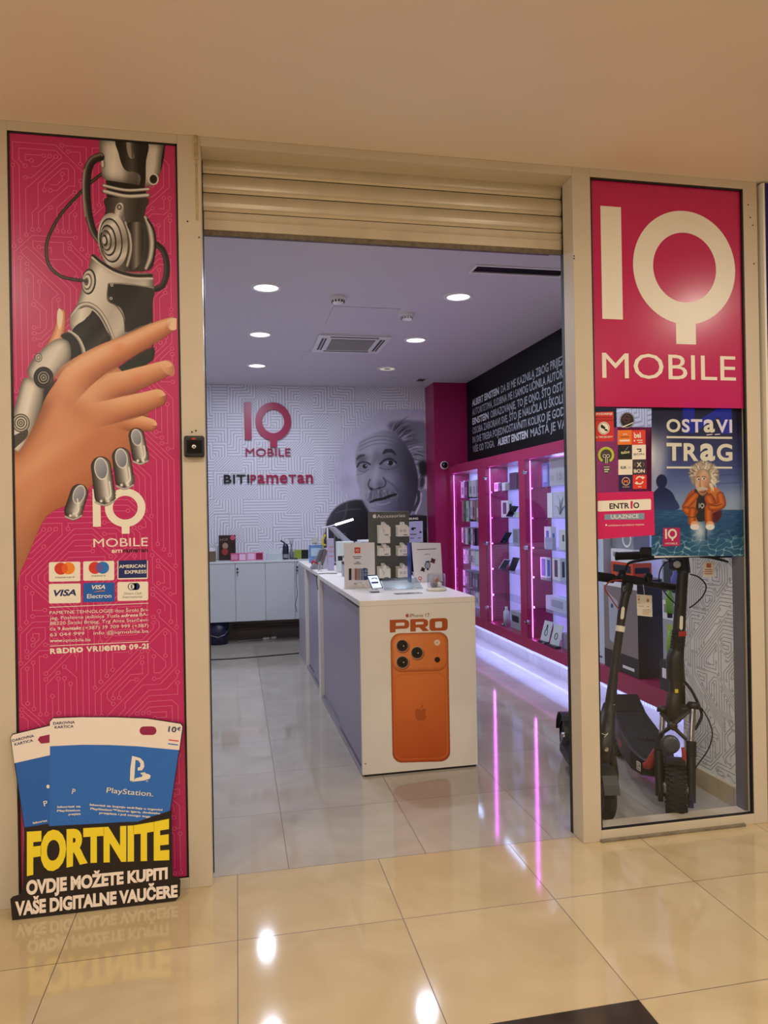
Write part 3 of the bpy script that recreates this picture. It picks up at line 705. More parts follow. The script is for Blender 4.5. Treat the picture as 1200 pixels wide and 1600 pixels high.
def Z1(*p): return [(x*.28333, 180+y*.28333) for x, y in p]
def Z2(*p): return [(x*.28333, 600+y*.28333) for x, y in p]
SIL = ['4a443f', '8b847b', 'd9d3c8', 'f2eee4', 'cfc8bc', '8a837a', '5a544e']
def paint_robot():
    P = Paint(18, 214, 276, 932, .62)
    cap = P.poly([(17.6, 205), (277.5, 224.6), (284, 700), (290, 940), (22, 940)], smooth=False); P.clip = cap
    BK = ['0b0a09', '151311', '4d4843', '1b1816', '0a0908']
    # cables behind
    P.tube(Z1((560, 325), (500, 372), (445, 425), (340, 540), (272, 660), (255, 745), (272, 830), (330, 885), (400, 905), (475, 914)), 2.5, ['0a0808', '1a1614', '6b625a', '120f0e', '080707'])
    P.tube(Z1((850, 705), (895, 740), (917, 800), (918, 880), (895, 940), (860, 958)), 4.6, ['070606', '0e0c0b', '1c1917', '4a4540', '0b0a09'])
    # upper sleeve
    m = P.poly(Z1((890, 140), (912, 160), (905, 230), (890, 300), (870, 320), (860, 300), (870, 150)), False); P.put(m, '0d0b0a')
    m = P.poly(Z1((545, 125), (545, 128), (720, 130), (900, 150), (905, 160), (893, 220), (885, 300), (870, 350), (850, 385), (810, 392), (790, 385), (690, 375), (600, 362), (565, 340), (558, 290), (552, 220)), True, 6)
    P.put(m, P.grad(*Z1((545, 200), (900, 230)), ['b5ada3', 'e3ddd3', 'efeae0', 'd8d1c6', '7a736b', '5c554e', 'cfc8bc', 'e9e3d8', '8c857c']))
    P.rim(m, 7, '3a3531', .75)
    m = P.poly(Z1((645, 130), (810, 145), (805, 260), (800, 380), (770, 392), (775, 350), (765, 325), (735, 312), (700, 308), (675, 280), (655, 215)), True, 6); P.put(m, P.grad(*Z1((645, 200), (810, 200)), ['0f0d0c', '2a2623', '4f4943', '1a1715', '0a0908']))
    P.put(P.poly(Z1((700, 130), (730, 135), (735, 190), (740, 235), (715, 235), (700, 190)), True), 'a59d93'); P.put(P.poly(Z1((722, 140), (733, 140), (738, 235), (728, 230)), True, soft=.5)*.7, '2a2623')
    P.put(P.ell(*Z1((846, 353))[0], 8.2, 9.2), 'ded8cd'); P.put(P.ell(*Z1((846, 353))[0], 6, 7), '2b2724'); P.put(P.ell(*Z1((843, 350))[0], 4.2, 5), '0c0b0a')
    P.tube(Z1((562, 232), (566, 255), (568, 280)), 3.2, ['4a4642', 'bfb8ad', 'efebe2', '6b655e']); P.tube(Z1((556, 225), (548, 235)), 4, ['2a2623', 'bdb6ab', '3a3632'])
    # thick hose
    P.tube(Z1((553, 230), (510, 250), (485, 300), (477, 370), (478, 450), (490, 550), (515, 640), (548, 690)), [6.6, 6.6, 6.6, 6.4, 6, 5.4, 5], ['0a0908', '0f0d0c', '191614', '3b3632', '8d857b', '24201d'])
    P.stroke(Z1((465, 300), (458, 380), (460, 460), (470, 560)), .8, 'c9c2b7', .8)
    # neck
    m = P.poly(Z1((590, 455), (808, 455), (803, 520), (800, 575), (835, 620), (850, 700), (850, 780), (830, 850), (740, 862), (640, 845), (590, 700), (575, 590), (583, 520)), True, 6)
    P.put(m, P.grad(*Z1((580, 500), (850, 520)), ['2a2421', '4a423d', '6b625a', '4a423c', '2c2623', '3a332f', '27211e']))
    P.put(P.poly(Z1((585, 358), (800, 390), (808, 455), (590, 452)), False), '100e0d')
    for a, b, r in (((572, 388), (818, 408), 2.6), ((575, 420), (815, 442), 3.4)):
        p = Z1(a, ((a[0]+b[0])/2, (a[1]+b[1])/2+16), b); P.tube(p, r, ['6b645c', 'efe9de', 'c2bbb0', '4c4640'])
    # collar flap
    m = P.poly(Z1((640, 500), (660, 482), (680, 495), (683, 540), (690, 600), (640, 590), (633, 540)), True); P.put(m, P.grad(*Z1((635, 500), (690, 520)), ['aaa297', 'e0dace', '7b746b'])); P.put(P.ell(*Z1((658, 507))[0], 3.6, 4.4), '3a3530'); P.put(P.ell(*Z1((658, 507))[0], 1.8, 2.4), 'c9c2b7')
    # shoulder plates
    P.tube(Z1((690, 590), (715, 660), (722, 740), (700, 830)), [3, 4.5, 4.5, 3], ['3a3430', '8b837a', 'd9d2c7', '6b645b', '2a2522'])
    P.tube(Z1((800, 560), (825, 620), (838, 700), (830, 780), (805, 845)), [2.5, 4.6, 5, 4.6, 3], ['4f4943', '9a9288', 'dcd5ca', 'a79f95', '4a443e'])
    P.stroke(Z1((815, 575), (850, 640), (856, 730), (840, 830)), 1.5, '0b0a09')
    m = P.poly(Z1((700, 600), (740, 590), (780, 600), (790, 700), (780, 800), (740, 850), (715, 840), (728, 740), (722, 660)), True); P.put(m, P.grad(*Z1((715, 700), (790, 700)), ['1b1715', '4c453f', '8a8178', '4a433d', '1c1816']))
    # round joint
    cx, cy = Z1((622, 690))[0]
    for rx, ry, dx, col in ((23, 43, 0, None), (18, 35, -3, '0d0b0a'), (16.5, 32.5, -3.4, 'g'), (12.5, 24.5, -7, '100e0d'), (11, 22, -7.8, 'g'), (8.2, 16.5, -10, '3a3530'), (7, 14, -11, 'g'), (4.4, 9, -12.5, '1c1916'), (3, 6, -13.5, 'cfc8bd')):
        e = P.ell(cx+dx, cy, rx, ry, -6)
        P.put(e, P.grad((cx-rx, cy-ry), (cx+rx, cy+ry), ['6f685f', 'e9e3d8', 'bdb5aa', '8c857b', 'd8d1c6', '6b645c']) if col in (None, 'g') else col)
    P.stroke(Z1((560, 650), (556, 690), (566, 730)), 1.1, '14110f')
    # forearm shell
    m = P.poly(Z1((508, 770), (530, 775), (570, 805), (630, 845), (720, 868), (830, 872), (845, 905), (848, 960), (842, 1060), (838, 1140), (780, 1175), (700, 1215), (640, 1260), (560, 1310), (470, 1340), (430, 1270), (400, 1200), (385, 1130), (420, 1060), (445, 980), (465, 900), (490, 840)), True, 6)
    P.put(m, P.grad(*Z1((430, 900), (800, 1100)), ['8f877d', 'e6e0d5', 'd5cec2', 'b9b1a6', 'c9c2b6', '7f786e'])); P.rim(m, 6, '3b3631', .7)
    P.tube(Z1((512, 775), (560, 812), (640, 858), (740, 884), (835, 884)), 2.2, ['100e0d', '1a1715', '0a0908']); P.tube(Z1((508, 785), (560, 828), (640, 876), (740, 902), (840, 902)), 1.6, ['e9e3d8', 'b5ada2'])
    # mesh panel
    m = P.poly(Z1((603, 930), (700, 935), (842, 955), (840, 1040), (836, 1135), (770, 1165), (692, 1195), (688, 1120), (665, 1065), (625, 1040), (598, 1015)), True, 5)
    P.put(m, P.grad(*Z1((600, 950), (840, 1100)), ['241f1c', '1b1715', '2d2723', '14110f'])); hx = (np.sin(P.X*1.55+P.Y*.9)*np.sin(P.X*-.2+P.Y*1.75) > .55)*m; P.over(hx*.55*np.clip((P.X-200)/30, .1, 1), '5b5148')
    P.stroke(Z1((600, 928), (700, 930), (845, 952)), 1, '8d857a'); P.stroke(Z1((598, 932), (594, 1018), (640, 1050), (680, 1110), (690, 1195)), .9, '4c463f')
    for q in ((617, 937), (612, 1010)): P.put(P.ell(*Z1(q)[0], 2.4, 2.4), 'c8c1b5'); P.put(P.ell(*Z1(q)[0], 1.2, 1.2), '4a443e')
    # knob
    kx, ky = Z1((490, 918))[0]
    for rx, ry, c in ((11, 20, '17130f'), (9.4, 17.5, 'cfc8bc'), (6.8, 13, '554e47'), (5.6, 10.5, 'ded8cc'), (3.4, 6.4, '5f5850')): P.put(P.ell(kx-(11-rx)*.5, ky, rx, ry, 4), c)
    P.tube(Z1((440, 908), (475, 916)), 2, ['0d0b0a', '5f5850', '0d0b0a'])
    # elbow band, dark sleeve and cap
    m = P.poly(Z1((500, 1075), (545, 1110), (585, 1180), (612, 1240), (560, 1290), (470, 1335), (445, 1270), (400, 1200), (420, 1160), (470, 1125)), True); P.put(m, P.grad(*Z1((420, 1150), (580, 1290)), ['0b0a09', '2b2521', '0f0d0b', '3a332d', '14110f']))
    P.tube(Z1((395, 1110), (440, 1055), (490, 1045), (545, 1080), (590, 1150), (625, 1235)), [3, 4.2, 4, 3.4, 3, 2.4], ['4c463f', 'e9e3d8', '9a9288', '2e2925'])
    m = P.poly(Z1((385, 1122), (425, 1075), (480, 1062), (508, 1072), (485, 1110), (440, 1130), (400, 1145)), True); P.put(m, P.grad(*Z1((390, 1100), (500, 1120)), ['8f877c', 'e5dfd4', 'b9b1a5']))
    # fingers behind: thumb of the human hand
    SK = ['a8603f', 'cd8a63', 'e6ac84', 'eab891', 'd9956c', 'b06a48']
    P.tube([(97, 488), (95, 505), (90, 525), (78, 548), (62, 575)], [5, 7.5, 9, 9, 10], SK); P.put(P.poly([(90, 486), (94, 482), (98, 492), (96, 508), (92, 514), (89, 500)], True), 'f0d8bd')
    # thumb pieces
    P.tube(Z1((380, 1195), (425, 1230), (455, 1290), (462, 1340)), [3, 3.6, 3.6, 3], ['e9e3d8', 'a39b90', '4b453e'])
    m = P.poly(Z1((335, 1215), (385, 1200), (430, 1245), (450, 1310), (440, 1370), (385, 1350), (370, 1260)), True); P.put(m, '15110e')
    m = P.poly(Z1((190, 1335), (215, 1310), (250, 1275), (310, 1235), (365, 1240), (388, 1275), (387, 1350), (340, 1400), (285, 1460), (235, 1500), (180, 1470), (150, 1410)), True); P.put(m, P.grad(*Z1((180, 1300), (380, 1420)), ['6e675e', 'cfc8bc', 'ded7cb', 'a9a196', '837b71'])); P.rim(m, 5, '37322d', .7)
    kx, ky = Z1((212, 1337))[0]
    for r, c in ((7, '3a352f'), (5.6, 'd5cec2'), (4, '4d463f'), (2.6, 'b9b1a5')): P.put(P.ell(kx, ky, r*.8, r), c)
    m = P.poly(Z1((130, 1455), (190, 1465), (245, 1510), (255, 1560), (245, 1640), (215, 1720), (175, 1780), (130, 1850), (60, 1850), (62, 1700), (90, 1580)), True); P.put(m, P.grad(*Z1((70, 1600), (230, 1640)), ['7c756b', 'd8d1c5', 'e6e0d4', 'a69e93', '5e574f'])); P.rim(m, 5, '37322d', .6)
    kx, ky = Z1((240, 1447))[0]
    for r, c in ((17, '14110f'), (14, '39332d'), (12.6, '0f0d0b'), (9.6, 'a39b8f'), (8, '17130f'), (5.4, 'b5ada1'), (4, '29231f'), (2, '9a9286')): P.put(P.ell(kx, ky, r*.92, r), c)
    P.put(P.poly(Z1((250, 1500), (320, 1470), (300, 1560), (250, 1640), (215, 1720), (190, 1780), (200, 1700), (235, 1600)), True, soft=1), '1c140f')
    kx, ky = Z2((115, 215))[0]
    for r, c in ((14.5, '2b2622'), (13, 'b7afa3'), (10.5, '2f2924'), (9, 'cfc8bb'), (6.6, '2b2520'), (5, 'b9b1a4'), (3, '3c352f'), (1.5, 'c9c2b6')): P.put(P.ell(kx, ky, r*.95, r), c)
    m = P.poly(Z2((60, 300), (110, 268), (150, 250), (150, 290), (110, 330), (60, 365)), True); P.put(m, '3a342e'); P.over((np.sin(P.X*2.2)*np.sin(P.Y*2.2) > .2)*m*.6, '857c71')
    SK = ['a8603f', 'cd8a63', 'e6ac84', 'eab891', 'd9956c', 'b06a48']
    # dark palm cover under the index finger
    P.put(P.poly(Z1((842, 1280), (845, 1345), (780, 1390), (700, 1430), (620, 1462), (590, 1450), (640, 1400), (740, 1330)), True), '1d241d'); P.put(P.poly(Z1((842, 1120), (846, 1350), (838, 1350), (835, 1130)), False), '14110f')
    # human hand
    hand = [(118, 566), (100, 578), (88, 596), (72, 620), (62, 645), (45, 680), (30, 705), (16, 722), (14, 940), (24, 935), (30, 900), (42, 872), (52, 848), (62, 825), (72, 808), (86, 797), (105, 789), (128, 775), (150, 752), (172, 735), (195, 715), (212, 695), (225, 675), (230, 640), (205, 600), (180, 570), (150, 560)]
    m = P.poly(hand); P.put(m, P.grad((40, 600), (190, 760), ['dd9c74', 'd8946c', 'cf8a62', 'c27a54', 'bf7a55'])); P.rim(m, 16, '9a5536', .55, -4, -5)
    P.over(m*P.blob(150, 610, 45, 22, -20, .65), 'eab58c'); P.over(m*P.blob(120, 640, 40, 16, 40, .35), 'b3673f'); P.over(m*P.blob(115, 590, 22, 20, 0, .5), 'e8a87c')
    P.over(m*P.blob(60, 720, 60, 12, -45, .4), 'e9b58f'); P.over(m*P.blob(45, 790, 18, 60, 20, .35), 'd9a07a'); P.over(m*P.blob(150, 690, 50, 16, -35, .35), 'b46a45'); P.over(m*P.blob(100, 700, 40, 10, -38, .3), 'e3a57c')
    P.over(m*P.blob(30, 870, 18, 60, 10, .4), 'a8785c'); P.over(m*P.poly([(30, 650), (80, 625), (60, 670), (20, 720)], soft=6)*.5, '6d3a22')
    for pts, r, fd in (([(185, 655), (205, 660), (222, 662), (236, 664)], [14, 14, 12, 9.5], (180, 655, 208, 660)), ([(120, 650), (175, 642), (215, 632), (246, 622)], [24, 20, 17, 14], (135, 650, 200, 638)), ([(110, 610), (175, 603), (220, 590), (258, 576)], [26, 20, 17, 12.5], (130, 606, 195, 596))):
        c, _ = P.line(pts, [q+2.0 for q in r]); g = np.clip((P.X-fd[2]+5)/25, 0, 1); P.over(g*(c*m*.55+c*(P.a > .5)*.3), '7a3d22')
        P.tube(pts, r, ['e9b389', 'e4ac82', 'd99a70', 'c98558', 'b0694a', '8f5034'], fade=fd)
    c, _ = P.line([(120, 592), (160, 562), (200, 543), (240, 522), (266, 508)], [27, 24, 20, 17, 12]); P.over(c*(P.a > .5)*.4*np.clip((P.X-150)/40, 0, 1), '6b3018')
    P.tube([(88, 625), (115, 592), (158, 562), (200, 541), (240, 520), (268, 506)], [26, 27, 22, 18, 15.5, 10.5], ['c98a63', 'e9b68c', 'e8b087', 'dd9a70', 'c98058', 'b06a48', '9a5636'], fade=(96, 640, 150, 575))
    P.over(P.blob(185, 543, 10, 8, 0, .45), 'd9784e'); P.over(P.blob(215, 592, 9, 7, 0, .35)*(P.a > .5), 'd9784e')
    P.put(P.poly([(262, 500), (275, 497), (279, 504), (276, 514), (268, 516), (262, 510)]), 'efc7a6'); P.over(P.blob(262, 510, 3, 8, 20, .4), 'b56b45'); P.put(P.poly([(250, 566), (264, 563), (272, 572), (272, 586), (264, 586), (254, 578)])*.5, 'e9b48c')
    P.over(P.line([(92, 640), (96, 610), (118, 582), (150, 558)], [1.5, 4, 4, 2])[0]*0, 'e2a077')
    # robot fingertips
    for (ax, ay), (bx, by), r in (((752, 285), (775, 400), 11), ((668, 400), (688, 530), 13), ((557, 455), (578, 615), 14.5), ((437, 600), (405, 700), 12.5)):
        a, b = Z2((ax, ay), (bx, by)); P.stroke([a, b], [r+1.2, r+1.8], '221d1a'); P.tube([a, b], [r, r+.6], ['4b4641', 'a39c93', 'dedad2', 'b4aea5', '7f7972', '57514b', '34302c'])
        dx, dy = b[0]-a[0], b[1]-a[1]; ang = math.degrees(math.atan2(dy, dx))-90
        P.put(P.ell(a[0]+dx*.05, a[1]+dy*.05+1, r*.74, r*1.22, ang), 'e0dcd6'); P.put(P.ell(a[0]+dx*.05, a[1]+dy*.05+1, r*.64, r*1.08, ang), P.grad((a[0]-r, a[1]-r), (a[0]+r, a[1]+r), ['b3b4bd', '93959f', '6f717c']))
        P.stroke([(b[0]+r*.5, b[1]-r*1.5), (b[0]+r*.65, b[1]-2), (b[0]+r*.3, b[1]+r*.4)], 1, 'ebe7df'); P.stroke([(b[0]-r, b[1]+r*.7), (b[0], b[1]+r*1.05), (b[0]+r, b[1]+r*.6)], 1.4, 'b8b2a9')
        for q in (-.35, .35): P.put(P.ell(b[0]+q*r*1.1, b[1]+r*.6, 2.2, 2.2), 'e3dfd7')
        for q in range(3): P.put(P.ell(b[0]+r*1.08, b[1]-6+q*5, 1.6, 2), '5b554f')
    return P

def grey(v): return np.array([v*.98, v*.95, v*1.05])
def paint_portrait():
    """black and white portrait of an old man with white hair and a moustache"""
    P = Paint(505, 640, 668, 856, .8); s = 170/1183
    Q = lambda *p: [(500+x*s, 630+y*s) for x, y in p]
    halo = P.poly(Q((470, 330), (640, 190), (860, 140), (1160, 160), (1160, 1220), (500, 1180), (330, 960), (240, 900), (170, 800), (250, 640), (300, 480)), soft=19); P.put(np.clip(halo*1.15, 0, 1)*.9, grey(.90))
    P.over(P.blob(*Q((290, 850))[0], 12, 10)*.35, grey(.66))
    # hair
    rnd = random.Random(3)
    m = P.poly(Q((740, 230), (860, 190), (1000, 190), (1170, 260), (1170, 760), (1080, 700), (1000, 560), (900, 420), (800, 330)), soft=2); P.put(m, grey(.55))
    P.over(P.blob(*Q((900, 300))[0], 17, 10, 20, .85), grey(.22)); P.over(P.blob(*Q((960, 420))[0], 9, 15, -30, .5), grey(.34))
    for i in range(70):
        t = rnd.random(); x = 780+t*260+rnd.uniform(-30, 30); y = 330+t*330+rnd.uniform(-60, 30); L = rnd.uniform(110, 220); a = -1.0+t*1.4+rnd.uniform(-.25, .25)
        p = Q((x, y), (x+L*.5*math.cos(a), y+L*.5*math.sin(a)-14), (x+L*math.cos(a), y+L*math.sin(a)+6)); P.over(P.line(p, [.9, .7, .3])[0]*.55, grey(rnd.choice((.25, .38, .82, .9, .5))))
    # face
    face = P.poly(Q((390, 520), (420, 440), (500, 370), (620, 310), (760, 300), (880, 380), (960, 500), (1020, 620), (1060, 760), (1070, 900), (1040, 1050), (1000, 1180), (900, 1260), (700, 1260), (560, 1180), (480, 1080), (430, 1010), (430, 930), (400, 860), (395, 780), (400, 720), (385, 640)), n=6)
    P.put(boxblur(face, 1), P.grad(Q((400, 700))[0], Q((1080, 800))[0], ['a9a6b0', 'b8b4be', 'a5a1ae', '848092', '605c72', '403d55', '2c2a40'])); P.over(face*P.blob(*Q((640, 420))[0], 22, 9, -5, .6), grey(.74))
    d = lambda x, y, rx, ry, g, k, a=0: P.over(P.blob(*Q((x, y))[0], rx, ry, a, k)*face, grey(g))
    d(930, 480, 18, 16, .36, .65); d(990, 700, 16, 26, .30, .7); d(560, 800, 12, 40, .8, .2); d(1000, 900, 12, 40, .2, .5); d(700, 980, 30, 14, .6, .35); d(960, 1000, 14, 30, .28, .6); d(850, 1130, 16, 16, .45, .4)
    d(460, 610, 10, 6, .35, .75, -20); d(470, 690, 11, 7, .42, .6); d(760, 590, 16, 7, .36, .6, 5); d(760, 665, 14, 7, .40, .55); d(590, 620, 5, 14, .45, .5, 15); d(640, 620, 5, 12, .42, .5, -10)
    d(600, 780, 4, 18, .80, .6, 12); d(520, 830, 6, 16, .55, .35); d(760, 820, 14, 14, .74, .5, 30); d(880, 860, 8, 20, .5, .3, -20); d(650, 880, 7, 5, .35, .6); d(570, 900, 9, 6, .45, .5)
    for y, k in ((375, .5), (415, .55), (455, .45)): P.over(P.line(Q((430, y+60), (540, y+5), (680, y-18), (820, y+10), (880, y+50)), .8)[0]*k*face, grey(.42))
    L = lambda pts, r, g, k=1: P.over(P.line(Q(*pts), r)[0]*k, grey(g))
    # brows and eyes
    L(((400, 610), (430, 580), (480, 565)), [1.2, 2.6, 1.5], .22, .8); L(((690, 545), (720, 520), (780, 520), (820, 560)), [1.5, 3.2, 2.6, 1], .16, .85)
    P.put(P.ell(*Q((480, 685))[0], 6.2, 3.6, -10), grey(.60)); P.put(P.ell(*Q((760, 655))[0], 9, 4.2, 4), grey(.62)); P.put(P.ell(*Q((488, 685))[0], 3.7, 3.5), grey(.08)); P.put(P.ell(*Q((765, 650))[0], 4.2, 4.0), grey(.08))
    P.put(P.ell(*Q((500, 680))[0], .9, .9), grey(.95)); P.put(P.ell(*Q((740, 645))[0], 1, 1), grey(.95))
    L(((405, 690), (430, 650), (490, 640), (545, 665)), 1.3, .15, .9); L(((655, 660), (700, 620), (770, 605), (830, 650)), 1.4, .12, .9); L(((650, 700), (720, 720), (800, 710), (860, 680)), .8, .3, .7); L(((420, 730), (470, 745), (530, 720)), .8, .35, .6)
    L(((400, 780), (450, 770), (500, 750)), .7, .45, .5); L(((700, 740), (790, 740), (900, 700)), .6, .45, .5)
    for i in range(5): L(((840, 680+i*14), (900, 690+i*26), (940, 700+i*44)), .6, .35, .5)
    # nose
    L(((545, 830), (525, 880), (545, 925), (590, 945), (640, 925), (700, 905), (715, 860), (690, 810)), 1.1, .22, .75); P.over(P.line(Q((555, 930), (590, 948), (650, 925)), 2.2)[0]*.8, grey(.08)); d(590, 880, 6, 5, .78, .5)
    L(((700, 830), (770, 870), (830, 930), (860, 1000), (850, 1040)), 1, .32, .6)
    # moustache
    P.put(P.poly(Q((500, 1000), (560, 950), (640, 930), (760, 930), (850, 975), (840, 1030), (760, 1035), (660, 1050), (580, 1080), (520, 1070)), soft=1.2), grey(.52))
    for i in range(60):
        t = rnd.random(); x = 520+t*310; y = 960+rnd.uniform(-22, 25); P.over(P.line(Q((x, y), (x-10+t*40, y+50), (x-20+t*60, y+80)), [.6, .3])[0]*.5, grey(rnd.choice((.25, .35, .72, .8, .5))))
    L(((540, 1080), (600, 1055), (680, 1040), (760, 1010), (830, 990)), [1, 2, 2, 2.4, 1.4], .07, .95); L(((620, 1100), (690, 1100), (760, 1075)), 1.2, .75, .6); L(((560, 1130), (650, 1160), (760, 1140)), 1, .5, .4)
    L(((860, 1060), (880, 1120), (870, 1170)), 1.2, .3, .6)
    # ear, neck, collar
    P.put(P.ell(*Q((1105, 860))[0], 5.5, 12, 8), grey(.48)); P.over(P.ell(*Q((1110, 860))[0], 3, 8, 8), grey(.25)); P.put(P.poly(Q((1080, 640), (1160, 640), (1160, 780), (1085, 780)), soft=1.5), grey(.12))
    P.put(P.poly(Q((1040, 1080), (1080, 950), (1170, 960), (1170, 1260), (1000, 1250)), soft=1), grey(.58)); P.over(P.line(Q((1100, 980), (1090, 1080), (1040, 1200)), 1.4)[0], grey(.85)); P.over(P.line(Q((1070, 960), (1070, 1060), (1020, 1160)), 2.5)[0]*.8, grey(.2))
    # jacket
    m = P.poly(Q((60, 1400), (75, 1290), (130, 1180), (220, 1100), (340, 1055), (440, 1050), (480, 1075), (540, 1180), (600, 1250), (1170, 1240), (1170, 1620), (30, 1620)), n=6); P.put(boxblur(m, 1), P.grad(Q((60, 1200))[0], Q((600, 1500))[0], ['4a474f', '38353d', '1e1c23', '0f0e13', '0c0b10']))
    P.put(P.poly(Q((470, 1070), (500, 1060), (560, 1190), (540, 1190)), soft=.5), grey(.62)); L(((290, 1080), (280, 1200), (230, 1320)), 1.6, .42, .5); L(((170, 1190), (300, 1160), (430, 1150)), 1, .45, .5)
    fade = np.clip((668-P.X)/3, 0, 1); return P

def paint_pool():
    """blue pool poster with an old man in an orange tracksuit"""
    P = Paint(1018, 636, 1167.5, 869, .6); s = 160/1067
    Q = lambda *p: [(1015+x*s, 630+y*s) for x, y in p]
    P.put(np.ones_like(P.a), P.grad((1090, 640), (1090, 797), ['14142e', '1b1c3a', '2f3157', '3a3f70', '465089', '5a6ba3', '7d90b8', '8ea3c0']))
    P.over(P.blob(1012, 712, 22, 34, 0, 1.0), 'f2f2f4'); P.over(P.blob(1026, 740, 10, 60, 12, .55), 'c5c9dc')
    P.over(P.blob(1150, 785, 26, 20, 0, .4), 'b0bdd0')
    for y in (716, 728, 741, 754): P.over(P.line([(1118, y+2), (1156, y)], .5, smooth=False)[0]*.45, '23264d')
    P.over(P.line([(1156, 690), (1158, 800)], .5, smooth=False)[0]*.4, '23264d')
    # man's silhouette
    sil = np.maximum(P.ell(*Q((125, 815))[0], 8.6, 11), P.poly(Q((40, 930), (85, 885), (110, 860), (150, 870), (230, 925), (265, 990), (300, 1105), (20, 1105), (20, 950)), n=5))
    P.over(sil*np.clip((797.5-P.Y), 0, 1), P.grad((1030, 745), (1030, 797), ['1b2046', '232a55', '35457a']))
    # water
    wat = np.clip((P.Y-796.5), 0, 1); P.over(wat, P.grad((1090, 797), (1090, 868), ['2f5a8c', '24507f', '1f4a74', '2a5a80', '2c5c7e']))
    t = (P.Y-797)/72; f = np.sin(P.Y*2.1/(.5+np.clip(t, 0, 1))+np.sin(P.X*.12)*2.0)*np.sin(P.X*.16+P.Y*.35); P.over(wat*np.clip(f, 0, 1)*.35*(t < .6), '10304f'); P.over(wat*np.clip(-f, 0, 1)*.3*(t < .7), '6fa0bd')
    c = np.abs(np.sin(P.X*.22+1.3*np.sin(P.Y*.31)+.6*np.sin(P.X*.5))+np.sin(P.Y*.42+1.5*np.sin(P.X*.19)+P.X*.07)); P.over(wat*np.clip(1-c*3.2, 0, 1)*np.clip((t-.35)*2.2, 0, 1)*.85, 'b8dbe0')
    P.over(P.line([(1022, 797), (1167, 797)], .6, smooth=False)[0]*.5, '1c3a66')
    # reflection of the suit
    P.over(P.blob(*Q((520, 1330))[0], 9, 18, 0, .8), 'e6ecee'); P.over(P.blob(*Q((620, 1300))[0], 6, 10, 0, .5), 'dfe6ea'); P.over(P.line(Q((590, 1300), (590, 1420)), 1.6)[0]*.6, '1c2c44')
    OR = ['7a3210', 'b85a22', 'd9782f', 'c2601f', '8c3d14']
    m = P.poly(Q((640, 1130), (700, 1100), (750, 1130), (740, 1190), (690, 1240), (640, 1230)), soft=.5); P.put(m, '5a1520')
    body = P.poly(Q((345, 1100), (360, 1030), (400, 950), (440, 910), (500, 890), (600, 870), (700, 880), (740, 930), (770, 1010), (775, 1080), (720, 1120), (660, 1150), (660, 1220), (640, 1270), (580, 1260), (580, 1120), (500, 1100), (500, 1220), (480, 1280), (410, 1260), (400, 1190), (370, 1150)), n=5)
    P.put(body, P.grad(Q((350, 900))[0], Q((770, 1200))[0], ['8c4420', 'b35a28', 'cc6c2a', 'd07a34', 'a34a1a', '8c3a12']))
    P.put(P.poly(Q((470, 900), (590, 900), (600, 1000), (580, 1120), (580, 1220), (500, 1225), (480, 1120), (490, 1000))), '2c2a2a')
    P.tube(Q((370, 1080), (440, 1000), (480, 960)), [5, 6, 5], OR); P.tube(Q((380, 1110), (440, 1140), (470, 1130)), [5.5, 6, 5], OR); P.tube(Q((450, 1120), (440, 1200), (450, 1260)), [6, 6, 5], OR)
    P.tube(Q((620, 990), (640, 1050), (620, 1100)), [7.5, 8, 7], OR); P.tube(Q((620, 1090), (615, 1180), (620, 1255)), [7, 6.5, 5.5], OR); P.tube(Q((735, 960), (750, 1050), (690, 1080), (640, 1085)), [6, 7, 6, 5], OR)
    P.over(P.line(Q((640, 1060), (700, 1070), (750, 1050)), .7)[0]*.8, '4a1c08'); P.over(P.line(Q((400, 1180), (440, 1190), (480, 1180)), .7)[0]*.7, '4a1c08')
    for x, y in ((470, 1265), (630, 1265)): P.put(P.ell(*Q((x, y))[0], 6.5, 5.5), 'e9a882'); P.put(P.ell(*Q((x, y+25))[0], 7, 4.5), 'ece6e2')
    # face
    f = P.poly(Q((470, 760), (490, 710), (560, 690), (610, 730), (630, 800), (620, 880), (590, 940), (550, 965), (510, 930), (480, 870)), n=5); P.put(f, P.grad(Q((470, 760))[0], Q((630, 860))[0], ['b98a6c', 'd9b092', 'd0a080', 'a87250']))
    P.put(P.ell(*Q((510, 790))[0], 2.8, 2.2), 'e9e2d6'); P.put(P.ell(*Q((565, 785))[0], 3, 2.4), 'e9e2d6'); P.put(P.ell(*Q((512, 792))[0], 1.3, 1.3), '2a1c14'); P.put(P.ell(*Q((567, 787))[0], 1.3, 1.3), '2a1c14')
    P.over(P.line(Q((495, 770), (520, 765)), .9)[0]*.7, '6b4a36'); P.over(P.line(Q((550, 765), (585, 770)), .9)[0]*.7, '6b4a36'); P.tube(Q((535, 790), (535, 830), (540, 860)), [1.6, 2.2, 3.2], ['e0b595', 'd9a88a', '9a6a4c'])
    P.put(P.poly(Q((500, 890), (540, 872), (590, 880), (605, 900), (560, 905), (510, 910))), 'c9bcae'); P.over(P.line(Q((525, 925), (560, 928), (585, 918)), 1)[0]*.8, '7a3a2c')
    # hair
    rnd = random.Random(9); P.put(P.poly(Q((430, 790), (420, 720), (450, 650), (520, 605), (600, 610), (680, 650), (720, 720), (710, 800), (670, 850), (635, 870), (625, 800), (605, 725), (560, 690), (495, 705), (470, 760), (465, 850), (440, 830)), n=5, soft=.6), 'a8957f')
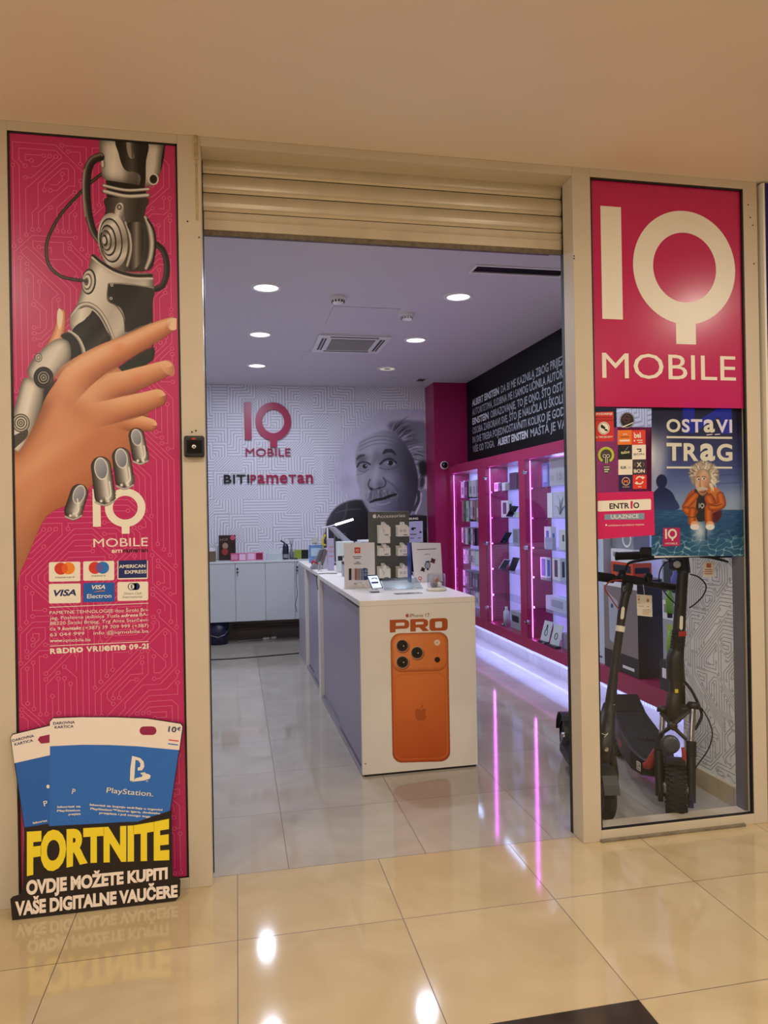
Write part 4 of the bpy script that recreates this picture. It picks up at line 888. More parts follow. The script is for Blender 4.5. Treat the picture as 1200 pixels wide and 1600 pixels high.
    for i in range(90):
        a = rnd.uniform(-2.9, .9); r0 = rnd.uniform(13, 17); r1 = r0+rnd.uniform(5, 12); cx, cy = Q((560, 770))[0]; w = rnd.uniform(-.25, .35)
        P.put(P.line([(cx+r0*math.cos(a), cy+r0*math.sin(a)), (cx+(r0+r1)/2*math.cos(a+w/2), cy+(r0+r1)/2*math.sin(a+w/2)), (cx+r1*math.cos(a+w), cy+r1*math.sin(a+w))], [1.1, .8, .4])[0]*.8, rnd.choice(('efe4d2', 'd9c9b0', '8d7860', 'c4b298', 'f5ecdc', '6e5b48')))
    return P

# ================================================================ left poster
M_printa = vcol_mat('printed_picture', .32, True)
M_print = vcol_mat('printed_poster', .30)
M_skyblue = mat('card_blue', '1F5FB0', .35); M_navy = mat('card_navy', '1F2C66', .35); M_red = mat('print_red', 'D23A2C', .35); M_orange = mat('print_orange', 'EE8A2B', .35)
M_ink = mat('print_black', '121214', .4); M_pb = mat('print_blue', '2F74C2', .35); M_violet = mat('print_overlap', 'C9452E', .35)
def left_poster():
    t = thing('poster', (-.489, -.066, .049), 'tall pink poster with a robot arm gripping a human hand, left of the doorway', 'poster')
    m = MB(); m.box(-.7996, -.1793, -.066, -.058, .049, 3.0006); m.build('panel', M_pink, t)
    PL = Plane('Y', -.066)
    cl = circuit(.60, 2.92, .0225, 11, .95); m = MB(); draw_circuit(m, cl, (-.789, -.0664, .065), (1, 0, 0), (0, 0, 1), .0012, .0072)
    m.build('circuit_lines', M_pinkline, t)
    P = paint_robot(); picture('robot_handshake', P, PL, .0008, M_printa, t, 'picture of a chrome robot arm and a human hand gripping each other')
    # logo
    m = MB(); a = PL(145.5, 835, .0006); b = PL(145.5, 764, .0006); iq_mark(m, a, (1, 0, 0), (0, 0, 1), (b-a).length); m.build('logo', M_cream, t)
    m = MB(); ptext(m, 'MOBILE', PL, (146, 855), (231, 853), 14, .0006); m.build('logo_text', M_cream, t)
    m = MB(); unicase(m, 'BITI', PL, (175, 864), (191, 863.6), 5, .0006, bold=.03); m.build('slogan', M_cream, t)
    m = MB(); unicase(m, 'PameTan', PL, (192, 863.6), (231, 862.6), 5, .0006, bold=.03); m.build('slogan', M_ink, t)
    # payment cards
    def card(x0, y0, x1, y1, matl, border=None):
        c = MB(); r = 2.2; pts = []
        for cx, cy, a in ((x1-r, y0+r, 0), (x0+r, y0+r, 90), (x0+r, y1-r, 180), (x1-r, y1-r, 270)):
            for k in range(5): an = math.radians(a+k*22.5); pts.append(PL(cx+r*math.cos(an), cy-r*math.sin(an)-(cx-x0)*.02, .0006))
        c.add(pts, [tuple(range(len(pts)))]); return c.build('card_logo', matl, t)
    c = card(76.5, 878.5, 125.5, 909, M_cream)
    m = MB(); disc(m, PL, 95, 888.5, 10, 9.5, .0008); m.build('red_disc', M_red, c); m = MB(); disc(m, PL, 107, 888, 10, 9.5, .0009); m.build('yellow_disc', M_orange, c)
    m = MB(); disc(m, PL, 101, 888.2, 5, 7, .0010); m.build('overlap', mat('print_deep_orange', 'E2602A', .35), c); m = MB(); ptext(m, 'mastercard', PL, (86.5, 903.6), (116, 903), 3.4, .0008); m.build('lettering', M_ink, c)
    c = card(130, 877.3, 178.5, 907.5, M_cream)
    m = MB(); disc(m, PL, 148.5, 887.3, 10, 9.5, .0008); m.build('red_disc', M_red, c); m = MB(); disc(m, PL, 160.5, 887, 10, 9.5, .0009); m.build('blue_disc', M_pb, c)
    m = MB(); disc(m, PL, 154.5, 887.2, 5, 7, .0010); m.build('overlap', mat('print_purple', '6E5AA0', .35), c); m = MB(); ptext(m, 'maestro', PL, (143, 901.2), (165, 900.6), 3.4, .0008); m.build('lettering', M_ink, c)
    c = card(183.5, 876, 231, 905.5, M_cream)
    m = MB(); m.add([PL(185, 903.5, .0008), PL(229.6, 902.5, .0008), PL(229.6, 874.8, .0008), PL(185, 876, .0008)], [(0, 1, 2, 3)]); m.build('blue_field', M_navy, c)
    m = MB(); ptext(m, 'AMERICAN', PL, (186, 887.8), (227, 886.8), 5.6, .0010, bold=.02); ptext(m, 'EXPRESS', PL, (195, 896.6), (229, 895.6), 5.6, .0010, bold=.02); m.build('lettering', M_cream, c)
    c = card(76.5, 912.5, 126, 943, M_cream); m = MB(); ptext(m, 'VISA', PL, (84, 931.8), (119, 930.5), 10.5, .0008, bold=.035, shear=.25); m.build('lettering', M_navy, c)
    c = card(130, 911, 179, 941, M_skyblue)
    m = MB(); ptext(m, 'VISA', PL, (143.5, 921), (164.5, 920.2), 7, .0008, bold=.03, shear=.25); ptext(m, 'Electron', PL, (136, 935), (174, 934), 7, .0008, bold=.01); m.build('lettering', M_cream, c)
    m = MB(); m.add([PL(145, 925.5, .0008), PL(155, 923, .0008), PL(164, 922.6, .0008), PL(164, 923.8, .0008), PL(155, 924.2, .0008)], [(0, 1, 2, 3, 4)]); m.build('swoosh', M_orange, c)
    c = card(183.5, 909.5, 231.5, 939, M_cream)
    m = MB(); disc(m, PL, 205.2, 916.6, 5.6, 5.6, .0008); disc(m, PL, 213.5, 916.3, 5, 5.6, .0008); m.add([PL(207, 922, .0008), PL(213, 922, .0008), PL(213, 911, .0008), PL(207, 911, .0008)], [(0, 1, 2, 3)]); m.build('blue_mark', M_navy, c)
    m = MB(); disc(m, PL, 205.2, 916.6, 4.2, 4.6, .0010, a0=60, a1=300); disc(m, PL, 206.2, 916.6, 3.6, 4.4, .0010, a0=-60, a1=60); m.build('white_mark', M_cream, c)
    m = MB(); m.add([PL(204.6, 919.8, .0012), PL(205.8, 919.8, .0012), PL(205.8, 913.4, .0012), PL(204.6, 913.4, .0012)], [(0, 1, 2, 3)]); m.build('mark_bar', M_navy, c)
    m = MB(); ptext(m, 'Diners Club', PL, (193.5, 929.3), (221, 928.6), 4, .0008, shear=.2); ptext(m, 'International', PL, (191.5, 934.8), (222.5, 934), 4, .0008, shear=.2); m.build('lettering', mat('print_grey_blue', '56606E', .4), c)
    # address
    m = MB(); bar(m, PL, (77, 949), (232, 942.5), 1.0, .0006); bar(m, PL, (78, 1009.6), (232, 1002.2), 1.0, .0006); m.build('rule', M_cream, t)
    m = MB()
    k = .16667
    rows = [('PAMETNE TEHNOLOGIJE doo Široki Bri-', 105, 600, 1032, 570), ('jeg, Poslovna jedinica Tuzla', 108, 650, 762, 626), ('BA-', 948, 617, 1030, 612), ('88220 Široki Brijeg, Trg Ante Starčevi-', 108, 700, 1032, 664), ('ća 9', 108, 752, 205, 748), ('(+387) 39 709 999 (+387)', 418, 742, 1032, 718), ('63 044 999    info @iqmobile.ba', 108, 806, 1032, 770), ('iqmobile.ba', 236, 858, 490, 850)]
    for st, x0, y0, x1, y1 in rows: ptext(m, st, PL, (60+x0*k, 860+y0*k), (60+x1*k, 860+y1*k), 5.4, .0006)
    m.build('address_text', M_cream, t)
    m = MB()
    for st, x0, y0, x1, y1 in [('adresa', 775, 626, 935, 619), ('kontakt', 222, 748, 402, 741), ('www.', 108, 862, 232, 858)]: ptext(m, st, PL, (60+x0*k, 860+y0*k), (60+x1*k, 860+y1*k), 5.4, .0006, bold=.02, shear=.2)
    m.build('bold_text', M_cream, t)
    m = MB(); unicase(m, 'RaDno VRIJeme 09-21', PL, (78.5, 1022), (232, 1013.5), 8.6, .0006, bold=.035); m.build('opening_hours', M_cream, t)
left_poster()

# ================================================================ voucher standee in front of it
def standee():
    t = thing('standee', (-.5, -.16, 0), 'cardboard cutout of blue gift cards and yellow lettering, leaning on the pink poster', 'standee')
    y0, y1, h = -.163, -.075, .75; L = Lean((0, y0, 0), (0, -h, (y1-y0)))
    out = [(19, 1438), (16, 1405), (19, 1402), (32, 1398), (36, 1386), (38, 1360), (38, 1300), (30, 1240), (22, 1192), (16, 1153), (19, 1147), (77, 1133), (78, 1126), (83, 1121.5), (120, 1120), (180, 1120), (230, 1122), (283, 1130), (286, 1134), (286, 1142), (280, 1175), (266, 1270), (267, 1369), (280, 1372), (282, 1377), (281, 1400), (274, 1407.5)]
    P = [L(x, y) for x, y in out]
    # put the lowest edge on the floor
    P = [Vector((p.x, p.y, max(p.z, .001))) for p in P]
    m = MB(); m.prism(P, (0, .006, 0)); fix_normals(m.build('board', mat('standee_black', '231B18', .4), t))
    Wh = mat('card_white', 'F0E2D4', .35); Bl = mat('gift_card_blue', '2E6DC0', .35); Bl2 = mat('gift_card_blue_middle', '2862B4', .35)
    def pp(name, pts, l, mt, par=t):
        m = MB(); ppoly(m, L, pts, l); return m.build(name, mt, par)
    c1 = pp('gift_card', [(39, 1298), (24, 1195), (17, 1153), (20, 1148), (78, 1134), (78, 1291), (60, 1296)], .0006, Bl2)
    pp('white_band', [(22.5, 1192.5), (17, 1153), (20, 1148), (78, 1134), (78, 1180)], .0009, Wh, c1)
    c2 = pp('gift_card', [(78, 1292), (78, 1128), (83, 1122.5), (130, 1120.6), (130, 1290)], .0008, Bl)
    pp('white_band', [(78, 1166), (78, 1128), (83, 1122.5), (130, 1120.6), (130, 1163.5)], .0011, Wh, c2)
    c3 = pp('gift_card', [(128, 1290), (128, 1120.8), (180, 1121), (230, 1123), (282, 1131), (285, 1135), (285, 1141), (279, 1175), (265, 1270), (255, 1278), (200, 1288)], .0012, Bl)
    pp('white_band', [(128, 1163.6), (128, 1120.8), (180, 1121), (230, 1123), (282, 1131), (285, 1135), (280, 1172), (214, 1166), (170, 1164)], .0015, Wh, c3)
    def slot(x0, y0, x1, y1, par, l):
        m = MB(); r = (y1-y0)/2; pts = []
        for cx, a in ((x1-r, -90), (x0+r, 90)):
            for k in range(9): an = math.radians(a+k*22.5); pts.append(L(cx+r*math.cos(an), (y0+y1)/2-r*math.sin(an), l))
        m.add(pts, [tuple(range(len(pts)))]); m.build('hanging_slot', mat('slot_pink', '97204C', .4), par)
    m = MB(); ppoly(m, L, [(59, 1156), (62, 1151), (77.5, 1147.5), (77.5, 1160.5), (64, 1162)], .0012); m.build('hanging_slot', mat('slot_pink', '97204C', .4), c1); slot(218, 1135, 244.5, 1148.5, c3, .0018)
    ink = mat('card_text_blue', '2E3C66', .4); K = dict(bold=.02)
    m = MB(); ptext(m, 'DAROVNA', L, (19.5, 1159.5), (53.5, 1151.5), 4.6, .0012, **K); ptext(m, 'KARTICA', L, (23, 1165.5), (52, 1158.6), 4.6, .0012, **K); m.build('lettering', ink, c1)
    m = MB(); ptext(m, 'DAROVNA', L, (83, 1132.5), (117, 1130.5), 4.6, .0014, **K); ptext(m, 'KARTICA', L, (85.5, 1138.6), (115, 1137), 4.6, .0014, **K); m.build('lettering', ink, c2)
    m = MB(); ptext(m, '10', L, (262.5, 1143.5), (275, 1144.5), 9.5, .0018, bold=.02); ptext(m, '€', L, (276.5, 1141.6), (282, 1142), 6, .0018, **K); m.build('price', ink, c3)
    m = MB(); bar(m, L, (263.5, 1156), (279, 1158), 1.8, .0018); m.build('flag_stripe', M_red, c3); m = MB(); bar(m, L, (262.5, 1162), (278, 1164), 1.8, .0018); m.build('flag_stripe', M_pb, c3)
    # upright and lying letter mark
    m = MB(); ppoly(m, L, [(203, 1220), (203.8, 1200), (206.5, 1181), (212, 1182.5), (209.5, 1220.5)], .0018)
    ppoly(m, L, [(212, 1182.5), (219, 1184.5), (224.5, 1190), (225.5, 1198), (222, 1203.5), (215, 1204), (215.4, 1199.5), (219, 1198), (219.5, 1193), (216.5, 1188.5), (211.4, 1187)], .0018)
    ppoly(m, L, [(206, 1221.5), (212, 1216), (222, 1213.5), (224, 1208), (232, 1209.5), (235.5, 1212), (234, 1216.5), (225, 1219.5)], .0018); ppoly(m, L, [(219, 1208), (226, 1206.5), (228, 1208.5), (222, 1211)], .0018); m.build('logo', M_cream, c3)
    m = MB(); ptext(m, 'PlayStation.', L, (166, 1238.5), (239, 1244.5), 9, .0018, bold=.005); ptext(m, '®', L, (228, 1222), (231.5, 1222.2), 3.2, .0018)
    for st, x0, y0, x1, y1 in (('Iskoristi za kupnju sadržaja u trgovini', 140, 1258.8, 253.5, 1267), ('PlayStation™Store: igara, dodataka,', 141, 1265, 252, 1272.6), ('pretplata i još mnogo toga', 155, 1271.5, 235, 1277.6)): ptext(m, st, L, (x0, y0), (x1, y1), 3.6, .0018, bold=.03)
    m.build('lettering', M_cream, c3)
    m = MB(); ptext(m, 'P', L, (112, 1240.5), (117, 1241), 9, .0014, bold=.01)
    for st, x0, y0, x1, y1 in (('Iskoristi za', 89.5, 1262.5, 126, 1261.5), ('PlayStation', 89, 1268.5, 125, 1267.5), ('pretplata', 107, 1274, 126, 1273)): ptext(m, st, L, (x0, y0), (x1, y1), 3.6, .0014, bold=.03)
    m.build('lettering', M_cream, c2)
    m = MB(); ptext(m, 'P', L, (69, 1260), (75, 1258.5), 9, .0012, bold=.01); ptext(m, 'Iskorist', L, (51.5, 1287.5), (74, 1283.5), 3.6, .0012, bold=.03); disc(m, L, 75, 1229, 2.5, 3, .0012); m.build('lettering', M_cream, c1)
    bt = MB(); ppoly(bt, L, [(36, 1376), (38, 1293), (76, 1287), (76, 1291), (150, 1287), (200, 1284), (215, 1284), (240, 1275), (268, 1266), (270, 1370), (160, 1392), (34, 1400)], .0020); bt.build('title_ground', mat('standee_black', '231B18', .4), t)
    m = MB(); warptext(m, 'FORTNITE', L, 42, 264.5, lambda x: 1295.5-(x-42)*.055-8*max(0, (x-215)/50), lambda x: 1369-17*min(1, (x-42)/95)-8*(x-42)/222, .0026, bold=.055)
    m.build('title', mat('title_yellow', 'F6DC2E', .35), t)
    m = MB(); warptext(m, 'OVDJE MOŽETE KUPITI', L, 41, 262, lambda x: 1374.5-(x-41)*.094, lambda x: 1399-(x-41)*.116, .0026, bold=.05); warptext(m, 'VAŠE DIGITALNE VAUČERE', L, 23.5, 277.5, lambda x: 1407.5-(x-24)*.104, lambda x: 1431.5-(x-24)*.117, .0026, bold=.05)
    m.build('caption', mat('caption_cream', 'F6E6D6', .35), t)
    # folded support strut behind
    m = MB(); m.prism([Vector((-.52, -.14, .01)), Vector((-.48, -.14, .01)), Vector((-.49, -.075, .62)), Vector((-.51, -.075, .62))], (0, .002, 0)); m.build('strut', mat('cardboard', 'A88A64', .7), t)
standee()

# ================================================================ pink company sign over the window
def iq_sign():
    t = thing('shop_sign', (2.0265, -.060, 1.97), 'large pink sign with the white company mark, upper right of the doorway', 'sign')
    m = MB(); m.box(1.642, 2.411, -.058, -.048, 1.970, 3.0006); m.build('panel', mat('sign_pink', 'C01C58', .22, coat=.2), t)
    m = MB(); iq_mark(m, (1.690, -.0586, 2.266), (1, 0, 0), (0, 0, 1), .62); m.build('company_mark', M_cream, t)
    m = MB(); text_to(m, 'MOBILE', (1.685, -.0586, 2.101), (1, 0, 0), (0, 0, 1), .688, .122); m.build('company_name', M_cream, t)
iq_sign()
MB().box(1.642, 2.411, -.046, -.040, .054, 1.970).build('window_1', M_glass, kind='structure')

# ================================================================ stickers on the glass
SP = Plane('Y', -.0475)
def sticker(name, pts, mt, label, cat='sticker', group=None):
    c = [SP(x, y) for x, y in pts]; cx = sum(p.x for p in c)/len(c); cz = min(p.z for p in c)
    t = thing(name, (cx, -.0475, cz), label, cat, group); m = MB(); m.prism([SP(x, y) for x, y in pts], (0, .0006, 0)); m.build('sheet', mt, t); return t
def sub(t, name, mt): return lambda m: m.build(name, mt, t)
def stickers():
    t = sticker('sticker', [(927.5, 690), (959.5, 689), (958.5, 643), (926.5, 644)], mat('warning_red', 'D02C22', .35), 'red warning sticker with a camera in a white circle, top left of the window')
    m = MB(); ptext(m, 'UPOZORENJE', SP, (929.5, 648.6), (957, 648), 3.4, .0005, bold=.02); ptext(m, 'ALL TIME SECURITY', SP, (929, 684.4), (957.5, 684), 3, .0005, bold=.02); m.build('white_text', M_cream, t)
    m = MB(); ptext(m, 'PROSTOR JE POD', SP, (931, 653.6), (956, 653.2), 2.6, .0005); ptext(m, 'VIDEO NADZOROM', SP, (930, 658.2), (957, 657.8), 2.6, .0005); m.build('black_text', M_ink, t)
    m = MB(); disc(m, SP, 943.5, 669, 9.2, 10, .0005); m.build('disc', M_cream, t)
    m = MB(); disc(m, SP, 943.5, 669, 8.2, 9, .0007, rin=.93); ppoly(m, SP, [(938.5, 665), (940, 663), (946, 667.5), (945, 671), (939, 668.5)], .0007); ppoly(m, SP, [(944, 669.5), (949, 671), (949.5, 674), (945, 673)], .0007); m.build('camera_symbol', M_ink, t)
    n = 40; t = sticker('sticker', [(980+11.6*math.cos(2*math.pi*k/n), 656.5-12.6*math.sin(2*math.pi*k/n)) for k in range(n)], M_ink, 'round black sticker with a dark red ring and a white stroke')
    m = MB(); disc(m, SP, 979, 654, 5.6, 6.2, .0005, rin=.82); bar(m, SP, (975, 650), (983, 658.4), 1.2, .0005); bar(m, SP, (975, 654), (983, 654), 1.2, .0005); m.build('symbol', mat('print_brown_red', '6E2A22', .4), t)
    m = MB(); ppoly(m, SP, [(971.5, 666.8), (990, 659.5), (990, 660.6), (973, 668.2)], .0005); disc(m, SP, 980, 656.5, 10.8, 11.8, .0004, rin=.965); m.build('stroke', M_cream, t)
    # eight app squares
    X = ((965, 987), (987, 1008.5)); Yy = (672, 695, 718, 742, 764); g = 'square partner stickers on the window'
    def sq(c, r, mt, lab):
        x0, x1 = X[c]; d = r*.6; return sticker('sticker', [(x0+d, Yy[r+1]), (x1+d, Yy[r+1]-.4), (x1+d, Yy[r]-.2), (x0+d, Yy[r]+.2)], mt, lab, group=g)
    t = sq(0, 0, mat('sq_orange', 'EC7A22', .35), 'square orange sticker, top left of the eight partner squares')
    m = MB(); bar(m, SP, (973, 678.5), (980, 678.3), 1.2, .0005); bar(m, SP, (968, 688.6), (984, 688.2), 3, .0005); m.build('print', M_cream, t); m = MB(); bar(m, SP, (969, 683), (983, 682.6), 1.3, .0005); m.build('print', mat('print_brown', '7A4418', .4), t)
    t = sq(1, 0, mat('sq_red', 'DE3A2A', .35), 'square red sticker with white letters, top right of the eight partner squares')
    m = MB(); ptext(m, 'bel', SP, (991, 684.6), (1001.5, 684), 9.4, .0005, bold=.03); bar(m, SP, (995, 688), (1004, 687.8), 1.4, .0005); bar(m, SP, (997, 691.4), (1004, 691.2), 1.4, .0005); disc(m, SP, 991.3, 688.6, 1.4, 1.4, .0005); m.build('print', M_cream, t)
    t = sq(0, 1, M_ink, 'square black sticker with pale slanted lettering'); m = MB(); ptext(m, 'tuloo', SP, (970.5, 709.5), (984, 708), 5, .0005, bold=.03, shear=.2); m.build('print', mat('print_pale_yellow', 'D8D49A', .4), t); m = MB(); ppoly(m, SP, [(977, 703), (981.5, 697.5), (982, 698.2), (978, 703.6)], .0005); m.build('spark', mat('print_teal', '7A8A90', .4), t)
    t = sq(1, 1, M_cream, 'square white sticker with a black arrow mark over the letters BON'); m = MB(); ptext(m, 'BON', SP, (990.5, 711.5), (1006.5, 711), 3.4, .0005); ppoly(m, SP, [(995, 701), (1002, 701), (1002, 706), (998, 706), (998, 704.6), (1000.4, 704.6), (1000.4, 702.6), (995, 702.6)], .0005); m.build('print', M_ink, t)
    t = sq(0, 2, M_cream, 'square white sticker reading KLIK'); m = MB(); ptext(m, 'KLIK', SP, (970, 732.6), (979, 732.4), 4.4, .0005, bold=.03); m.build('print', M_ink, t)
    m = MB(); ptext(m, '24', SP, (980.5, 732.4), (985.5, 732.3), 4.4, .0005); m.build('print', mat('print_light_grey', 'B0ACA2', .4), t)
    t = sq(1, 2, mat('sq_dark_grey', '3C3336', .35), 'square dark sticker with a bracketed X over the letters BON'); m = MB(); ptext(m, 'X', SP, (995, 729.6), (1002.5, 729.4), 7.4, .0005, bold=.02); ptext(m, 'BON', SP, (990.5, 739), (1007.5, 738.6), 6, .0005, bold=.03); m.build('print', M_cream, t)
    m = MB(); disc(m, SP, 999, 726, 8, 4.8, .0005, a0=140, a1=220, rin=.86); disc(m, SP, 999, 726, 8, 4.8, .0005, a0=-40, a1=40, rin=.86); m.build('brackets', mat('print_dusty_red', '9C5A5C', .4), t)
    t = sq(0, 3, mat('sq_navy', '25204E', .35), 'square navy sticker with an orange ringed M'); m = MB(); disc(m, SP, 978, 752, 6.4, 6.4, .0005, rin=.82); ptext(m, 'M-BON', SP, (973, 762), (983.5, 761.8), 2.4, .0005); m.build('print', mat('print_peach', 'E8B890', .4), t); m = MB(); ptext(m, 'M', SP, (975, 755), (981, 754.9), 5.4, .0006, bold=.04); m.build('letter', mat('sq_orange', 'EC7A22', .35), t)
    t = sq(1, 3, mat('sq_red', 'DE3A2A', .35), 'square red sticker with two white circling arrows'); m = MB(); disc(m, SP, 999.5, 750.5, 6.4, 6.6, .0005, a0=20, a1=165, rin=.7, n=16); disc(m, SP, 999.5, 750.5, 6.4, 6.6, .0005, a0=200, a1=345, rin=.7, n=16)
    ppoly(m, SP, [(1003, 743.5), (1008, 746), (1003.5, 749)], .0006); ppoly(m, SP, [(996, 757.5), (991.5, 755), (995.5, 752)], .0006); bar(m, SP, (997, 760.6), (1002, 760.5), 1.1, .0005); m.build('print', M_cream, t)
    # green bulb
    pts = [(947+12.8*math.cos(2*math.pi*k/n), 711-13*math.sin(2*math.pi*k/n)) for k in range(n)]
    t = sticker('sticker', pts, mat('bulb_ground', '4A4038', .4), 'round green and grey sticker showing a light bulb')
    m = MB(); disc(m, SP, 947, 711, 12.6, 12.8, .0005, a0=-58, a1=238, rin=.70, n=40); m.build('green_ring', mat('lime', 'B9C63A', .35), t)
    m = MB(); ppoly(m, SP, [(942.5, 727), (952.5, 727), (954, 736), (948, 741), (944, 739)], -.0001); m.build('bulb_socket', mat('bulb_ground', '4A4038', .4), t)
    m = MB(); disc(m, SP, 944.6, 712.5, 2.9, 2.6, .0007, rin=.75); disc(m, SP, 950, 712.5, 2.9, 2.6, .0007, rin=.75); bar(m, SP, (946, 719), (946.9, 719), 10, .0007); bar(m, SP, (948.6, 719), (949.4, 719), 10, .0007); bar(m, SP, (943.5, 729.8), (952.5, 729.6), 1, .0006); bar(m, SP, (944, 733.6), (952, 733.4), 1.6, .0006); bar(m, SP, (944.4, 737), (950, 736.9), 1.2, .0006); m.build('filament', M_cream, t)
    # ticket sign
    t = sticker('ticket_sign', [(930.5, 843), (1023.3, 836), (1021, 767.5), (928, 770)], mat('ticket_pink', 'CE2562', .32), 'pink sheet advertising ticket sales, below the square stickers', 'sign')
    m = MB(); pts = [(934, 782.8), (1016, 779.6)]+[(1016.6+(k % 2)*1.2, 780.5+k*1.55) for k in range(11)]+[(1017, 796.4), (935, 799.4)]+[(934.6-(k % 2)*1.2, 798.4-k*1.45) for k in range(11)]
    ppoly(m, SP, pts, .0005); m.build('ticket_band', M_cream, t)
    m = MB(); ptext(m, 'ENTR', SP, (952.4, 795.4), (983.4, 794.4), 9.4, .0007, bold=.025); ptext(m, 'O', SP, (989.6, 794.2), (999, 793.9), 9.6, .0007, bold=.03); m.build('black_letters', M_ink, t)
    m = MB(); ppoly(m, SP, [(985.6, 795), (988.2, 795), (988.8, 785), (987, 783), (985, 785.5)], .0007); disc(m, SP, 987, 784.4, 2, 1.8, .0008); m.build('pink_letter', mat('ticket_pink', 'CE2562', .32), t)
    m = MB(); ppoly(m, SP, [(944.6, 812), (1007, 811.5), (1006.8, 801.6), (944.5, 803.8)], .0005); m.build('blue_band', mat('ticket_blue_grey', '7F98AE', .35), t)
    m = MB(); ptext(m, 'ULAZNICE', SP, (954.5, 810.6), (998, 809.2), 6.4, .0007, bold=.01); ptext(m, 'ovlašteno prodajno mjesto', SP, (950.5, 822.4), (1006.5, 820.6), 3.2, .0005); disc(m, SP, 947.3, 820.4, 1.4, 1.5, .0005); m.build('white_letters', M_cream, t)
stickers()

# ================================================================ pool poster inside the glass
def pool_poster():
    PLp = Plane('Y', -.034)
    a = PLp(1018, 868); b = PLp(1167, 868)
    t = thing('poster', ((a.x+b.x)/2, -.034, a.z), 'blue pool poster with a crouching man in an orange tracksuit, in the right window', 'poster')
    picture('sheet', paint_pool(), PLp, .0, M_print, t)
    m = MB(); p = PLp(1018.5, 638, -.002); q = PLp(1166.5, 867, -.002); m.box(p.x, q.x, PLp.val+.001, PLp.val+.003, q.z, p.z); m.build('backing', M_white, t)
    m = MB(); unicase(m, 'OSTaVI', PLp, (1041.5, 675.5), (1144, 676.2), 21, .001, bold=.028, gap=.10); unicase(m, 'TRaG', PLp, (1041.5, 719.8), (1144.5, 721), 28, .001, bold=.03, gap=.10)
    bar(m, PLp, (1041.5, 683), (1144, 684.2), 3.2, .001); bar(m, PLp, (1041.8, 730.4), (1081, 730.6), 3, .001); bar(m, PLp, (1116.5, 730.6), (1144, 730.8), 3, .001)
    bar(m, PLp, (1104, 679.6), (1113, 678.6), 1.4, .001); bar(m, PLp, (1117, 679), (1125, 678.4), 1.4, .001); m.build('headline', M_cream, t)
    m = MB(); ppoly(m, PLp, [(1035.5, 854), (1062.5, 852.5), (1062.5, 824.5), (1036, 825)], .001); m.build('logo_square', M_pink, t)
    m = MB(); u = PLp(1039.5, 845, .0015); v = PLp(1039.5, 826.6, .0015); iq_mark(m, u, (1, 0, 0), (0, 0, 1), (v-u).length); ptext(m, 'MOBILE', PLp, (1040, 850.8), (1058.5, 850.4), 3, .0015); m.build('logo', M_cream, t)
    m = MB(); u = PLp(1092, 795, .0015); v = PLp(1092, 785.5, .0015); iq_mark(m, u, (1, 0, 0), (0, 0, 1), (v-u).length*.9); m.build('shirt_logo', mat('print_light_grey2', 'C8C4BC', .4), t)
pool_poster()

# ================================================================ quotations on the black panel
def wall_quotes():
    t = thing('wall_lettering', (XW-.006, 3.8, 2.15), 'rows of pale capital lettering on the black wall panel above the magenta cabinets', 'lettering')
    PX = Plane('X', XW-.0065); ex = Vector((0, -1, 0)); z = Vector((0, 0, 1))
    a1, a6 = PX(737.5, 637), PX(738, 708.5); c1, c6 = PX(883, 566), PX(884, 667)
    ya = PX(738, 650).y; y_r = PX(884, 600).y
    zt = (a1.z+c1.z)/2; zb = (a6.z+c6.z)/2; step = (zt-zb)/5; h = step*.76; W = ya-y_r
    rows = [('ALBERT EINSTEIN', ' DA BI ME KAZNILA ZBOG PRIJEZI', 'RA PREMA'), ('', 'AUTORITETIMA, SUDBINA ME I SAMOG UČINILA AUTORI', 'TETOM.'), ('EINSTEIN', ' OBRAZOVANJE, TO JE ONO, ŠTO OSTA', 'JE KAD'), ('', 'OSOBA ZABORAVI SVE, ŠTO JE NAUČILA U ŠKOLI.', ''), ('', 'IN SVE TREBA POJEDNOSTAVNITI KOLIKO JE GOD', ' MOGUĆE'), ('', 'VIŠE OD TOGA. ', '')]
    def put(s, y, w, r, bold, name, mt):
        m = MB(); text_to(m, s, (XW-.0066, y, zt-r*step), ex, z, w, h, bold=bold, res=2); m.build(name, mt, t)
    bright = mat('wall_text_white', 'D2D4DA', .5)
    fr = [(.37, 1.0, 1.17), (0, 1.0, 1.12), (.235, 1.0, 1.12), (0, 1.0, 0), (0, 1.0, 1.14), (0, .31, 0)]
    for r, ((b, s, x), (f0, f1, f2)) in enumerate(zip(rows, fr)):
        if b: put(b, ya, W*(f0-.01), r, .03, 'bold_words', bright)
        put(s.strip(), ya-W*(f0+.015 if b else 0), W*(f1-f0-.015), r, .012, 'words', M_textw)
        if x: put(x.strip(), y_r-.02, W*(f2-f1), r, .012, 'words', M_textw)
    put('ALBERT EINSTEIN', ya-W*.335, W*.33, 5, .03, 'bold_words', bright); put('MAŠTA JE VAŽNIJA', ya-W*.69, W*.45, 5, .012, 'words', M_textw)
wall_quotes()

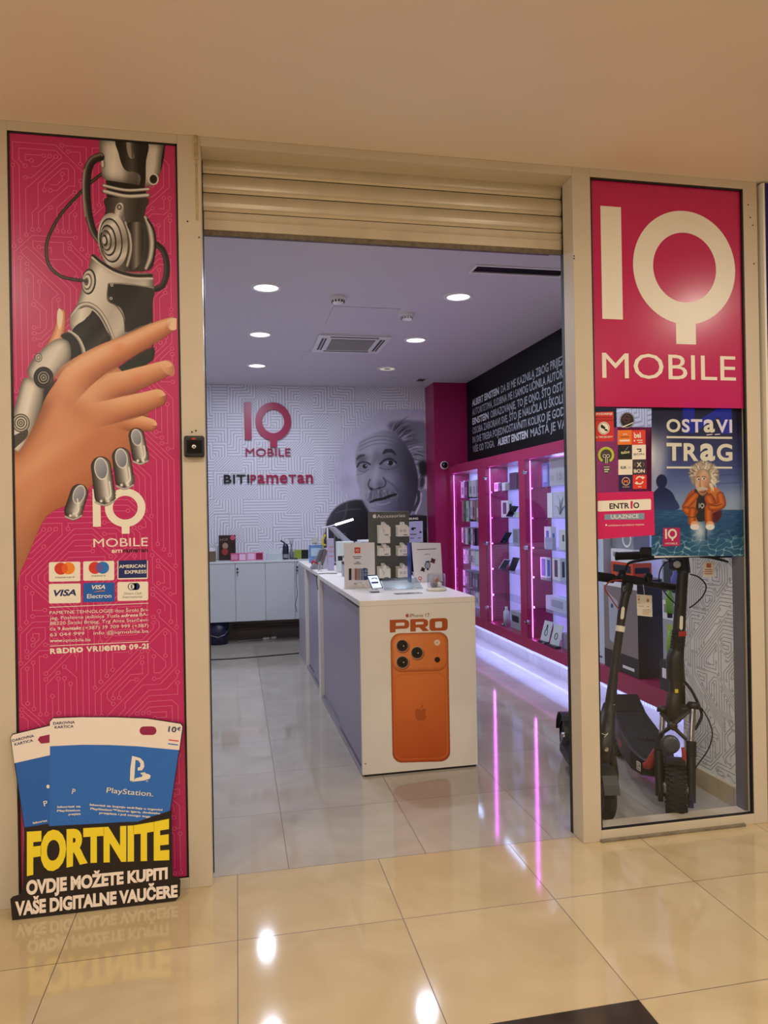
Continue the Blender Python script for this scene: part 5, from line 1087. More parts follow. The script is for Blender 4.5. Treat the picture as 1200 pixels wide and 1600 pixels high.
# ================================================================ magenta wall cabinets
ZB_, ZT_, FT, SK = .345, 1.965, 2.065, .25
UN = [(5.50, 4.453), (4.204, 3.28), (3.126, 2.12)]         # far and near edge of each opening
SHZ = [1.705, 1.437, 1.170, .905, .635]
def hinge(parent, y, z):
    m = MB(); m.cyl((XF-.020, y, z), (XF+.001, y, z), .021, n=18); m.cyl((XF-.008, y, z), (XF-.008, y+.045, z), .013, n=14); m.build('hinge', M_chrome, parent)
CAB = []
def cabinets():
    names = ['rearmost magenta wall cabinet, full of hanging phone accessories', 'middle magenta wall cabinet with glass shelves of phones', 'magenta wall cabinet nearest the doorway, with glass shelves of boxes']
    bounds = [(5.57, 4.33), (4.33, 3.20), (3.20, 2.02)]
    for i, ((ya, yb), (b0, b1)) in enumerate(zip(UN, bounds)):
        t = thing('display_cabinet', (XF+.13, (b0+b1)/2, SK), names[i], 'cabinet', 'magenta display cabinets'); CAB.append(t)
        m = MB(); m.box(XF, XW-.004, b1, b0, ZT_, FT); m.build('fascia', M_mag, t, bevel=.002)
        m = MB(); m.box(XF, XW-.002, b1, b0, SK, ZB_); m.build('plinth_board', M_mag, t, bevel=.002)
        m = MB(); m.box(XF, XW-.004, ya, b0, ZB_, ZT_); m.build('side_panel', M_mag, t)
        m = MB(); m.box(XF, XW-.004, b1, yb, ZB_, ZT_); m.build('side_panel', M_mag, t)
        m = MB(); m.box(XW-.010, XW-.004, yb, ya, ZB_, ZT_); m.build('back_panel', mat('backlit_panel', 'AEB6F0', .5, emit=.42), t)
        m = MB(); m.box(XF+.046, XF+.053, ya-.006, ya, ZB_+.005, ZT_-.01); m.build('led_strip', M_ledm, t)
        if i: 
            for z in SHZ:
                m = MB(); m.box(XF+.02, XW-.012, yb+.003, ya-.003, z-.006, z); m.build('glass_shelf', M_glassS, t)
                for y in (ya-.05, ya-.35): m = MB(); m.cyl((XF+.05, y, z-.012), (XF+.05, y, z-.006), .006, n=10); m.build('shelf_pin', M_chrome, t)
        m = MB(); ym = (ya+yb)/2; m.box(XF+.002, XF+.006, ym+.002, ya+.0, ZB_, ZT_-.004); d = m.build('glass_door', M_glassS, t)
        if i: [hinge(d, ya-.02, z) for z in (1.85, 1.168, .495)]
        m = MB(); m.box(XF+.002, XF+.006, yb, ym-.002, ZB_, ZT_-.004); m.build('glass_door', M_glassS, t)
    # open low shelf by the window
    t = thing('display_ledge', (XF+.13, 1.28, SK), 'magenta wall ledge carrying the tall boxes behind the window', 'shelf')
    m = MB(); m.box(XF, XW-.002, .55, 2.019, SK, ZB_+.03); m.build('board', M_mag, t, bevel=.002)
    m = MB(); m.box(XF, XW-.002, 1.47, 2.019, 1.62, FT); m.build('top_box', M_mag, t, bevel=.002)
    m = MB(); m.box(XW-.010, XW-.002, .55, 2.019, ZB_+.03, 1.62); m.build('back_panel', mat('backlit_panel', 'AEB6F0', .5, emit=.42), t)
cabinets()
for (ya, yb) in UN:                                   # magenta light of each strip
    area('strip_lamp', (XF+.062, ya-.012, (ZB_+ZT_)/2), .012, 1.7, (.90, .12, 1.0), rot=(math.radians(-90), 0, 0), size_y=1.55)

WH = mat('box_white', 'EFEFEF', .35); GR = mat('box_grey', '9A9A9E', .45); DK = mat('box_dark', '1B1C22', .35); BL = mat('box_blue', '5578C8', .35); TEAL = mat('box_teal', '27474E', .45); GRN = mat('box_green', '63783A', .45); OCH = mat('box_ochre', '8C6A34', .45); PNK = mat('box_pink', 'C98A92', .45); LIL = mat('box_lilac', 'B9B4DA', .4)
def box_thing(name, x0, x1, y0, y1, z0, z1, mt, label, cat='box', group=None, face=None, lean=0.0):
    """carton on a shelf; face draws on the two visible sides; lean tips it backwards"""
    t = thing(name, ((x0+x1)/2, (y0+y1)/2, z0), label, cat, group)
    m = MB(); v = [(x0, y0), (x1, y0), (x1, y1), (x0, y1)]
    m.add([(x, y, z0) for x, y in v]+[(x+lean, y, z1) for x, y in v], [(3, 2, 1, 0), (4, 5, 6, 7), (0, 1, 5, 4), (1, 2, 6, 5), (2, 3, 7, 6), (3, 0, 4, 7)]); m.build('carton', mt, t, bevel=.0015)
    if face: face(t, x0, x1, y0, y1, z0, z1)
    return t
def front_pic(mt, my=.2, mz=.25, name='printed_picture', off=0):
    def f(t, x0, x1, y0, y1, z0, z1):
        m = MB(); dy, dz = (y1-y0)*my, (z1-z0)*mz; m.box(x0-.0008, x0, y0+dy, y1-dy, z0+dz+off, z1-dz*.6); m.build(name, mt, t)
        m = MB(); dx = (x1-x0)*my; m.box(x0+dx, x1-dx, y0-.0008, y0, z0+dz, z1-dz); m.build(name, mt, t)
    return f
PXS = Plane('X', 2.70)
def shelf_item(px0, px1, py_top, z, mt, label, depth=.06, name='product_box', cat='box', face=None, group=None, x=2.70, lean=0.0):
    a = on(px0, 850, 'X', x).y; b = on(px1, 850, 'X', x).y; zt = on((px0+px1)/2, py_top, 'X', x).z
    return box_thing(name, x, x+depth, min(a, b)+.002, max(a, b)-.002, z+.001, max(z+.03, zt), mt, label, cat, group, face, lean)
def phone_stand(px0, px1, py_top, z, mt, label):
    """phone leaning on a clear prop"""
    a = on(px0, 850, 'X', 2.68).y; b = on(px1, 850, 'X', 2.68).y; y1, y0 = max(a, b), min(a, b); zt = on(px1, py_top, 'X', 2.70).z; h = max(.08, zt-z)
    t = thing('display_phone', (2.70, (y0+y1)/2, z), label, 'phone'); w = .072
    base = Vector((2.67, y1-.03, z+.012)); up = Vector((.03, -(y1-y0-.07), h-.012)).normalized()*.155
    if up.z < .05: up.z = .08
    n = Vector((1, 0, .0)).cross(up).normalized(); sd = n.cross(up).normalized()*w
    m = MB(); c = base+up/2+sd*.0; m.obox(c, sd/2, up/2, n*.004); m.build('body', mt, t, bevel=.003)
    m = MB(); m.obox(c-n*.0045, sd*.46, up*.47, n*.0006); m.obox(c+n*.0045, sd*.46, up*.47, n*.0006); m.build('screen', M_blackgl, t)
    m = MB(); m.obox(base+Vector((.0, -.02, -.005)), (.035, 0, 0), (0, .035, 0), (0, 0, .004)); m.obox(base+Vector((0, -.035, .02)), (.02, 0, 0), (0, .003, .0), (0, .01, .025)); m.build('stand', M_acry, t)
# --- middle cabinet
Z = SHZ; FL = ZB_
shelf_item(773.5, 779.5, 754, Z[0], WH, 'first small white box on the top shelf of the middle cabinet', depth=.04, face=front_pic(DK))
shelf_item(780, 785, 754, Z[0], TEAL, 'small dark teal box beside the small white ones, top shelf of the middle cabinet', depth=.04)
shelf_item(785.5, 790.5, 754, Z[0], WH, 'second small white box on the top shelf of the middle cabinet', depth=.04)
shelf_item(791, 797, 754, Z[0], GR, 'small grey box beside the tall one on the top shelf of the middle cabinet', depth=.04)
shelf_item(797.5, 808, 738, Z[0], mat('box_slate', '4A505E', .35), 'tall slate box, the tallest on the middle cabinet top shelf', depth=.05, face=front_pic(DK, .12, .08))
shelf_item(784, 795, 782, Z[1], WH, 'white phone box with a black picture, second shelf of the middle cabinet', depth=.05, face=front_pic(DK, .25, .2))
phone_stand(796, 810, 784, Z[1], DK, 'black phone leaning on a prop, second shelf of the middle cabinet')
shelf_item(804, 811, 800, Z[1], WH, 'low white box behind the leaning phone, second shelf of the middle cabinet', depth=.05)
phone_stand(786, 799, 824, Z[2], DK, 'black phone leaning on a prop, third shelf of the middle cabinet')
shelf_item(801, 811, 826, Z[2], LIL, 'pale lilac box with a swirl, third shelf of the middle cabinet', depth=.06, face=front_pic(GR, .15, .15))
phone_stand(783, 797, 866, Z[3], WH, 'white phone leaning on a prop, fourth shelf of the middle cabinet')
phone_stand(798, 808, 866, Z[3], DK, 'dark phone behind the white one, fourth shelf of the middle cabinet')
def bottle(x, y, z, h, r, mt, label, cap=M_white):
    t = thing('bottle', (x, y, z), label, 'bottle'); m = MB(); m.lathe([(0, 0), (r, 0), (r, h*.72), (r*.6, h*.8), (r*.4, h*.82)], (x, y, z), n=20); m.build('body', mt, t)
    m = MB(); m.lathe([(r*.45, h*.82), (r*.45, h), (0, h)], (x, y, z), n=16); m.build('cap', cap, t)
bottle(2.70, on(789.5, 850, 'X', 2.70).y, FL+.001, .19, .032, mat('bottle_white', 'DCDCEC', .3), 'white bottle on the floor of the middle cabinet')
shelf_item(796, 811, 955, FL, mat('box_pale', 'B9B3BC', .4), 'pale grey carton with a black oval device, floor of the middle cabinet', depth=.10, face=front_pic(DK, .15, .4))
m = MB(); p = on(786, 979, 'X', 2.66); m.lathe([(0, 0), (.02, 0), (.016, .02), (0, .028)], (2.66, p.y, FL+.001), n=16); tag(m.build('charm', M_steel), 'tiny metal trinket in front of the white bottle', 'trinket')
# --- near cabinet
shelf_item(848.5, 859, 723, Z[0], BL, 'tall blue box on the top shelf of the cabinet nearest the doorway', depth=.05, face=front_pic(mat('box_blue_light', '8FB0E8', .35), .2, .2))
def robot_box(t, x0, x1, y0, y1, z0, z1):
    m = MB(); text_to(m, 'n 15', (x0-.001, y1-.03, z0+.05), (0, -1, 0), (0, 0, 1), (y1-y0)*.65, .07, bold=.02); m.build('lettering', GR, t)
shelf_item(860, 888, 715, Z[0], mat('box_light_grey', 'B9B7BC', .4), 'large light grey carton with grey lettering on the top shelf nearest the doorway', depth=.12, face=robot_box)
shelf_item(856, 864, 770, Z[1], WH, 'narrow white box on the second shelf nearest the doorway', depth=.08)
def swirl(t, x0, x1, y0, y1, z0, z1):
    m = MB(); cy, cz = (y0+y1)/2, z0
    for a, r in ((40, .16), (75, .2), (110, .18), (140, .15)):
        an = math.radians(a); m.tube([(x0-.001, cy, cz+.03), (x0-.001, cy+.4*r*math.cos(an)-.02, cz+.03+.6*r*math.sin(an)), (x0-.001, cy+r*math.cos(an), cz+.01+r*math.sin(an)*.95)], [.012, .010, .004], 6, flat=.1)
    m.build('printed_swirl', GR, t)
shelf_item(865, 888, 768, Z[1], mat('box_pearl', 'CFCDDB', .4), 'pearl grey carton with curling grey strands, second shelf nearest the doorway', depth=.10, face=swirl)
shelf_item(850.5, 861, 823, Z[2], WH, 'white phone box with a blue window, third shelf nearest the doorway', depth=.05, face=front_pic(BL, .3, .3))
shelf_item(851.5, 863, 840, Z[2], LIL, 'low lilac box in front of the white phone box, third shelf nearest the doorway', depth=.03, x=2.655)
shelf_item(873, 888, 828, Z[2], mat('box_cream', 'E4E0DA', .4), 'cream box with a small black emblem, third shelf nearest the doorway', depth=.08, face=front_pic(DK, .4, .42))
shelf_item(843.5, 853.5, 871, Z[3], WH, 'white box showing a blue phone, fourth shelf nearest the doorway', depth=.04, face=front_pic(BL, .18, .1))
shelf_item(862, 874.5, 872, Z[3], WH, 'white box showing a black phone, fourth shelf nearest the doorway', depth=.06, face=front_pic(DK, .3, .15))
shelf_item(851, 888, 934, Z[4], mat('box_pale_blue', 'D5DAF0', .4), 'wide flat pale blue carton on the lowest glass shelf nearest the doorway', depth=.10, face=front_pic(mat('box_print_grey', 'A9B0C4', .4), .25, .3))
def leaning_card(px0, px1, y_top, label, ring=True):
    a = on(px0, 985, 'X', 2.66).y; b = on(px1, 985, 'X', 2.66).y; zt = on(px1, y_top, 'X', 2.68).z
    t = thing('display_card', (2.66, (a+b)/2, FL), label, 'card'); y1, y0 = max(a, b), min(a, b); dz = max(.1, zt-FL)
    m = MB(); A = Vector((2.645, y1, FL+.012)); B = Vector((2.665, y0+.02, FL+.012)); U = Vector((.035, -.03, dz-.012)); m.prism([A, B, B+U, A+U], (.003, 0, 0)); fix_normals(m.build('card', WH, t))
    m = MB(); c = (A+B)/2+U*.45+Vector((-.002, 0, 0)); e = (B-A).normalized(); u = U.normalized()
    m.tube([c+e*math.cos(k*math.pi/8)*.02+u*math.sin(k*math.pi/8)*.028 for k in range(16)], .003, 6, closed=True)
    if ring: m.tube([c+u*.03, c+u*.07], .006, 6)
    m.build('ring_picture', DK, t)
    m = MB(); m.box(2.625, 2.68, y0, y1, FL+.001, FL+.018); m.build('foot', DK, t)
leaning_card(846, 857, 971, 'white card with a black ring picture, floor of the cabinet nearest the doorway')
leaning_card(861, 873, 977, 'shorter white card on the cabinet floor, right of the ring card', False)
shelf_item(875, 889, 990, FL, mat('box_mauve', 'A79DAE', .4), 'mauve carton on the cabinet floor beside the door jamb', depth=.12)
p = on(860, 1006, 'Z', FL); m = MB()
for k in range(5):
    a = k*2*math.pi/5; m.tube([(2.64, p.y, FL+.012), (2.64+.03*math.cos(a), p.y+.03*math.sin(a), FL+.006)], [.009, .003], 8)
tag(m.build('star_charm', M_steel), 'small metal star lying before the white cards', 'trinket')
# --- rear cabinet: rows of hanging packs
def hanging_rows():
    rnd = random.Random(12)
    rows = [(1.86, .20, 'WDWWLW', 'top row'), (1.63, .245, 'OGWDWPKGGD', 'second row'), (1.31, .20, 'WOWDWDTTGG', 'third row'), (1.05, .17, 'WLWDWWWWLW', 'fourth row'), (.80, .20, 'WTDTTDTDWD', 'fifth row'), (.585, .16, 'WDDKLWDW', 'lowest row')]
    MT = {'W': WH, 'D': DK, 'L': LIL, 'O': OCH, 'G': GRN, 'P': PNK, 'K': GR, 'T': TEAL}
    WD = {'W': 'white', 'D': 'black', 'L': 'lilac', 'O': 'ochre', 'G': 'green', 'P': 'pink', 'K': 'grey', 'T': 'teal'}
    for z, h, s, rn in rows:
        n = len(s); Y0, Y1 = 5.36, 4.50
        for k, c in enumerate(s):
            y = Y0+(Y1-Y0)*(k+.5)/n; w = (Y0-Y1)/n*.44; x = 2.70+rnd.uniform(-.015, .02); hh = h*rnd.uniform(.86, 1.0)
            t = thing('hanging_pack', (x, y, z-hh), '%s accessory pack hanging in the %s of the rear cabinet' % (WD[c], rn), 'packet', '%s packs in the %s of the rear cabinet' % (WD[c], rn))
            m = MB(); tilt = rnd.uniform(-.002, .002); m.add([(x, y-w+tilt, z-hh), (x, y+w+tilt, z-hh), (x, y+w, z), (x, y-w, z), (x+.12, y-w+tilt, z-hh), (x+.12, y+w+tilt, z-hh), (x+.12, y+w, z), (x+.12, y-w, z)], [(0, 1, 2, 3), (7, 6, 5, 4), (0, 4, 5, 1), (3, 2, 6, 7), (1, 5, 6, 2), (0, 3, 7, 4)]); fix_normals(m.build('packet', MT[c], t))
            m = MB(); iw = w*.55; m.box(x-.001, x, y-iw, y+iw, z-hh*.8, z-hh*.35); m.build('printed_picture', rnd.choice((DK, GR, WH, LIL)) if c != 'D' else GR, t)
            m = MB(); m.tube([(x-.03, y, z+.012), (x-.026, y, z+.006), (2.855, y, z+.006)], .0022, 6); m.build('hook', M_chrome, t)
hanging_rows()

# ================================================================ boxes on the ledge behind the window
LZ = ZB_+.031
def ledge_boxes():
    PX = lambda px, py, x=2.64: on(px, py, 'X', x)
    y = lambda px, x=2.64: on(px, 950, 'X', x).y
    z = lambda px, py, x=2.64: on(px, py, 'X', x).z
    VA = mat('vac_purple', '4B3A6E', .35)
    def vac(t, x0, x1, y0, y1, z0, z1):
        m = MB(); c = y0+.09; m.tube([(x0-.001, c, z0+.06), (x0-.001, c, z1-.22)], .006, 8, flat=.2); m.tube([(x0-.001, c, z1-.26), (x0-.001, c, z1-.06)], .017, 10, flat=.1); m.box(x0-.001, x0, c-.05, c+.06, z0+.04, z0+.055); m.box(x0-.001, x0, c-.015, c+.05, z0+.07, z0+.08); m.build('vacuum_picture', VA, t)
        m = MB(); text_to(m, 'dyson', (x0-.001, y1-.02, z1-.075), (0, -1, 0), (0, 0, 1), .16, .045, bold=.01); m.build('lettering', DK, t)
    box_thing('appliance_box', 2.64, 2.80, y(944), y(924), LZ, 1.42, mat('box_ice', 'C9D3E2', .4), 'tall pale box printed with a purple stick vacuum cleaner', face=vac)
    def sil(t, x0, x1, y0, y1, z0, z1):
        m = MB(); m.add([(x0-.001, y1-.07, z1-.12), (x0-.001, y1-.2, z1-.17), (x0-.001, y1-.2, z0+.16), (x0-.001, y1-.08, z0+.20)], [(0, 1, 2, 3)]); m.build('silver_tower_picture', mat('print_silver', 'B4BAC2', .4), t)
        m = MB(); m.lathe([(0, 0), (.016, 0)], (x0-.0015, y1-.12, z1-.21), (-1, 0, 0), n=20); m.build('dial_picture', mat('print_slate', '39404C', .4), t)
        m = MB(); m.box(x0-.0012, x0, y0+.002, y1-.002, z0+.002, z0+.13); m.build('dark_band', DK, t)
        m = MB(); m.box(x0-.0016, x0-.001, y0+.05, y0+.2, z0+.035, z0+.055); m.build('caption_bar', WH, t)
        m = MB(); m.box(x0-.0012, x0, y0+.002, y1-.002, z1-.07, z1-.002); m.build('white_band', WH, t)
    x0 = 2.63
    bt = box_thing('appliance_box', x0, x0+.205, y(996, x0), y(944.5, 2.64)-.01, LZ, 1.03, mat('box_taupe', '8A7F78', .4), 'big brown and silver appliance carton with a silver tower picture', face=sil)
    m = MB(); yy = y(996, x0)-.0008; m.box(x0+.001, x0+.204, yy, yy+.001, LZ+.001, 1.029); m.build('dark_side', mat('box_brown_black', '2B2520', .4), bt)
    box_thing('tool_box', 2.66, 2.80, y(990, 2.66), y(956, 2.66), 1.031, 1.031+.10, mat('box_orange', 'D8501E', .4), 'orange box of black tools on top of the big carton', face=front_pic(DK, .1, .3))
    box_thing('flat_box', 2.66, 2.80, y(990, 2.66), y(956, 2.66), 1.132, 1.132+.09, WH, 'white box stacked on the orange tool box', face=front_pic(GR, .1, .4))
    def dys(t, x0, x1, y0, y1, z0, z1):
        m = MB(); text_to(m, 'dyson', (x0-.001, y1-.03, z1-.07), (0, -1, 0), (0, 0, 1), .18, .04, bold=.01); m.build('lettering', DK, t); m = MB(); m.lathe([(.045, 0), (.06, 0)], (x0-.001, y0+.09, z0+.07), (-1, 0, 0), n=24); m.build('ring_picture', WH, t)
    box_thing('appliance_box', 2.70, 2.82, y(992, 2.70), y(958, 2.70), 1.223, 1.223+.19, mat('box_mid_grey', '8B9096', .4), 'grey appliance carton at the top of the stack behind the ticket sheet', face=dys)
    g = mat('box_silver_grey', 'A9ADB4', .4)
    box_thing('appliance_box', 2.69, 2.84, y(1059, 2.69), y(1035, 2.69), LZ, .80, g, 'lowest silver grey carton beside the scooter stem', face=front_pic(mat('print_lime', 'A9C24E', .4), .3, .1))
    box_thing('appliance_box', 2.69, 2.84, y(1059, 2.69), y(1035, 2.69), .801, .92, WH, 'flat white carton in the middle of the silver stack', face=front_pic(GR, .1, .35))
    box_thing('appliance_box', 2.69, 2.84, y(1059, 2.69), y(1035, 2.69), .921, 1.20, g, 'upper silver grey carton of the stack by the scooter stem', face=front_pic(mat('print_dark_slate', '3A4048', .4), .12, .2))
    x0 = 2.615
    box_thing('small_box', x0, x0+.05, y(1050, x0), y(1029, x0), LZ, .56, mat('box_black_print', '23262C', .4), 'small black printed box at the end of the magenta ledge', face=front_pic(WH, .2, .42))
    # toys hanging by the stem
    for k, (c, zz, lab) in enumerate((('6E6FC0', 1.02, 'small violet toy figure beside the scooter stem'), ('7FB54A', .86, 'upper lime green bottle beside the scooter stem'), ('8FC050', .60, 'lower lime green bottle beside the scooter stem'))):
        yv = y(1043, 2.62)-.0-(.06 if k == 0 else 0); m = MB(); h = .10 if k == 0 else .15; m.lathe([(0, 0), (.022, 0), (.025, h*.6), (.012, h*.8), (.012, h), (0, h)], (2.635, yv, zz), n=16)
        tt = thing('toy' if k == 0 else 'bottle', (2.635, yv, zz), lab, 'toy' if k == 0 else 'bottle'); m.build('body', mat('toy_%d' % k, c, .4), tt)
        m = MB(); m.lathe([(0, -.03), (.016, -.03), (.016, 0), (0, 0)], (2.635, yv, zz), n=12); m.build('base', DK, tt); m = MB(); m.tube([(2.635, yv, zz+h-.005), (2.69, yv, zz+h+.02)], .002, 6); m.build('cord', DK, tt)
ledge_boxes()

# ================================================================ the two sales counters
CA = .0139; CU = Vector((math.cos(CA), math.sin(CA), 0)); CV = Vector((-math.sin(CA), math.cos(CA), 0)); C0 = Vector((.719, .985, 0)); HC = 1.003
def cp(u, v, z): return C0+CU*u+CV*v+Vector((0, 0, z))
def cbox(mb, u0, u1, v0, v1, z0, z1):
    c = cp((u0+u1)/2, (v0+v1)/2, (z0+z1)/2); mb.obox(c, CU*(u1-u0)/2, CV*(v1-v0)/2, (0, 0, (z1-z0)/2)); return mb
def apple(m, P, cx, cy, s):
    """fruit mark: P maps (x right, y down) to a point"""
    b = [(0, -.30), (.12, -.38), (.28, -.41), (.44, -.30), (.37, -.16), (.34, 0), (.38, .12), (.48, .20), (.42, .36), (.30, .52), (.18, .58), (0, .53), (-.18, .58), (-.30, .52), (-.44, .28), (-.50, .02), (-.46, -.22), (-.34, -.37), (-.16, -.40)]
    q = spline(b, True, 4); m.add([P(cx+x*s, cy+y*s) for x, y in q], [tuple(range(len(q)))[::-1]])
    l = spline([(.0, -.45), (.02, -.60), (.16, -.72), (.15, -.55)], True, 4); m.add([P(cx+x*s, cy+y*s) for x, y in l], [tuple(range(len(l)))[::-1]])
def paint_phone():
    P = Paint(606, 984, 707, 1194, .5)
    def rr(x0, y0, x1, y1, r, sk=0.0, sy=-.03):
        pts = []
        for cx, cy, a in ((x1-r, y0+r, 0), (x0+r, y0+r, 90), (x0+r, y1-r, 180), (x1-r, y1-r, 270)):
            for k in range(9): an = math.radians(a+k*11.25); x = cx+r*math.cos(an); y = cy-r*math.sin(an); pts.append((x+sk*(y-y0), y+sy*(x-x0)))
        return P.poly(pts, False)
    m = rr(610, 990, 700, 1192, 15, .018); P.put(m, P.grad((650, 985), (660, 1195), ['e88a48', 'dd7a3a', 'd9702f', 'cf6226', 'c4541d'])); P.rim(m, 3.5, '8f3a10', .7); P.over(rr(613, 993, 697, 1188, 13, .018)*.5, 'e2813e')
    m = rr(612.5, 991, 698, 1048, 15, .018); sh = np.roll(m, 6, 0); P.over(np.clip(sh-m, 0, 1)*.6, 'a34a1a'); P.put(m, P.grad((615, 990), (700, 1048), ['ea9152', 'e28245', 'd97636'])); P.rim(m, 2.2, 'a85120', .6)
    m = rr(615.5, 1053, 696, 1186, 12, .018); P.put(m, P.grad((640, 1053), (660, 1188), ['e07c3c', 'd96f30', 'cc5f24', 'c4551d'])); P.rim(m, 1.6, 'b4501c', .5)
    for x, y in ((628.7, 1009), (651.6, 1020), (628.9, 1034.6)):
        P.put(P.ell(x+.8, y+1.2, 10.6, 10.6), '9a4416'); P.put(P.ell(x, y, 10, 10), 'c9a58c'); P.put(P.ell(x, y, 8.9, 8.9), '1a1412'); P.put(P.ell(x, y, 6.4, 6.4), '0a0809'); P.over(P.ell(x, y, 7.6, 7.6)-P.ell(x, y, 7, 7), '4a3a34'); P.put(P.ell(x+1.8, y+.4, 1.1, 1.1), 'c9c4c8'); P.over(P.blob(x-2, y-2.5, 2.4, 1.8, 0, .5), '5a4a52')
    P.put(P.ell(682.9, 1004, 4.6, 4.6), 'f2dcc4'); P.put(P.ell(682.9, 1004, 2.6, 2.6), 'e2c09c'); P.put(P.ell(683.3, 1030.8, 4.3, 4.3), '1c1412'); P.over(P.blob(684, 1016, 8, 4, 0, .2), 'b85a22')
    return P
def counters():
    t = thing('sales_counter', C0+CU*.345+CV*1.0, 'front white sales counter with the orange phone picture on its end', 'counter', 'white sales counters in a row', rz=CA)
    W_, L1 = .69, 1.97
    m = MB(); cbox(m, 0, W_, 0, L1, HC-.032, HC); m.build('worktop', M_lam, t, bevel=.002)
    m = MB(); cbox(m, 0, W_, 0, .02, .012, HC-.0325); m.build('end_panel', M_lam, t, bevel=.0015)
    m = MB(); cbox(m, 0, W_, L1-.12, L1, .0, HC-.033); m.build('end_panel', M_lam, t, bevel=.0015)
    m = MB(); cbox(m, W_-.018, W_, .021, L1-.121, .012, HC-.033); m.build('customer_side_panel', M_lam, t)
    m = MB(); cbox(m, .03, W_-.02, .022, L1-.122, .02, .035); m.build('floor_board', M_lam, t)
    for v0, v1, u in ((.022, .98, .016), (.95, L1-.122, .030)):
        m = MB(); cbox(m, u, u+.012, v0, v1, .03, HC-.05); d = m.build('sliding_door', M_grylam, t)
        c = cp(u-.001, v0+.06 if v0 < .5 else v1-.3, .80); m = MB(); m.lathe([(0, 0), (.007, 0), (.007, .004), (0, .006)], c, -CU, n=14)
        if v0 < .5: m.build('lock', M_chrome, d)
    m = MB(); cbox(m, .004, .014, .03, .55, HC-.047, HC-.036); m.build('painted_shadow', M_black, t)  # black strip stands in for the shadow above the sliding door
    m = MB(); cbox(m, .001, .046, .0205, L1-.121, .004, .018); cbox(m, .001, .004, .0205, L1-.121, .018, .026); cbox(m, .022, .025, .0205, L1-.121, .018, .026); m.build('bottom_rail', mat('rail_aluminium', 'B9B4BE', .3, metal=.8), t)
    m = MB(); cbox(m, .012, W_-.01, .006, L1-.01, 0, .012); m.build('plinth', M_dark, t)
    # printed phone on the end panel
    E = Lean(C0, -CV); picture('phone_picture', paint_phone(), E, .0012, M_printa, t, 'large picture of an orange phone back')
    Br = mat('print_burnt_orange', 'B2531E', .4); Br2 = mat('print_brown', '9A7250', .4)
    m = MB(); ptext(m, 'iPhone 17', E, (640, 964.8), (671, 963.8), 6, .0012); m.build('small_title', Br2, t)
    m = MB(); apple(m, lambda x, y: E(x, y, .0012), 636.3, 961.6, 5.2); m.build('small_mark', Br, t)
    m = MB(); L = .0012
    def sq(pts): ppoly(m, E, pts, L)
    def ringpoly(out, inn):
        a = [E(x, y, L) for x, y in out]; b = [E(x, y, L) for x, y in inn]; n = len(a); m.add(a+b, [(i, (i+1) % n, n+(i+1) % n, n+i) for i in range(n)])
    ringpoly([(609, 968.6), (632, 967.8), (637.5, 969.6), (639.5, 973), (639, 979), (636, 982), (618, 983), (609, 983.3)], [(618.5, 973.2), (630, 972.6), (632, 973.2), (632.4, 974.4), (632.2, 976.6), (631, 977.6), (618.5, 978.2), (618.5, 976)])
    sq([(609, 983.3), (618, 983), (618, 988), (609.3, 988.4)])
    ringpoly([(641, 967.6), (662, 966.8), (667.5, 968.6), (669, 971), (668.8, 976.5), (666, 979.6), (650, 980.6), (641, 981)], [(649.5, 972), (660, 971.6), (661.6, 972.2), (662, 973), (661.8, 974.6), (660.6, 975.4), (649.5, 976), (649.5, 974)])
    sq([(641, 981), (649.5, 980.6), (649.7, 986.6), (641.2, 987)]); sq([(655, 980.2), (664, 979.8), (670.5, 985.8), (661, 986.2)])
    def rrect(x0, y0, x1, y1, r):
        o = []
        for cx, cy, a in ((x1-r, y0+r, 0), (x0+r, y0+r, 90), (x0+r, y1-r, 180), (x1-r, y1-r, 270)):
            for k in range(5): an = math.radians(a+k*22.5); x = cx+r*math.cos(an); o.append((x, cy-r*math.sin(an)-.035*(x-x0)))
        return o
    ringpoly(rrect(671, 966.6, 699.6, 986, 5), rrect(680, 971.3, 690.8, 981.2, 1.6)); m.build('title', Br, t)
    m = MB(); apple(m, lambda x, y: E(x, y, .0014), 657.5, 1115, 19); m.build('emblem', mat('print_orange_dark', 'B4541E', .35), t)
    m = MB(); bar(m, E, (569.5, 1193.6), (572.5, 1193.4), 1.2, .001); m.build('scuff', M_dark, t)
    # rear counter
    o = .018; V0, V1 = L1+.006, 3.80
    t = thing('sales_counter', cp(.36, (V0+V1)/2, 0), 'rear white sales counter beyond the front one, carrying the desk lamp and monitor', 'counter', 'white sales counters in a row', rz=CA)
    m = MB(); cbox(m, o, W_, V0, V1, HC-.032, HC); m.build('worktop', M_lam, t, bevel=.002)
    m = MB(); cbox(m, o, W_, V0, V0+.02, .0, HC-.033); m.build('end_panel', M_lam, t, bevel=.0015)
    m = MB(); cbox(m, o, o+.03, 3.10, 3.16, .0, HC-.033); m.build('post', M_lam, t, bevel=.0015)
    m = MB(); cbox(m, o, W_, 3.161, V1, .0, HC-.033); m.build('end_section', mat('grey_laminate', 'B4B2BC', .4), t, bevel=.0015)
    m = MB(); cbox(m, W_-.018, W_, V0+.021, 3.16, .012, HC-.033); m.build('customer_side_panel', M_lam, t)
    for v0, v1, u in ((V0+.02, 2.6, o+.016), (2.56, 3.10, o+.030)):
        m = MB(); cbox(m, u, u+.012, v0, v1, .03, HC-.05); d = m.build('sliding_door', M_grylam, t)
        if v0 < 2.3: m = MB(); m.lathe([(0, 0), (.007, 0), (.007, .004), (0, .006)], cp(u-.001, v0+.1, .80), -CU, n=14); m.build('lock', M_chrome, d)
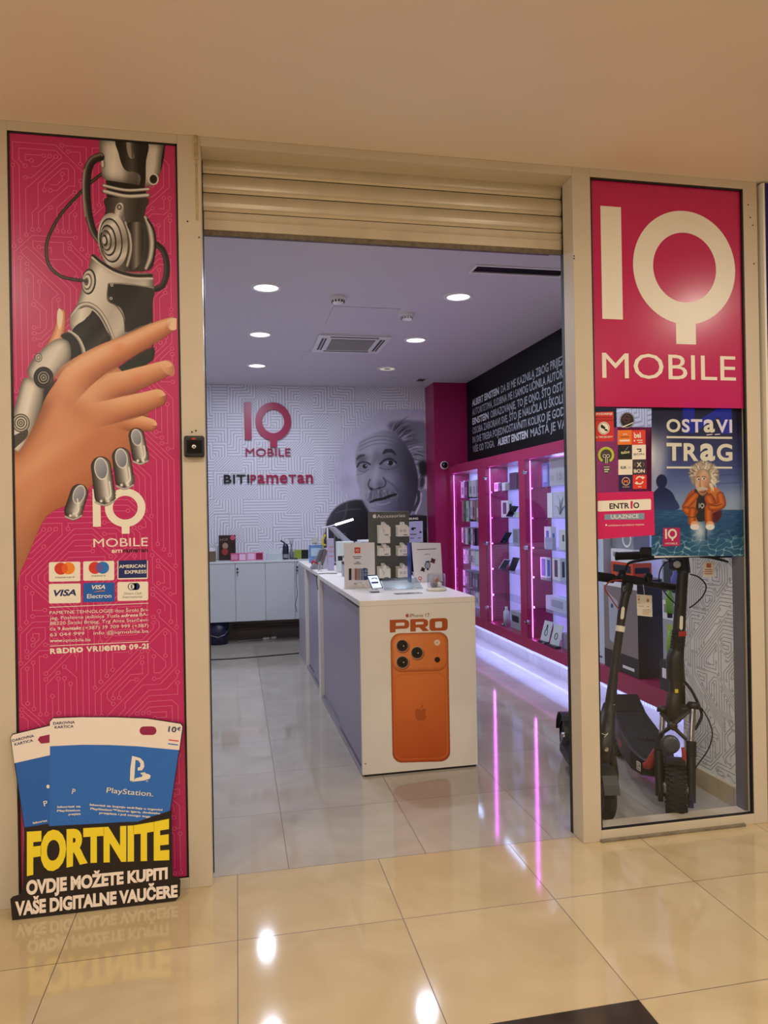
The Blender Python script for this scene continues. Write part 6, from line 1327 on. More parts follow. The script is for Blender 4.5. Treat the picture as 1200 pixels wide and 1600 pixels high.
    m = MB(); cbox(m, o+.004, o+.014, V0+.05, V0+.5, HC-.047, HC-.036); m.build('painted_shadow', M_black, t)  # same door shadow, put in as a black strip
    m = MB(); cbox(m, o+.001, o+.046, V0+.0205, 3.10, .004, .018); cbox(m, o+.022, o+.025, V0+.0205, 3.10, .018, .026); m.build('bottom_rail', mat('rail_aluminium', 'B9B4BE', .3, metal=.8), t)
    # cables
    m = MB(); m.tube([cp(-.0, 3.70, HC+.004), cp(-.012, 3.72, HC-.03), cp(-.02, 3.66, .80), cp(-.014, 3.62, .66), cp(-.03, 3.70, .55), cp(-.01, 3.76, .46)], .004, 6); tag(m.build('cable', mat('cable_grey', '5A5A60', .5)), 'thin grey cable hanging down the far end of the rear counter', 'cable')
    m = MB(); m.tube([cp(.16, 1.93, HC+.004), cp(.08, 1.95, HC+.006), cp(.01, 1.96, HC+.004), cp(-.006, 1.965, HC-.02), cp(-.008, 1.955, HC-.07), cp(-.006, 1.90, HC-.12)], .0035, 6); tag(m.build('cable', mat('cable_black', '17171A', .5)), 'short black cable hanging over the joint between the two counters', 'cable')
    m = MB(); m.tube([on(x, y, 'Z', .006) for x, y in ((326, 1031), (360, 1029.5), (400, 1026.5), (440, 1023), (467, 1020.5))], .006, 8); tag(m.build('cable', mat('cable_black', '17171A', .5)), 'black cable running across the floor behind the rear counter', 'cable')
counters()

# ================================================================ things on the counters
def accessories():
    Yp = 2.20; A = Plane('Y', Yp)
    t = thing('accessory_stand', (1.15, Yp, HC), 'olive grey counter stand headed Accessories, with white packs on hooks', 'display stand')
    m = MB(); m.box(.996, 1.305, Yp, Yp+.016, HC+.02, 1.513); OL = mat('stand_olive', '55534A', .5); m.build('board', OL, t, bevel=.002)
    m = MB(); m.box(.986, 1.315, Yp-.01, Yp+.12, HC, HC+.02); m.build('foot', OL, t, bevel=.003)
    m = MB(); ptext(m, 'Accessories', A, (589, 809.4), (633, 807.8), 5.6, .001); apple(m, lambda x, y: A(x, y, .001), 585.3, 806.4, 5.6); m.build('heading', M_cream, t)
    cols = [(600, ), (627, )]; rows = [(820, 838), (852, 868), (884, 904)]
    k = 0; nm = ['top left', 'top right', 'middle left', 'middle right', 'bottom left', 'bottom right']
    for (ya, yb) in rows:
        for cx in (597, 626):
            p = A(cx-(8 if cx < 610 else 8), yb); q = A(cx+9, ya); n = 5; pos = nm[k]; k += 1
            h = q.z-p.z; low = 0
            if pos == 'top left': low = .05
            if pos == 'middle left': h *= 1.25
            for j in range(n):
                o = .012+j*.012
                tt = thing('accessory_pack', ((p.x+q.x)/2, Yp-o, p.z-low), 'white pack, %s hook of the accessories stand' % pos, 'packet', 'white packs on the %s hook of the stand' % pos)
                m = MB(); dx = .0015*j; m.box(p.x+dx, q.x+dx, Yp-o-.004, Yp-o+.004, max(HC+.022, p.z-low*(j < 4)), q.z-.004*j); m.box((p.x+q.x)/2-.012+dx, (p.x+q.x)/2+.012+dx, Yp-o-.001, Yp-o+.001, q.z-.004*j, q.z+.022-.003*j); m.build('packet', M_cream, tt)
                if j == n-1:
                    m = MB(); m.box(q.x-.04, q.x-.008, Yp-o-.0048, Yp-o-.004, p.z+.008, p.z+.014)
                    if 'left' in pos: m.tube([(p.x+.03, Yp-o-.005, p.z+h*.7), (p.x+.045, Yp-o-.005, p.z+h*.5), (p.x+.035, Yp-o-.005, p.z+h*.35)], .003, 5, flat=.3)
                    else: m.lathe([(.006, 0), (.009, 0)], ((p.x+q.x)/2-.014, Yp-o-.005, p.z+h*.5), (0, -1, 0), n=12); m.lathe([(.006, 0), (.009, 0)], ((p.x+q.x)/2+.014, Yp-o-.005, p.z+h*.5), (0, -1, 0), n=12)
                    m.build('print', mat('pack_print', '6A655C', .5), tt)
            m = MB(); cx_ = (p.x+q.x)/2; m.tube([(cx_, Yp, q.z+.012), (cx_, Yp-.09, q.z+.012), (cx_, Yp-.094, q.z+.02)], .0025, 6); m.build('hook', M_chrome, t)
accessories()
def sign_left():
    Yp = 1.70; A = Plane('Y', Yp)
    t = thing('counter_sign', (.84, Yp, HC), 'white counter sign with a red company square and a row of coloured phones', 'sign')
    m = MB(); m.box(.737, .945, Yp, Yp+.004, HC+.001, 1.306); m.build('sheet', mat('sign_paper', 'F4F0F0', .4), t)
    m = MB(); m.box(.737, .945, Yp-.002, Yp+.05, HC, HC+.004); m.build('holder', M_acry, t)
    m = MB(); ppoly(m, A, [(554, 864.5), (563, 864.3), (563, 855.3), (554, 855.5)], .001); m.build('red_square', mat('sq_red', 'DE3A2A', .35), t)
    m = MB(); a = A(556, 862.6, .0014); iq_mark(m, a, (1, 0, 0), (0, 0, 1), .020); m.build('mark', M_cream, t)
    m = MB()
    for x0, x1, y in ((551, 565, 870), (553, 563, 872.6), (556, 562, 878.5), (553, 564, 881)): bar(m, A, (x0, y), (x1, y-.3), 1.1, .001)
    m.build('small_print', mat('print_grey_brown', '5A534C', .5), t)
    for k, c in enumerate(('23262A', 'E6D2CC', 'A06A66', '9A8A80', '6F86A8', '5A6A94')):
        m = MB(); x = 545+k*4.6; ppoly(m, A, [(x, 906.5), (x+4.2, 906.3), (x+4.2, 888.2), (x, 888.4)], .001+.0002*k); m.build('phone_picture', mat('phone_col_%d' % k, c, .4), t)
    m = MB(); ppoly(m, A, [(569, 906.3), (574.5, 906), (574.5, 889), (571, 887.5), (567.5, 888)], .0026); m.build('phone_picture', mat('phone_navy', '24386E', .35), t)
    m = MB(); disc(m, A, 571.5, 892, 2.2, 2.2, .003, rin=.5); disc(m, A, 571.5, 898, 2.2, 2.2, .003, rin=.5); m.build('lens_rings', mat('lens_grey', 'AAB2C4', .4), t)
    m = MB(); ptext(m, 'iPhone 17', A, (553.5, 913.6), (565.5, 913), 3, .001); m.build('caption', M_ink, t)
sign_left()
def sign_right():
    Yp = 1.95; A = Plane('Y', Yp)
    t = thing('counter_sign', (1.37, Yp, HC), 'white counter sign picturing three smart watches', 'sign')
    pts = [(643, 847.5), (688.5, 848.5), (692, 909), (648, 911.5)]; P = [A(x, y) for x, y in pts]; P = [Vector((p.x, p.y, max(p.z, HC+.001))) for p in P]
    m = MB(); m.prism(P, (0, .004, 0)); fix_normals(m.build('sheet', mat('sign_paper', 'F4F0F0', .4), t))
    m = MB(); bar(m, A, (651.5, 858.8), (681, 857.6), 1.1, .001); bar(m, A, (663, 866.2), (672, 865.8), .7, .001); m.build('small_print', mat('print_grey_brown', '5A534C', .5), t)
    W = mat('watch_brown', '5A3A30', .4)
    def rsq(cx, cy, s, a, mt, l, nm):
        m = MB(); o = []
        for kx, ky in ((1, 1), (-1, 1), (-1, -1), (1, -1)):
            for j in (-1, 1):
                x, y = kx*s*(1 if (kx*ky*j) > 0 else .7), ky*s*(.7 if (kx*ky*j) > 0 else 1); o.append((cx+x*math.cos(a)-y*math.sin(a), cy+x*math.sin(a)+y*math.cos(a)))
        ppoly(m, A, o, l); m.build(nm, mt, t)
    rsq(660.5, 890, 3.6, .35, W, .001, 'watch_picture'); rsq(660.5, 890, 2.4, .35, DK, .0014, 'dial'); rsq(676, 876.5, 4, .35, W, .001, 'watch_picture'); rsq(676, 876.5, 2.6, .35, mat('watch_red', '8A4A40', .4), .0014, 'dial')
    m = MB(); ppoly(m, A, [(665, 877), (671, 876), (670, 891), (667, 891)], .001); disc(m, A, 668, 883.2, 4.6, 5.6, .0016); m.build('watch_picture', mat('watch_slate', '39424E', .4), t); m = MB(); disc(m, A, 668, 883.2, 3.6, 4.6, .002); m.build('dial', mat('watch_face', 'A9B4C8', .3), t)
    m = MB(); disc(m, A, 656.3, 903.5, 2.8, 2.8, .001, rin=.6); bar(m, A, (656.6, 906.5), (657.6, 906.5), 2.5, .001); m.build('mark', mat('sq_red', 'DE3A2A', .35), t)
    m = MB(); m.box(P[0].x-.012, P[0].x-.002, Yp+.01, Yp+.09, HC, 1.285); tag(m.build('blue_folder', mat('folder_blue', '31489A', .35)), 'narrow blue folder standing between the accessories stand and watch sign', 'folder')
sign_right()
def samsung():
    Yp = 2.62; A = Plane('Y', Yp)
    t = thing('accessory_stand', (1.33, Yp, HC), 'black counter stand with a lavender panel, behind the accessories stand', 'display stand')
    a = A(638, 806); b = A(668, 850); m = MB(); m.box(min(a.x, 1.37), 1.395+.0, Yp, Yp+.02, HC, a.z) if False else m.box(a.x-.02, b.x, Yp, Yp+.02, HC+.02, a.z); m.build('board', M_blackgl, t, bevel=.002)
    m = MB(); m.box(a.x-.10, b.x-.14, Yp-.05, Yp+.07, HC, HC+.02); m.build('foot', M_blackgl, t)
    m = MB(); ptext(m, 'SAMSUNG', A, (631, 812.6), (653.5, 811.8), 3.6, .001, bold=.03); m.build('heading', M_cream, t)
    m = MB(); ppoly(m, A, [(636, 848), (661, 847), (660.5, 814), (636, 815)], .001); m.build('panel', LIL, t)
    m = MB(); ppoly(m, A, [(642.5, 828), (647, 828.5), (647, 826), (650, 826.4), (650, 824.5), (645, 824), (643, 824)], .0014); ppoly(m, A, [(655, 833), (659, 832.6), (658, 830), (656, 829.5)], .0014); bar(m, A, (641, 835), (651, 834.8), 1.2, .0014); bar(m, A, (641, 841), (647, 840.8), 1, .0014); bar(m, A, (653, 840.6), (658, 840.4), 1, .0014); m.build('print', DK, t)
samsung()
def small_things():
    # lit phone on a stand
    A = Plane('Y', 1.42); p = A(590, 920); t = thing('display_phone', (p.x, 1.42, HC), 'small display phone with a bright blue and white screen on a clear stand', 'phone')
    pts = [A(*q) for q in ((572.5, 899), (590, 898), (599, 919), (581.5, 921))]; up = (pts[0]-pts[3]); m = MB(); m.prism(pts, (0, .008, .002)); fix_normals(m.build('body', mat('phone_navy', '24386E', .35), t, bevel=.003))
    pts = [A(x, y, .001) for x, y in ((574.5, 900.3), (589.6, 899.4), (597, 917.8), (582.5, 919.6))]; m = MB(); m.quad(*pts); m.build('screen', mat('screen_light', 'DCE8FA', .2, emit=.8), t)
    m = MB(); disc(m, A, 585, 905.2, 5, 2.6, .0015, rin=.6, a0=10, a1=170); bar(m, A, (580.5, 910.6), (591, 910), 2.6, .0015); m.build('screen_print', mat('screen_blue', '2A4470', .3), t)
    m = MB(); b = on(584, 926, 'Z', HC); m.box(b.x-.03, b.x+.035, b.y-.01, b.y+.05, HC, HC+.016); m.build('stand', M_acry, t, bevel=.003); m = MB(); m.box(b.x-.02, b.x+.035, b.y-.012, b.y+.02, HC+.001, HC+.006); m.build('foot', mat('foot_brown', '6A4A40', .4), t)
    # clear risers
    a = on(600, 923, 'Z', HC); b = on(657, 919, 'Z', HC)
    t = thing('acrylic_riser', ((a.x+b.x)/2, a.y+.08, HC), 'clear acrylic display riser lying before the accessories stand', 'riser')
    y0 = a.y; m = MB(); m.box(a.x, b.x, y0, y0+.004, HC, HC+.012); m.build('front_lip', M_acry, t)
    m = MB(); m.prism([(a.x, y0+.004, HC+.004), (b.x, y0+.004, HC+.004), (b.x-.005, y0+.17, HC+.060), (a.x+.02, y0+.17, HC+.060)], (0, 0, .004)); fix_normals(m.build('sloping_plate', glass('frosted_acrylic', (.80, .86, .88), 1.5, .08), t))
    m = MB(); m.box(a.x+.02, b.x-.02, y0+.165, y0+.17, HC, HC+.06); m.build('back_plate', M_acry, t)
    m = MB(); m.box(a.x+.05, a.x+.075, y0-.002, y0+.01, HC, HC+.014); m.box(b.x-.07, b.x-.05, y0-.002, y0+.01, HC, HC+.014); m.build('clip', M_chrome, t)
    m = MB(); c = on(640, 928, 'Z', HC); m.box(c.x-.09, c.x+.08, c.y-.02, c.y+.06, HC+.0005, HC+.0025); tag(m.build('clear_sheet', M_acry), 'flat clear sheet lying at the counter edge before the riser', 'sheet')
    # glass jar on a round white foot
    c = on(682, 922.5, 'Z', HC); t = thing('glass_jar', (c.x, c.y, HC), 'clear glass jar with small things inside, on a round white base', 'jar')
    m = MB(); m.lathe([(0, 0), (.058, 0), (.066, .008), (.060, .018), (.05, .021), (0, .021)], (c.x, c.y, HC), n=36); m.build('base', M_cream, t)
    m = MB(); m.lathe([(.054, .022), (.058, .03), (.058, .098), (.054, .106), (.051, .104), (.055, .096), (.055, .032), (.05, .024)], (c.x, c.y, HC), n=40, close=True); m.build('glass_wall', M_acry, t)
    rnd = random.Random(4)
    for k, (col, lab) in enumerate((('C9867A', 'coral'), ('E8D9C4', 'cream'), ('8A9A4A', 'olive'), ('B97A8C', 'pink'), ('6A5A50', 'brown'), ('F2E6DA', 'pale'))):
        an = k*1.05; r = .026 if k else 0; m = MB(); m.lathe([(0, -.016), (.012, -.012), (.017, 0), (.012, .012), (0, .016)], (c.x+r*math.cos(an), c.y+r*math.sin(an), HC+.040+(.026 if k == 0 else 0)), n=14); tag(m.build('trinket', mat('bead_%d' % k, col, .4)), '%s coloured bead inside the glass jar' % lab, 'trinket')
    # coiled pale cable
    c = on(566, 922, 'Z', HC); m = MB(); m.tube([(c.x+.035*math.cos(a)*(1-a/40)+.01*math.sin(2.3*a), c.y+.03*math.sin(a)*(1-a/50), HC+.004+.0022*a) for a in [i*.45 for i in range(44)]], .003, 6); tag(m.build('coiled_cable', mat('cable_cream', 'E4DCC4', .4)), 'coiled cream cable at the foot of the phone sign', 'cable')
    # rear counter group
    def std(nm, x0, x1, y0, y1, z0, z1, mt, lab, cat='box', tilt=0.0, face=None):
        return box_thing(nm, x0, x1, y0, y1, z0, z1, mt, lab, cat, None, face)
    std('upright_box', .826, .880, 3.30, 3.36, HC+.001, 1.285, mat('box_soft_lilac', 'B7AEC9', .4), 'tall narrow lilac box standing at the head of the rear counter', face=lambda t, x0, x1, y0, y1, z0, z1: [MB().box(x0+.008, x1-.008, y0-.001, y0, z0+h, z0+h+.012).build('print', PNK, t) for h in (.12, .16, .20)] and None)
    def dev(t, x0, x1, y0, y1, z0, z1):
        m = MB(); m.box(x0+.004, x0+.045, y0-.001, y0, z0+.10, z0+.14); m.box(x0+.05, x1-.02, y0-.001, y0, z0+.12, z0+.145); m.build('device_picture', DK, t)
    std('white_carton', .875, 1.02, 3.05, 3.15, HC+.001, 1.265, mat('box_offwhite', 'D9E0DC', .4), 'white carton behind the phone sign', face=dev)
    std('grey_device', .86, .92, 2.62, 2.70, HC+.001, 1.10, mat('device_grey', 'A8A8B4', .4), 'small grey device with a black top at the counter joint', face=lambda t, x0, x1, y0, y1, z0, z1: MB().box(x0, x1, y0, y1, z1, z1+.022).build('black_top', DK, t))
    # reclining phones on a grey rack
    A = Plane('Y', 3.55); t = thing('phone_rack', (.83, 3.55, HC), 'grey rack holding two reclining grey phones on the rear counter', 'phone rack')
    def slab(pts, yv, th, nm, mt):
        B = Plane('Y', yv); m = MB(); m.prism([B(*q) for q in pts], (0, th, 0)); fix_normals(m.build(nm, mt, t, bevel=.003))
    slab([(485, 888.6), (491, 880), (507, 888), (505, 889.4), (497, 889.2)], 3.50, .09, 'rack_base', mat('rack_grey', '8C8C96', .4))
    slab([(492.5, 878), (500, 859), (506, 858), (498, 881)], 3.56, .07, 'phone', mat('phone_grey', '6A6A74', .3)); slab([(499, 881), (507.5, 857), (513, 862), (505, 885)], 3.52, .07, 'phone', mat('phone_taupe', '6E625C', .3)); slab([(503, 889.4), (512, 862), (513.5, 889.4)], 3.50, .05, 'side_plate', mat('rack_light', 'B2AEC0', .4))
    c = on(500, 893, 'Z', HC); m = MB(); m.lathe([(0, 0), (.02, 0), (.015, .02), (.018, .04), (.012, .06), (.014, .08), (0, .09)], (c.x, c.y, HC), n=18); tag(m.build('silver_bell', M_chrome), 'small silver knobbed ornament before the phone rack', 'ornament')
    # acrylic holder with blue leaflet and a red thing
    A = Plane('Y', 4.40); t = thing('leaflet_holder', (.835, 4.40, HC), 'clear holder with a blue and white leaflet at the far end of the rear counter', 'leaflet holder')
    a = A(482.5, 852); b = A(504.5, 881); m = MB(); m.box(a.x, b.x, 4.40, 4.404, HC, a.z); m.build('leaflet', mat('leaflet_blue', '6C96CC', .4), t)
    m = MB(); m.box(a.x+.02, b.x-.02, 4.398, 4.3995, HC+.07, a.z-.03); m.box(a.x-.004, a.x, 4.396, 4.404, HC, a.z+.004); m.box(a.x, b.x, 4.396, 4.404, a.z, a.z+.004); m.build('white_print', mat('leaflet_white', 'D2E2F0', .4), t)
    m = MB(); m.box(a.x-.002, b.x+.002, 4.39, 4.394, HC, a.z+.005); m.build('clear_cover', M_acry, t)
    c = on(487, 882, 'Z', HC+.0); m = MB(); m.lathe([(0, 0), (.03, .004), (.042, .025), (.036, .05), (.02, .062), (0, .066)], (c.x+.01, c.y-.25, HC), n=20); tag(m.build('red_pouch', mat('pouch_red', '9C1F22', .5, bump=.3)), 'rounded red pouch beside the blue leaflet holder', 'pouch')
    # desk lamp
    A = Plane('Y', 4.30); t = thing('desk_lamp', (.945, 4.30, HC), 'slim white desk lamp with a glowing bar shade, on the rear counter', 'lamp')
    p = A(511.5, 824.5); m = MB(); m.tube([(p.x, 4.30, HC+.012), (p.x, 4.30, p.z)], .009, 10); m.build('post', M_white, t); m = MB(); m.lathe([(0, 0), (.07, 0), (.07, .008), (0, .012)], (p.x, 4.30, HC), n=28); m.build('base', M_white, t)
    q0, q1, q2 = A(503.5, 825), A(524, 820), A(551.5, 811.5); m = MB(); m.tube([q0, q1], .006, 8); m.build('arm', M_white, t); d = q2-q1; m = MB(); m.obox(q1+d/2, d/2, (0, .014, 0), Vector((-d.z, 0, d.x)).normalized()*.010); m.build('light_bar', mat('bar_glow', 'FFF8EE', .4, emit=7), t)
    m = MB(); m.tube([q0, q0+Vector((-.01, 0, -.05)), q0+Vector((.01, 0, -.09)), (p.x-.008, 4.30, p.z-.13)], .0025, 6); m.build('lamp_cable', mat('cable_pink', '9A7080', .5), t)
    # monitor seen from behind
    A = Plane('Y', 3.9); t = thing('monitor', (1.04, 3.9, HC), 'grey till monitor tilted back, seen from behind on the rear counter', 'monitor')
    m = MB(); m.prism([A(*q) for q in ((518.5, 824), (524.5, 823.5), (549, 846), (546, 850), (541, 850))], (0, .30, 0)); fix_normals(m.build('screen_housing', mat('monitor_grey', '9C9CA8', .35), t, bevel=.004))
    m = MB(); m.tube([(1.07, 4.05, HC), (1.05, 4.05, 1.26)], .025, 10); m.build('stand', M_dark, t); m = MB(); m.box(.96, 1.18, 3.95, 4.15, HC, HC+.012); m.build('foot', M_dark, t, bevel=.004)
    A = Plane('Y', 4.6); m = MB(); m.tube([A(508.5, 835, 0), A(504.5, 843, 0), A(504, 850, 0), (A(504, 856).x, 4.6, HC)], .013, 8); m.tube([A(504, 850, 0), A(509, 852, 0)], .010, 8); tag(m.build('yellow_strap', mat('strap_yellow', 'C9B22E', .5)), 'yellow curved strap beside the desk lamp', 'strap')
    t = box_thing('black_case', 1.04, 1.16, 4.42, 4.52, HC+.001, 1.30, M_dark, 'black boxy device behind the desk lamp', 'device')
    t = box_thing('paper_tray', 1.10, 1.30, 3.3, 3.5, HC+.001, 1.245, mat('tray_grey', 'B4B2C0', .4), 'grey tray unit topped with papers behind the phone sign', 'paper tray'); m = MB(); m.box(1.12, 1.33, 3.28, 3.5, 1.247, 1.262); tag(m.build('papers', M_white), 'stack of white papers on the grey tray unit', 'papers')
small_things()

# ================================================================ wall mark, portrait, rear cupboards
def wall_sign():
    t = thing('wall_logo', (.43, YB-.03, 1.9), 'raised magenta company mark on the rear wall', 'logo'); MG = mat('logo_magenta', 'A81848', .35)
    P = Plane('Y', YB-.03); a = P(382, 698); b = P(382, 631); H = P(430, 629).z-P(430, 698.5).z
    x0 = P(382, 650).x; w = P(454.5, 650).x-x0
    m = MB(); iq_mark(m, (x0, YB-.001, P(430, 698.5).z), (w/1.111/H, 0, 0), (0, 0, 1), H, depth=.03, nrm=(0, -1, 0)); m.build('mark', MG, t)
    m = MB(); z0 = P(384, 712.5).z; text_to(m, 'MOBILE', (P(384, 712).x, YB-.001, z0), (1, 0, 0), (0, 0, 1), P(454, 712).x-P(384, 712).x, P(384, 699.5).z-z0, bold=.0, depth=.025, nrm=(0, -1, 0)); m.build('name', MG, t)
    t = thing('wall_slogan', (.43, YB-.02, 1.75), 'black and magenta raised slogan lettering under the wall logo', 'lettering')
    zz = P(350, 755.5).z; hh = P(350, 742).z-zz
    def seg(s, xa, xb, mt, nm):
        m = MB(); A = Plane('Y', YB-.001); unicase(m, s, A, (xa, 755.5), (xb, 755.0), 13.6, .0, bold=.018, gap=.15, depth=.02, nrm=(0, -1, 0)); m.build(nm, mt, t)
    seg('BITI', 350, 389.5, M_ink, 'black_word'); seg('PameTan', 391.5, 489, MG, 'magenta_word')
wall_sign()
t = thing('wall_portrait', (1.78, YB-.001, 1.1), 'large black and white wall portrait of an old man with white hair and a moustache', 'portrait')
picture('portrait_print', paint_portrait(), Plane('Y', YB), .0015, M_printa, t)
def cupboards():
    X = [-.70, -.330, .0155, .360, .703, 1.05, 1.40, 1.745]; Yf = 5.55
    for k in range(0, 7):
        if k % 2 == 0:
            x0, x1 = X[k]-(0 if k else 0), X[min(k+2, 7)]
            t = thing('wall_cupboard', ((x0+x1)/2, 5.75, .27), ['leftmost pale grey wall cupboard, behind the left door jamb', 'pale grey rear cupboard with a key in its lock', 'pale grey rear cupboard running behind the counter', 'rightmost pale grey rear cupboard hidden behind the counter'][k//2], 'cupboard', 'pale grey cupboards along the rear wall')
            m = MB(); m.box(x0, x1, Yf+.019, YB-.002, .27, .948); m.build('carcass', M_cablam, t)
            for j in range(2):
                if k+j+1 > 7: break
                a, b = X[k+j], X[k+j+1]; m = MB(); m.box(a+.0025, b-.0025, Yf, Yf+.018, .272, .946); d = m.build('door', M_cablam, t, bevel=.0015)
                if k == 2 and j == 0 or k == 4 and j == 0:
                    p = .0155+.026 if k == 2 else .703+.03
                    for zz in (.885, .845):
                        m = MB(); m.lathe([(0, 0), (.011, 0), (.011, .012), (.006, .02), (0, .02)], (p, Yf, zz), (0, -1, 0), n=14); m.build('lock', M_dark, d)
                    m = MB(); m.tube([(p, Yf-.02, .84), (p+.002, Yf-.024, .80)], .004, 6); m.build('key', M_steel, d)
    m = MB(); m.box(-.75, 1.76, Yf-.006, YB-.002, .949, .972); tag(m.build('cupboard_top', mat('top_white', 'D6DADC', .35), bevel=.002), 'long pale top board over the rear cupboards', 'board')
    # under the cupboards
    m = MB(); m.box(-.3, 1.7, YB-.03, YB-.013, .0, .26); tag(m.build('back_board', mat('taupe_board', '6B5F55', .5)), 'taupe board against the wall below the rear cupboards', 'board')
    m = MB(); m.tube([(-.02, YB-.045, .13), (1.4, YB-.045, .13)], .015, 10); m.tube([(-.02, YB-.041, .17), (1.4, YB-.041, .17)], .011, 10); tag(m.build('pipe', mat('pipe_brown', '5A4A40', .5)), 'pair of brown pipes running under the rear cupboards', 'pipe')
    t = thing('floor_bar', (.25, 5.82, 0), 'thin rod with two white joints lying on the floor under the cupboards', 'rod'); a = on(372, 1002.5, 'Z', .01); b = on(432, 996, 'Z', .01)
    m = MB(); m.tube([a, b], .008, 8); m.build('rod', M_steel, t)
    for u, v in ((.64, .80), (.86, .98)): m = MB(); m.tube([a+(b-a)*u, a+(b-a)*v], .016, 8); m.build('white_joint', M_white, t)
    c = on(345, 1006, 'Z', 0); t = thing('waste_bin', (c.x-.03, c.y+.02, 0), 'dark blue waste bin under the left rear cupboard', 'bin')
    m = MB(); m.lathe([(0, .0), (.115, 0), (.135, .262), (.128, .262), (.11, .01), (0, .01)], (c.x-.03, c.y+.02, 0), n=32); m.build('body', mat('bin_blue', '0E1838', .35), t)
    m = MB(); m.tube([(c.x-.03-.136, c.y+.02, .235)]+[(c.x-.03+.14*math.cos(a), c.y+.02-.14*math.sin(a), .235-.14*math.sin(a)) for a in (2.6, 2.1, 1.57, 1.0, .5)]+[(c.x-.03+.136, c.y+.02, .235)], .003, 6); m.build('handle', M_steel, t)
cupboards()
def on_cupboard():
    ZT = .9725
    def bx(px0, px1, py, yv, d, mt, lab, nm='box', face=None, cat='box'):
        A = Plane('Y', yv); a = A(px0, py); b = A(px1, py); return box_thing(nm, a.x, b.x, yv, yv+d, ZT, a.z, mt, lab, cat, None, face)
    bx(318, 336.5, 862, 5.57, .20, mat('carton_brown', '6E5E46', .6), 'brown carton at the left end of the cupboard top', face=lambda t, x0, x1, y0, y1, z0, z1: MB().box(x0+.01, x1-.006, y0+.02, y1-.02, z1, z1+.03).build('white_lid', M_white, t))
    A = Plane('Y', 5.80); a = A(341.5, 836.5); b = A(368.5, 871)
    t = thing('small_poster', ((a.x+b.x)/2, 5.8, ZT), 'dark brown poster with a pink round badge, leaning on the rear wall', 'poster')
    m = MB(); m.box(a.x, b.x, 5.80, 5.806, ZT, a.z); m.build('sheet', mat('poster_brown', '33221E', .35), t)
    m = MB(); disc(m, A, 363.5, 840, 3.8, 3.8, .001); m.build('badge', mat('badge_pink', 'D8506E', .4), t)
    m = MB(); disc(m, A, 352, 853, 4.4, 5, .001); m.build('pale_shape', mat('poster_sand', 'A88A74', .4), t); m = MB(); disc(m, A, 351.5, 862, 5, 5.4, .0014); m.build('red_shape', mat('poster_red', '9C3A34', .4), t); m = MB(); ptext(m, 'IQ', A, (344, 845), (356, 843.5), 3, .001); m.build('lettering', mat('poster_sand', 'A88A74', .4), t)
    def pf(c1, c2):
        return lambda t, x0, x1, y0, y1, z0, z1: [MB().box(x0+.01, x0+(x1-x0)*.45, y0-.001, y0, z0+.015, z1-.01).build('print', c1, t), MB().box(x0+(x1-x0)*.55, x1-.01, y0-.001, y0, z0+.008, z1-.008).build('print', c2, t)] and None
    pk = mat('pink_card', 'D68AA8', .4); dr = mat('deep_rose', '8E1F44', .4); lp = mat('light_pink', 'E6C2DE', .4)
    bx(360, 385, 865, 5.62, .08, mat('rose_card', 'C84A78', .4), 'pink and lilac flat box, left of two pink boxes on the cupboard top', face=pf(pk, lp))
    bx(386, 411.5, 863.5, 5.62, .08, pk, 'pink and dark rose flat box, right of two pink boxes on the cupboard top', face=pf(lp, dr))
    bx(416, 441, 865.5, 5.60, .12, mat('pale_carton', 'BFC9CC', .4), 'pale lower carton of the two on the cupboard top')
    A = Plane('Y', 5.62); a = A(419, 859.5); b = A(437, 865); z = A(430, 865.5).z+.001; box_thing('box', a.x, b.x, 5.62, 5.70, z, a.z, mat('pale_carton2', 'CDD4D4', .4), 'pale upper carton lying on the lower one')
    A = Plane('Y', 5.66); p = A(446.5, 871); t = thing('dark_bottle', (p.x, 5.66, ZT), 'dark violet bottle with a bent spout on the cupboard top', 'bottle'); h = A(446, 846).z-ZT
    m = MB(); m.lathe([(0, 0), (.036, 0), (.038, h*.3), (.036, h*.7), (.024, h*.86), (0, h*.9)], (p.x, 5.66, ZT), n=22); m.build('body', mat('bottle_violet', '1E1A34', .25), t); m = MB(); m.tube([(p.x, 5.66, ZT+h*.85), (p.x-.03, 5.66, ZT+h*.98), (p.x-.06, 5.66, ZT+h*1.06)], .009, 8); m.build('spout', M_dark, t); m = MB(); m.lathe([(.0385, h*.08), (.0385, h*.30)], (p.x, 5.66, ZT), n=22); m.build('label_band', mat('band_grey', '8A8A94', .4), t)
    A = Plane('Y', 5.70); p = A(455.5, 871); h = A(455, 855).z-ZT; t = thing('reed_diffuser', (p.x, 5.70, ZT), 'small glass reed diffuser with dark sticks on the cupboard top', 'diffuser')
    m = MB(); m.lathe([(0, 0), (.026, 0), (.028, h*.5), (.012, h*.8), (.012, h), (0, h)], (p.x, 5.70, ZT), n=20); m.build('flask', mat('flask_grey', '7A7A84', .2), t)
    for dx in (-.03, -.012, .01, .03): m = MB(); m.tube([(p.x, 5.70, ZT+h), (p.x+dx, 5.70, ZT+h+.11)], .0022, 5); m.build('stick', M_dark, t)
    p = Plane('Y', 5.6)(458, 871); m = MB(); m.tube([(p.x-.04, 5.6, ZT+.012), (p.x+.01, 5.6, ZT+.010), (p.x+.05, 5.58, ZT+.008)], .008, 8); tag(m.build('pen', M_dark), 'short dark pen lying before the diffuser', 'pen')
    bx(460, 471, 859.5, 5.66, .09, mat('lime_carton', '8FA03A', .4), 'lime green box beside the black one on the cupboard top'); bx(471.5, 486, 859.5, 5.66, .12, DK, 'black box beside the lime green one on the cupboard top')
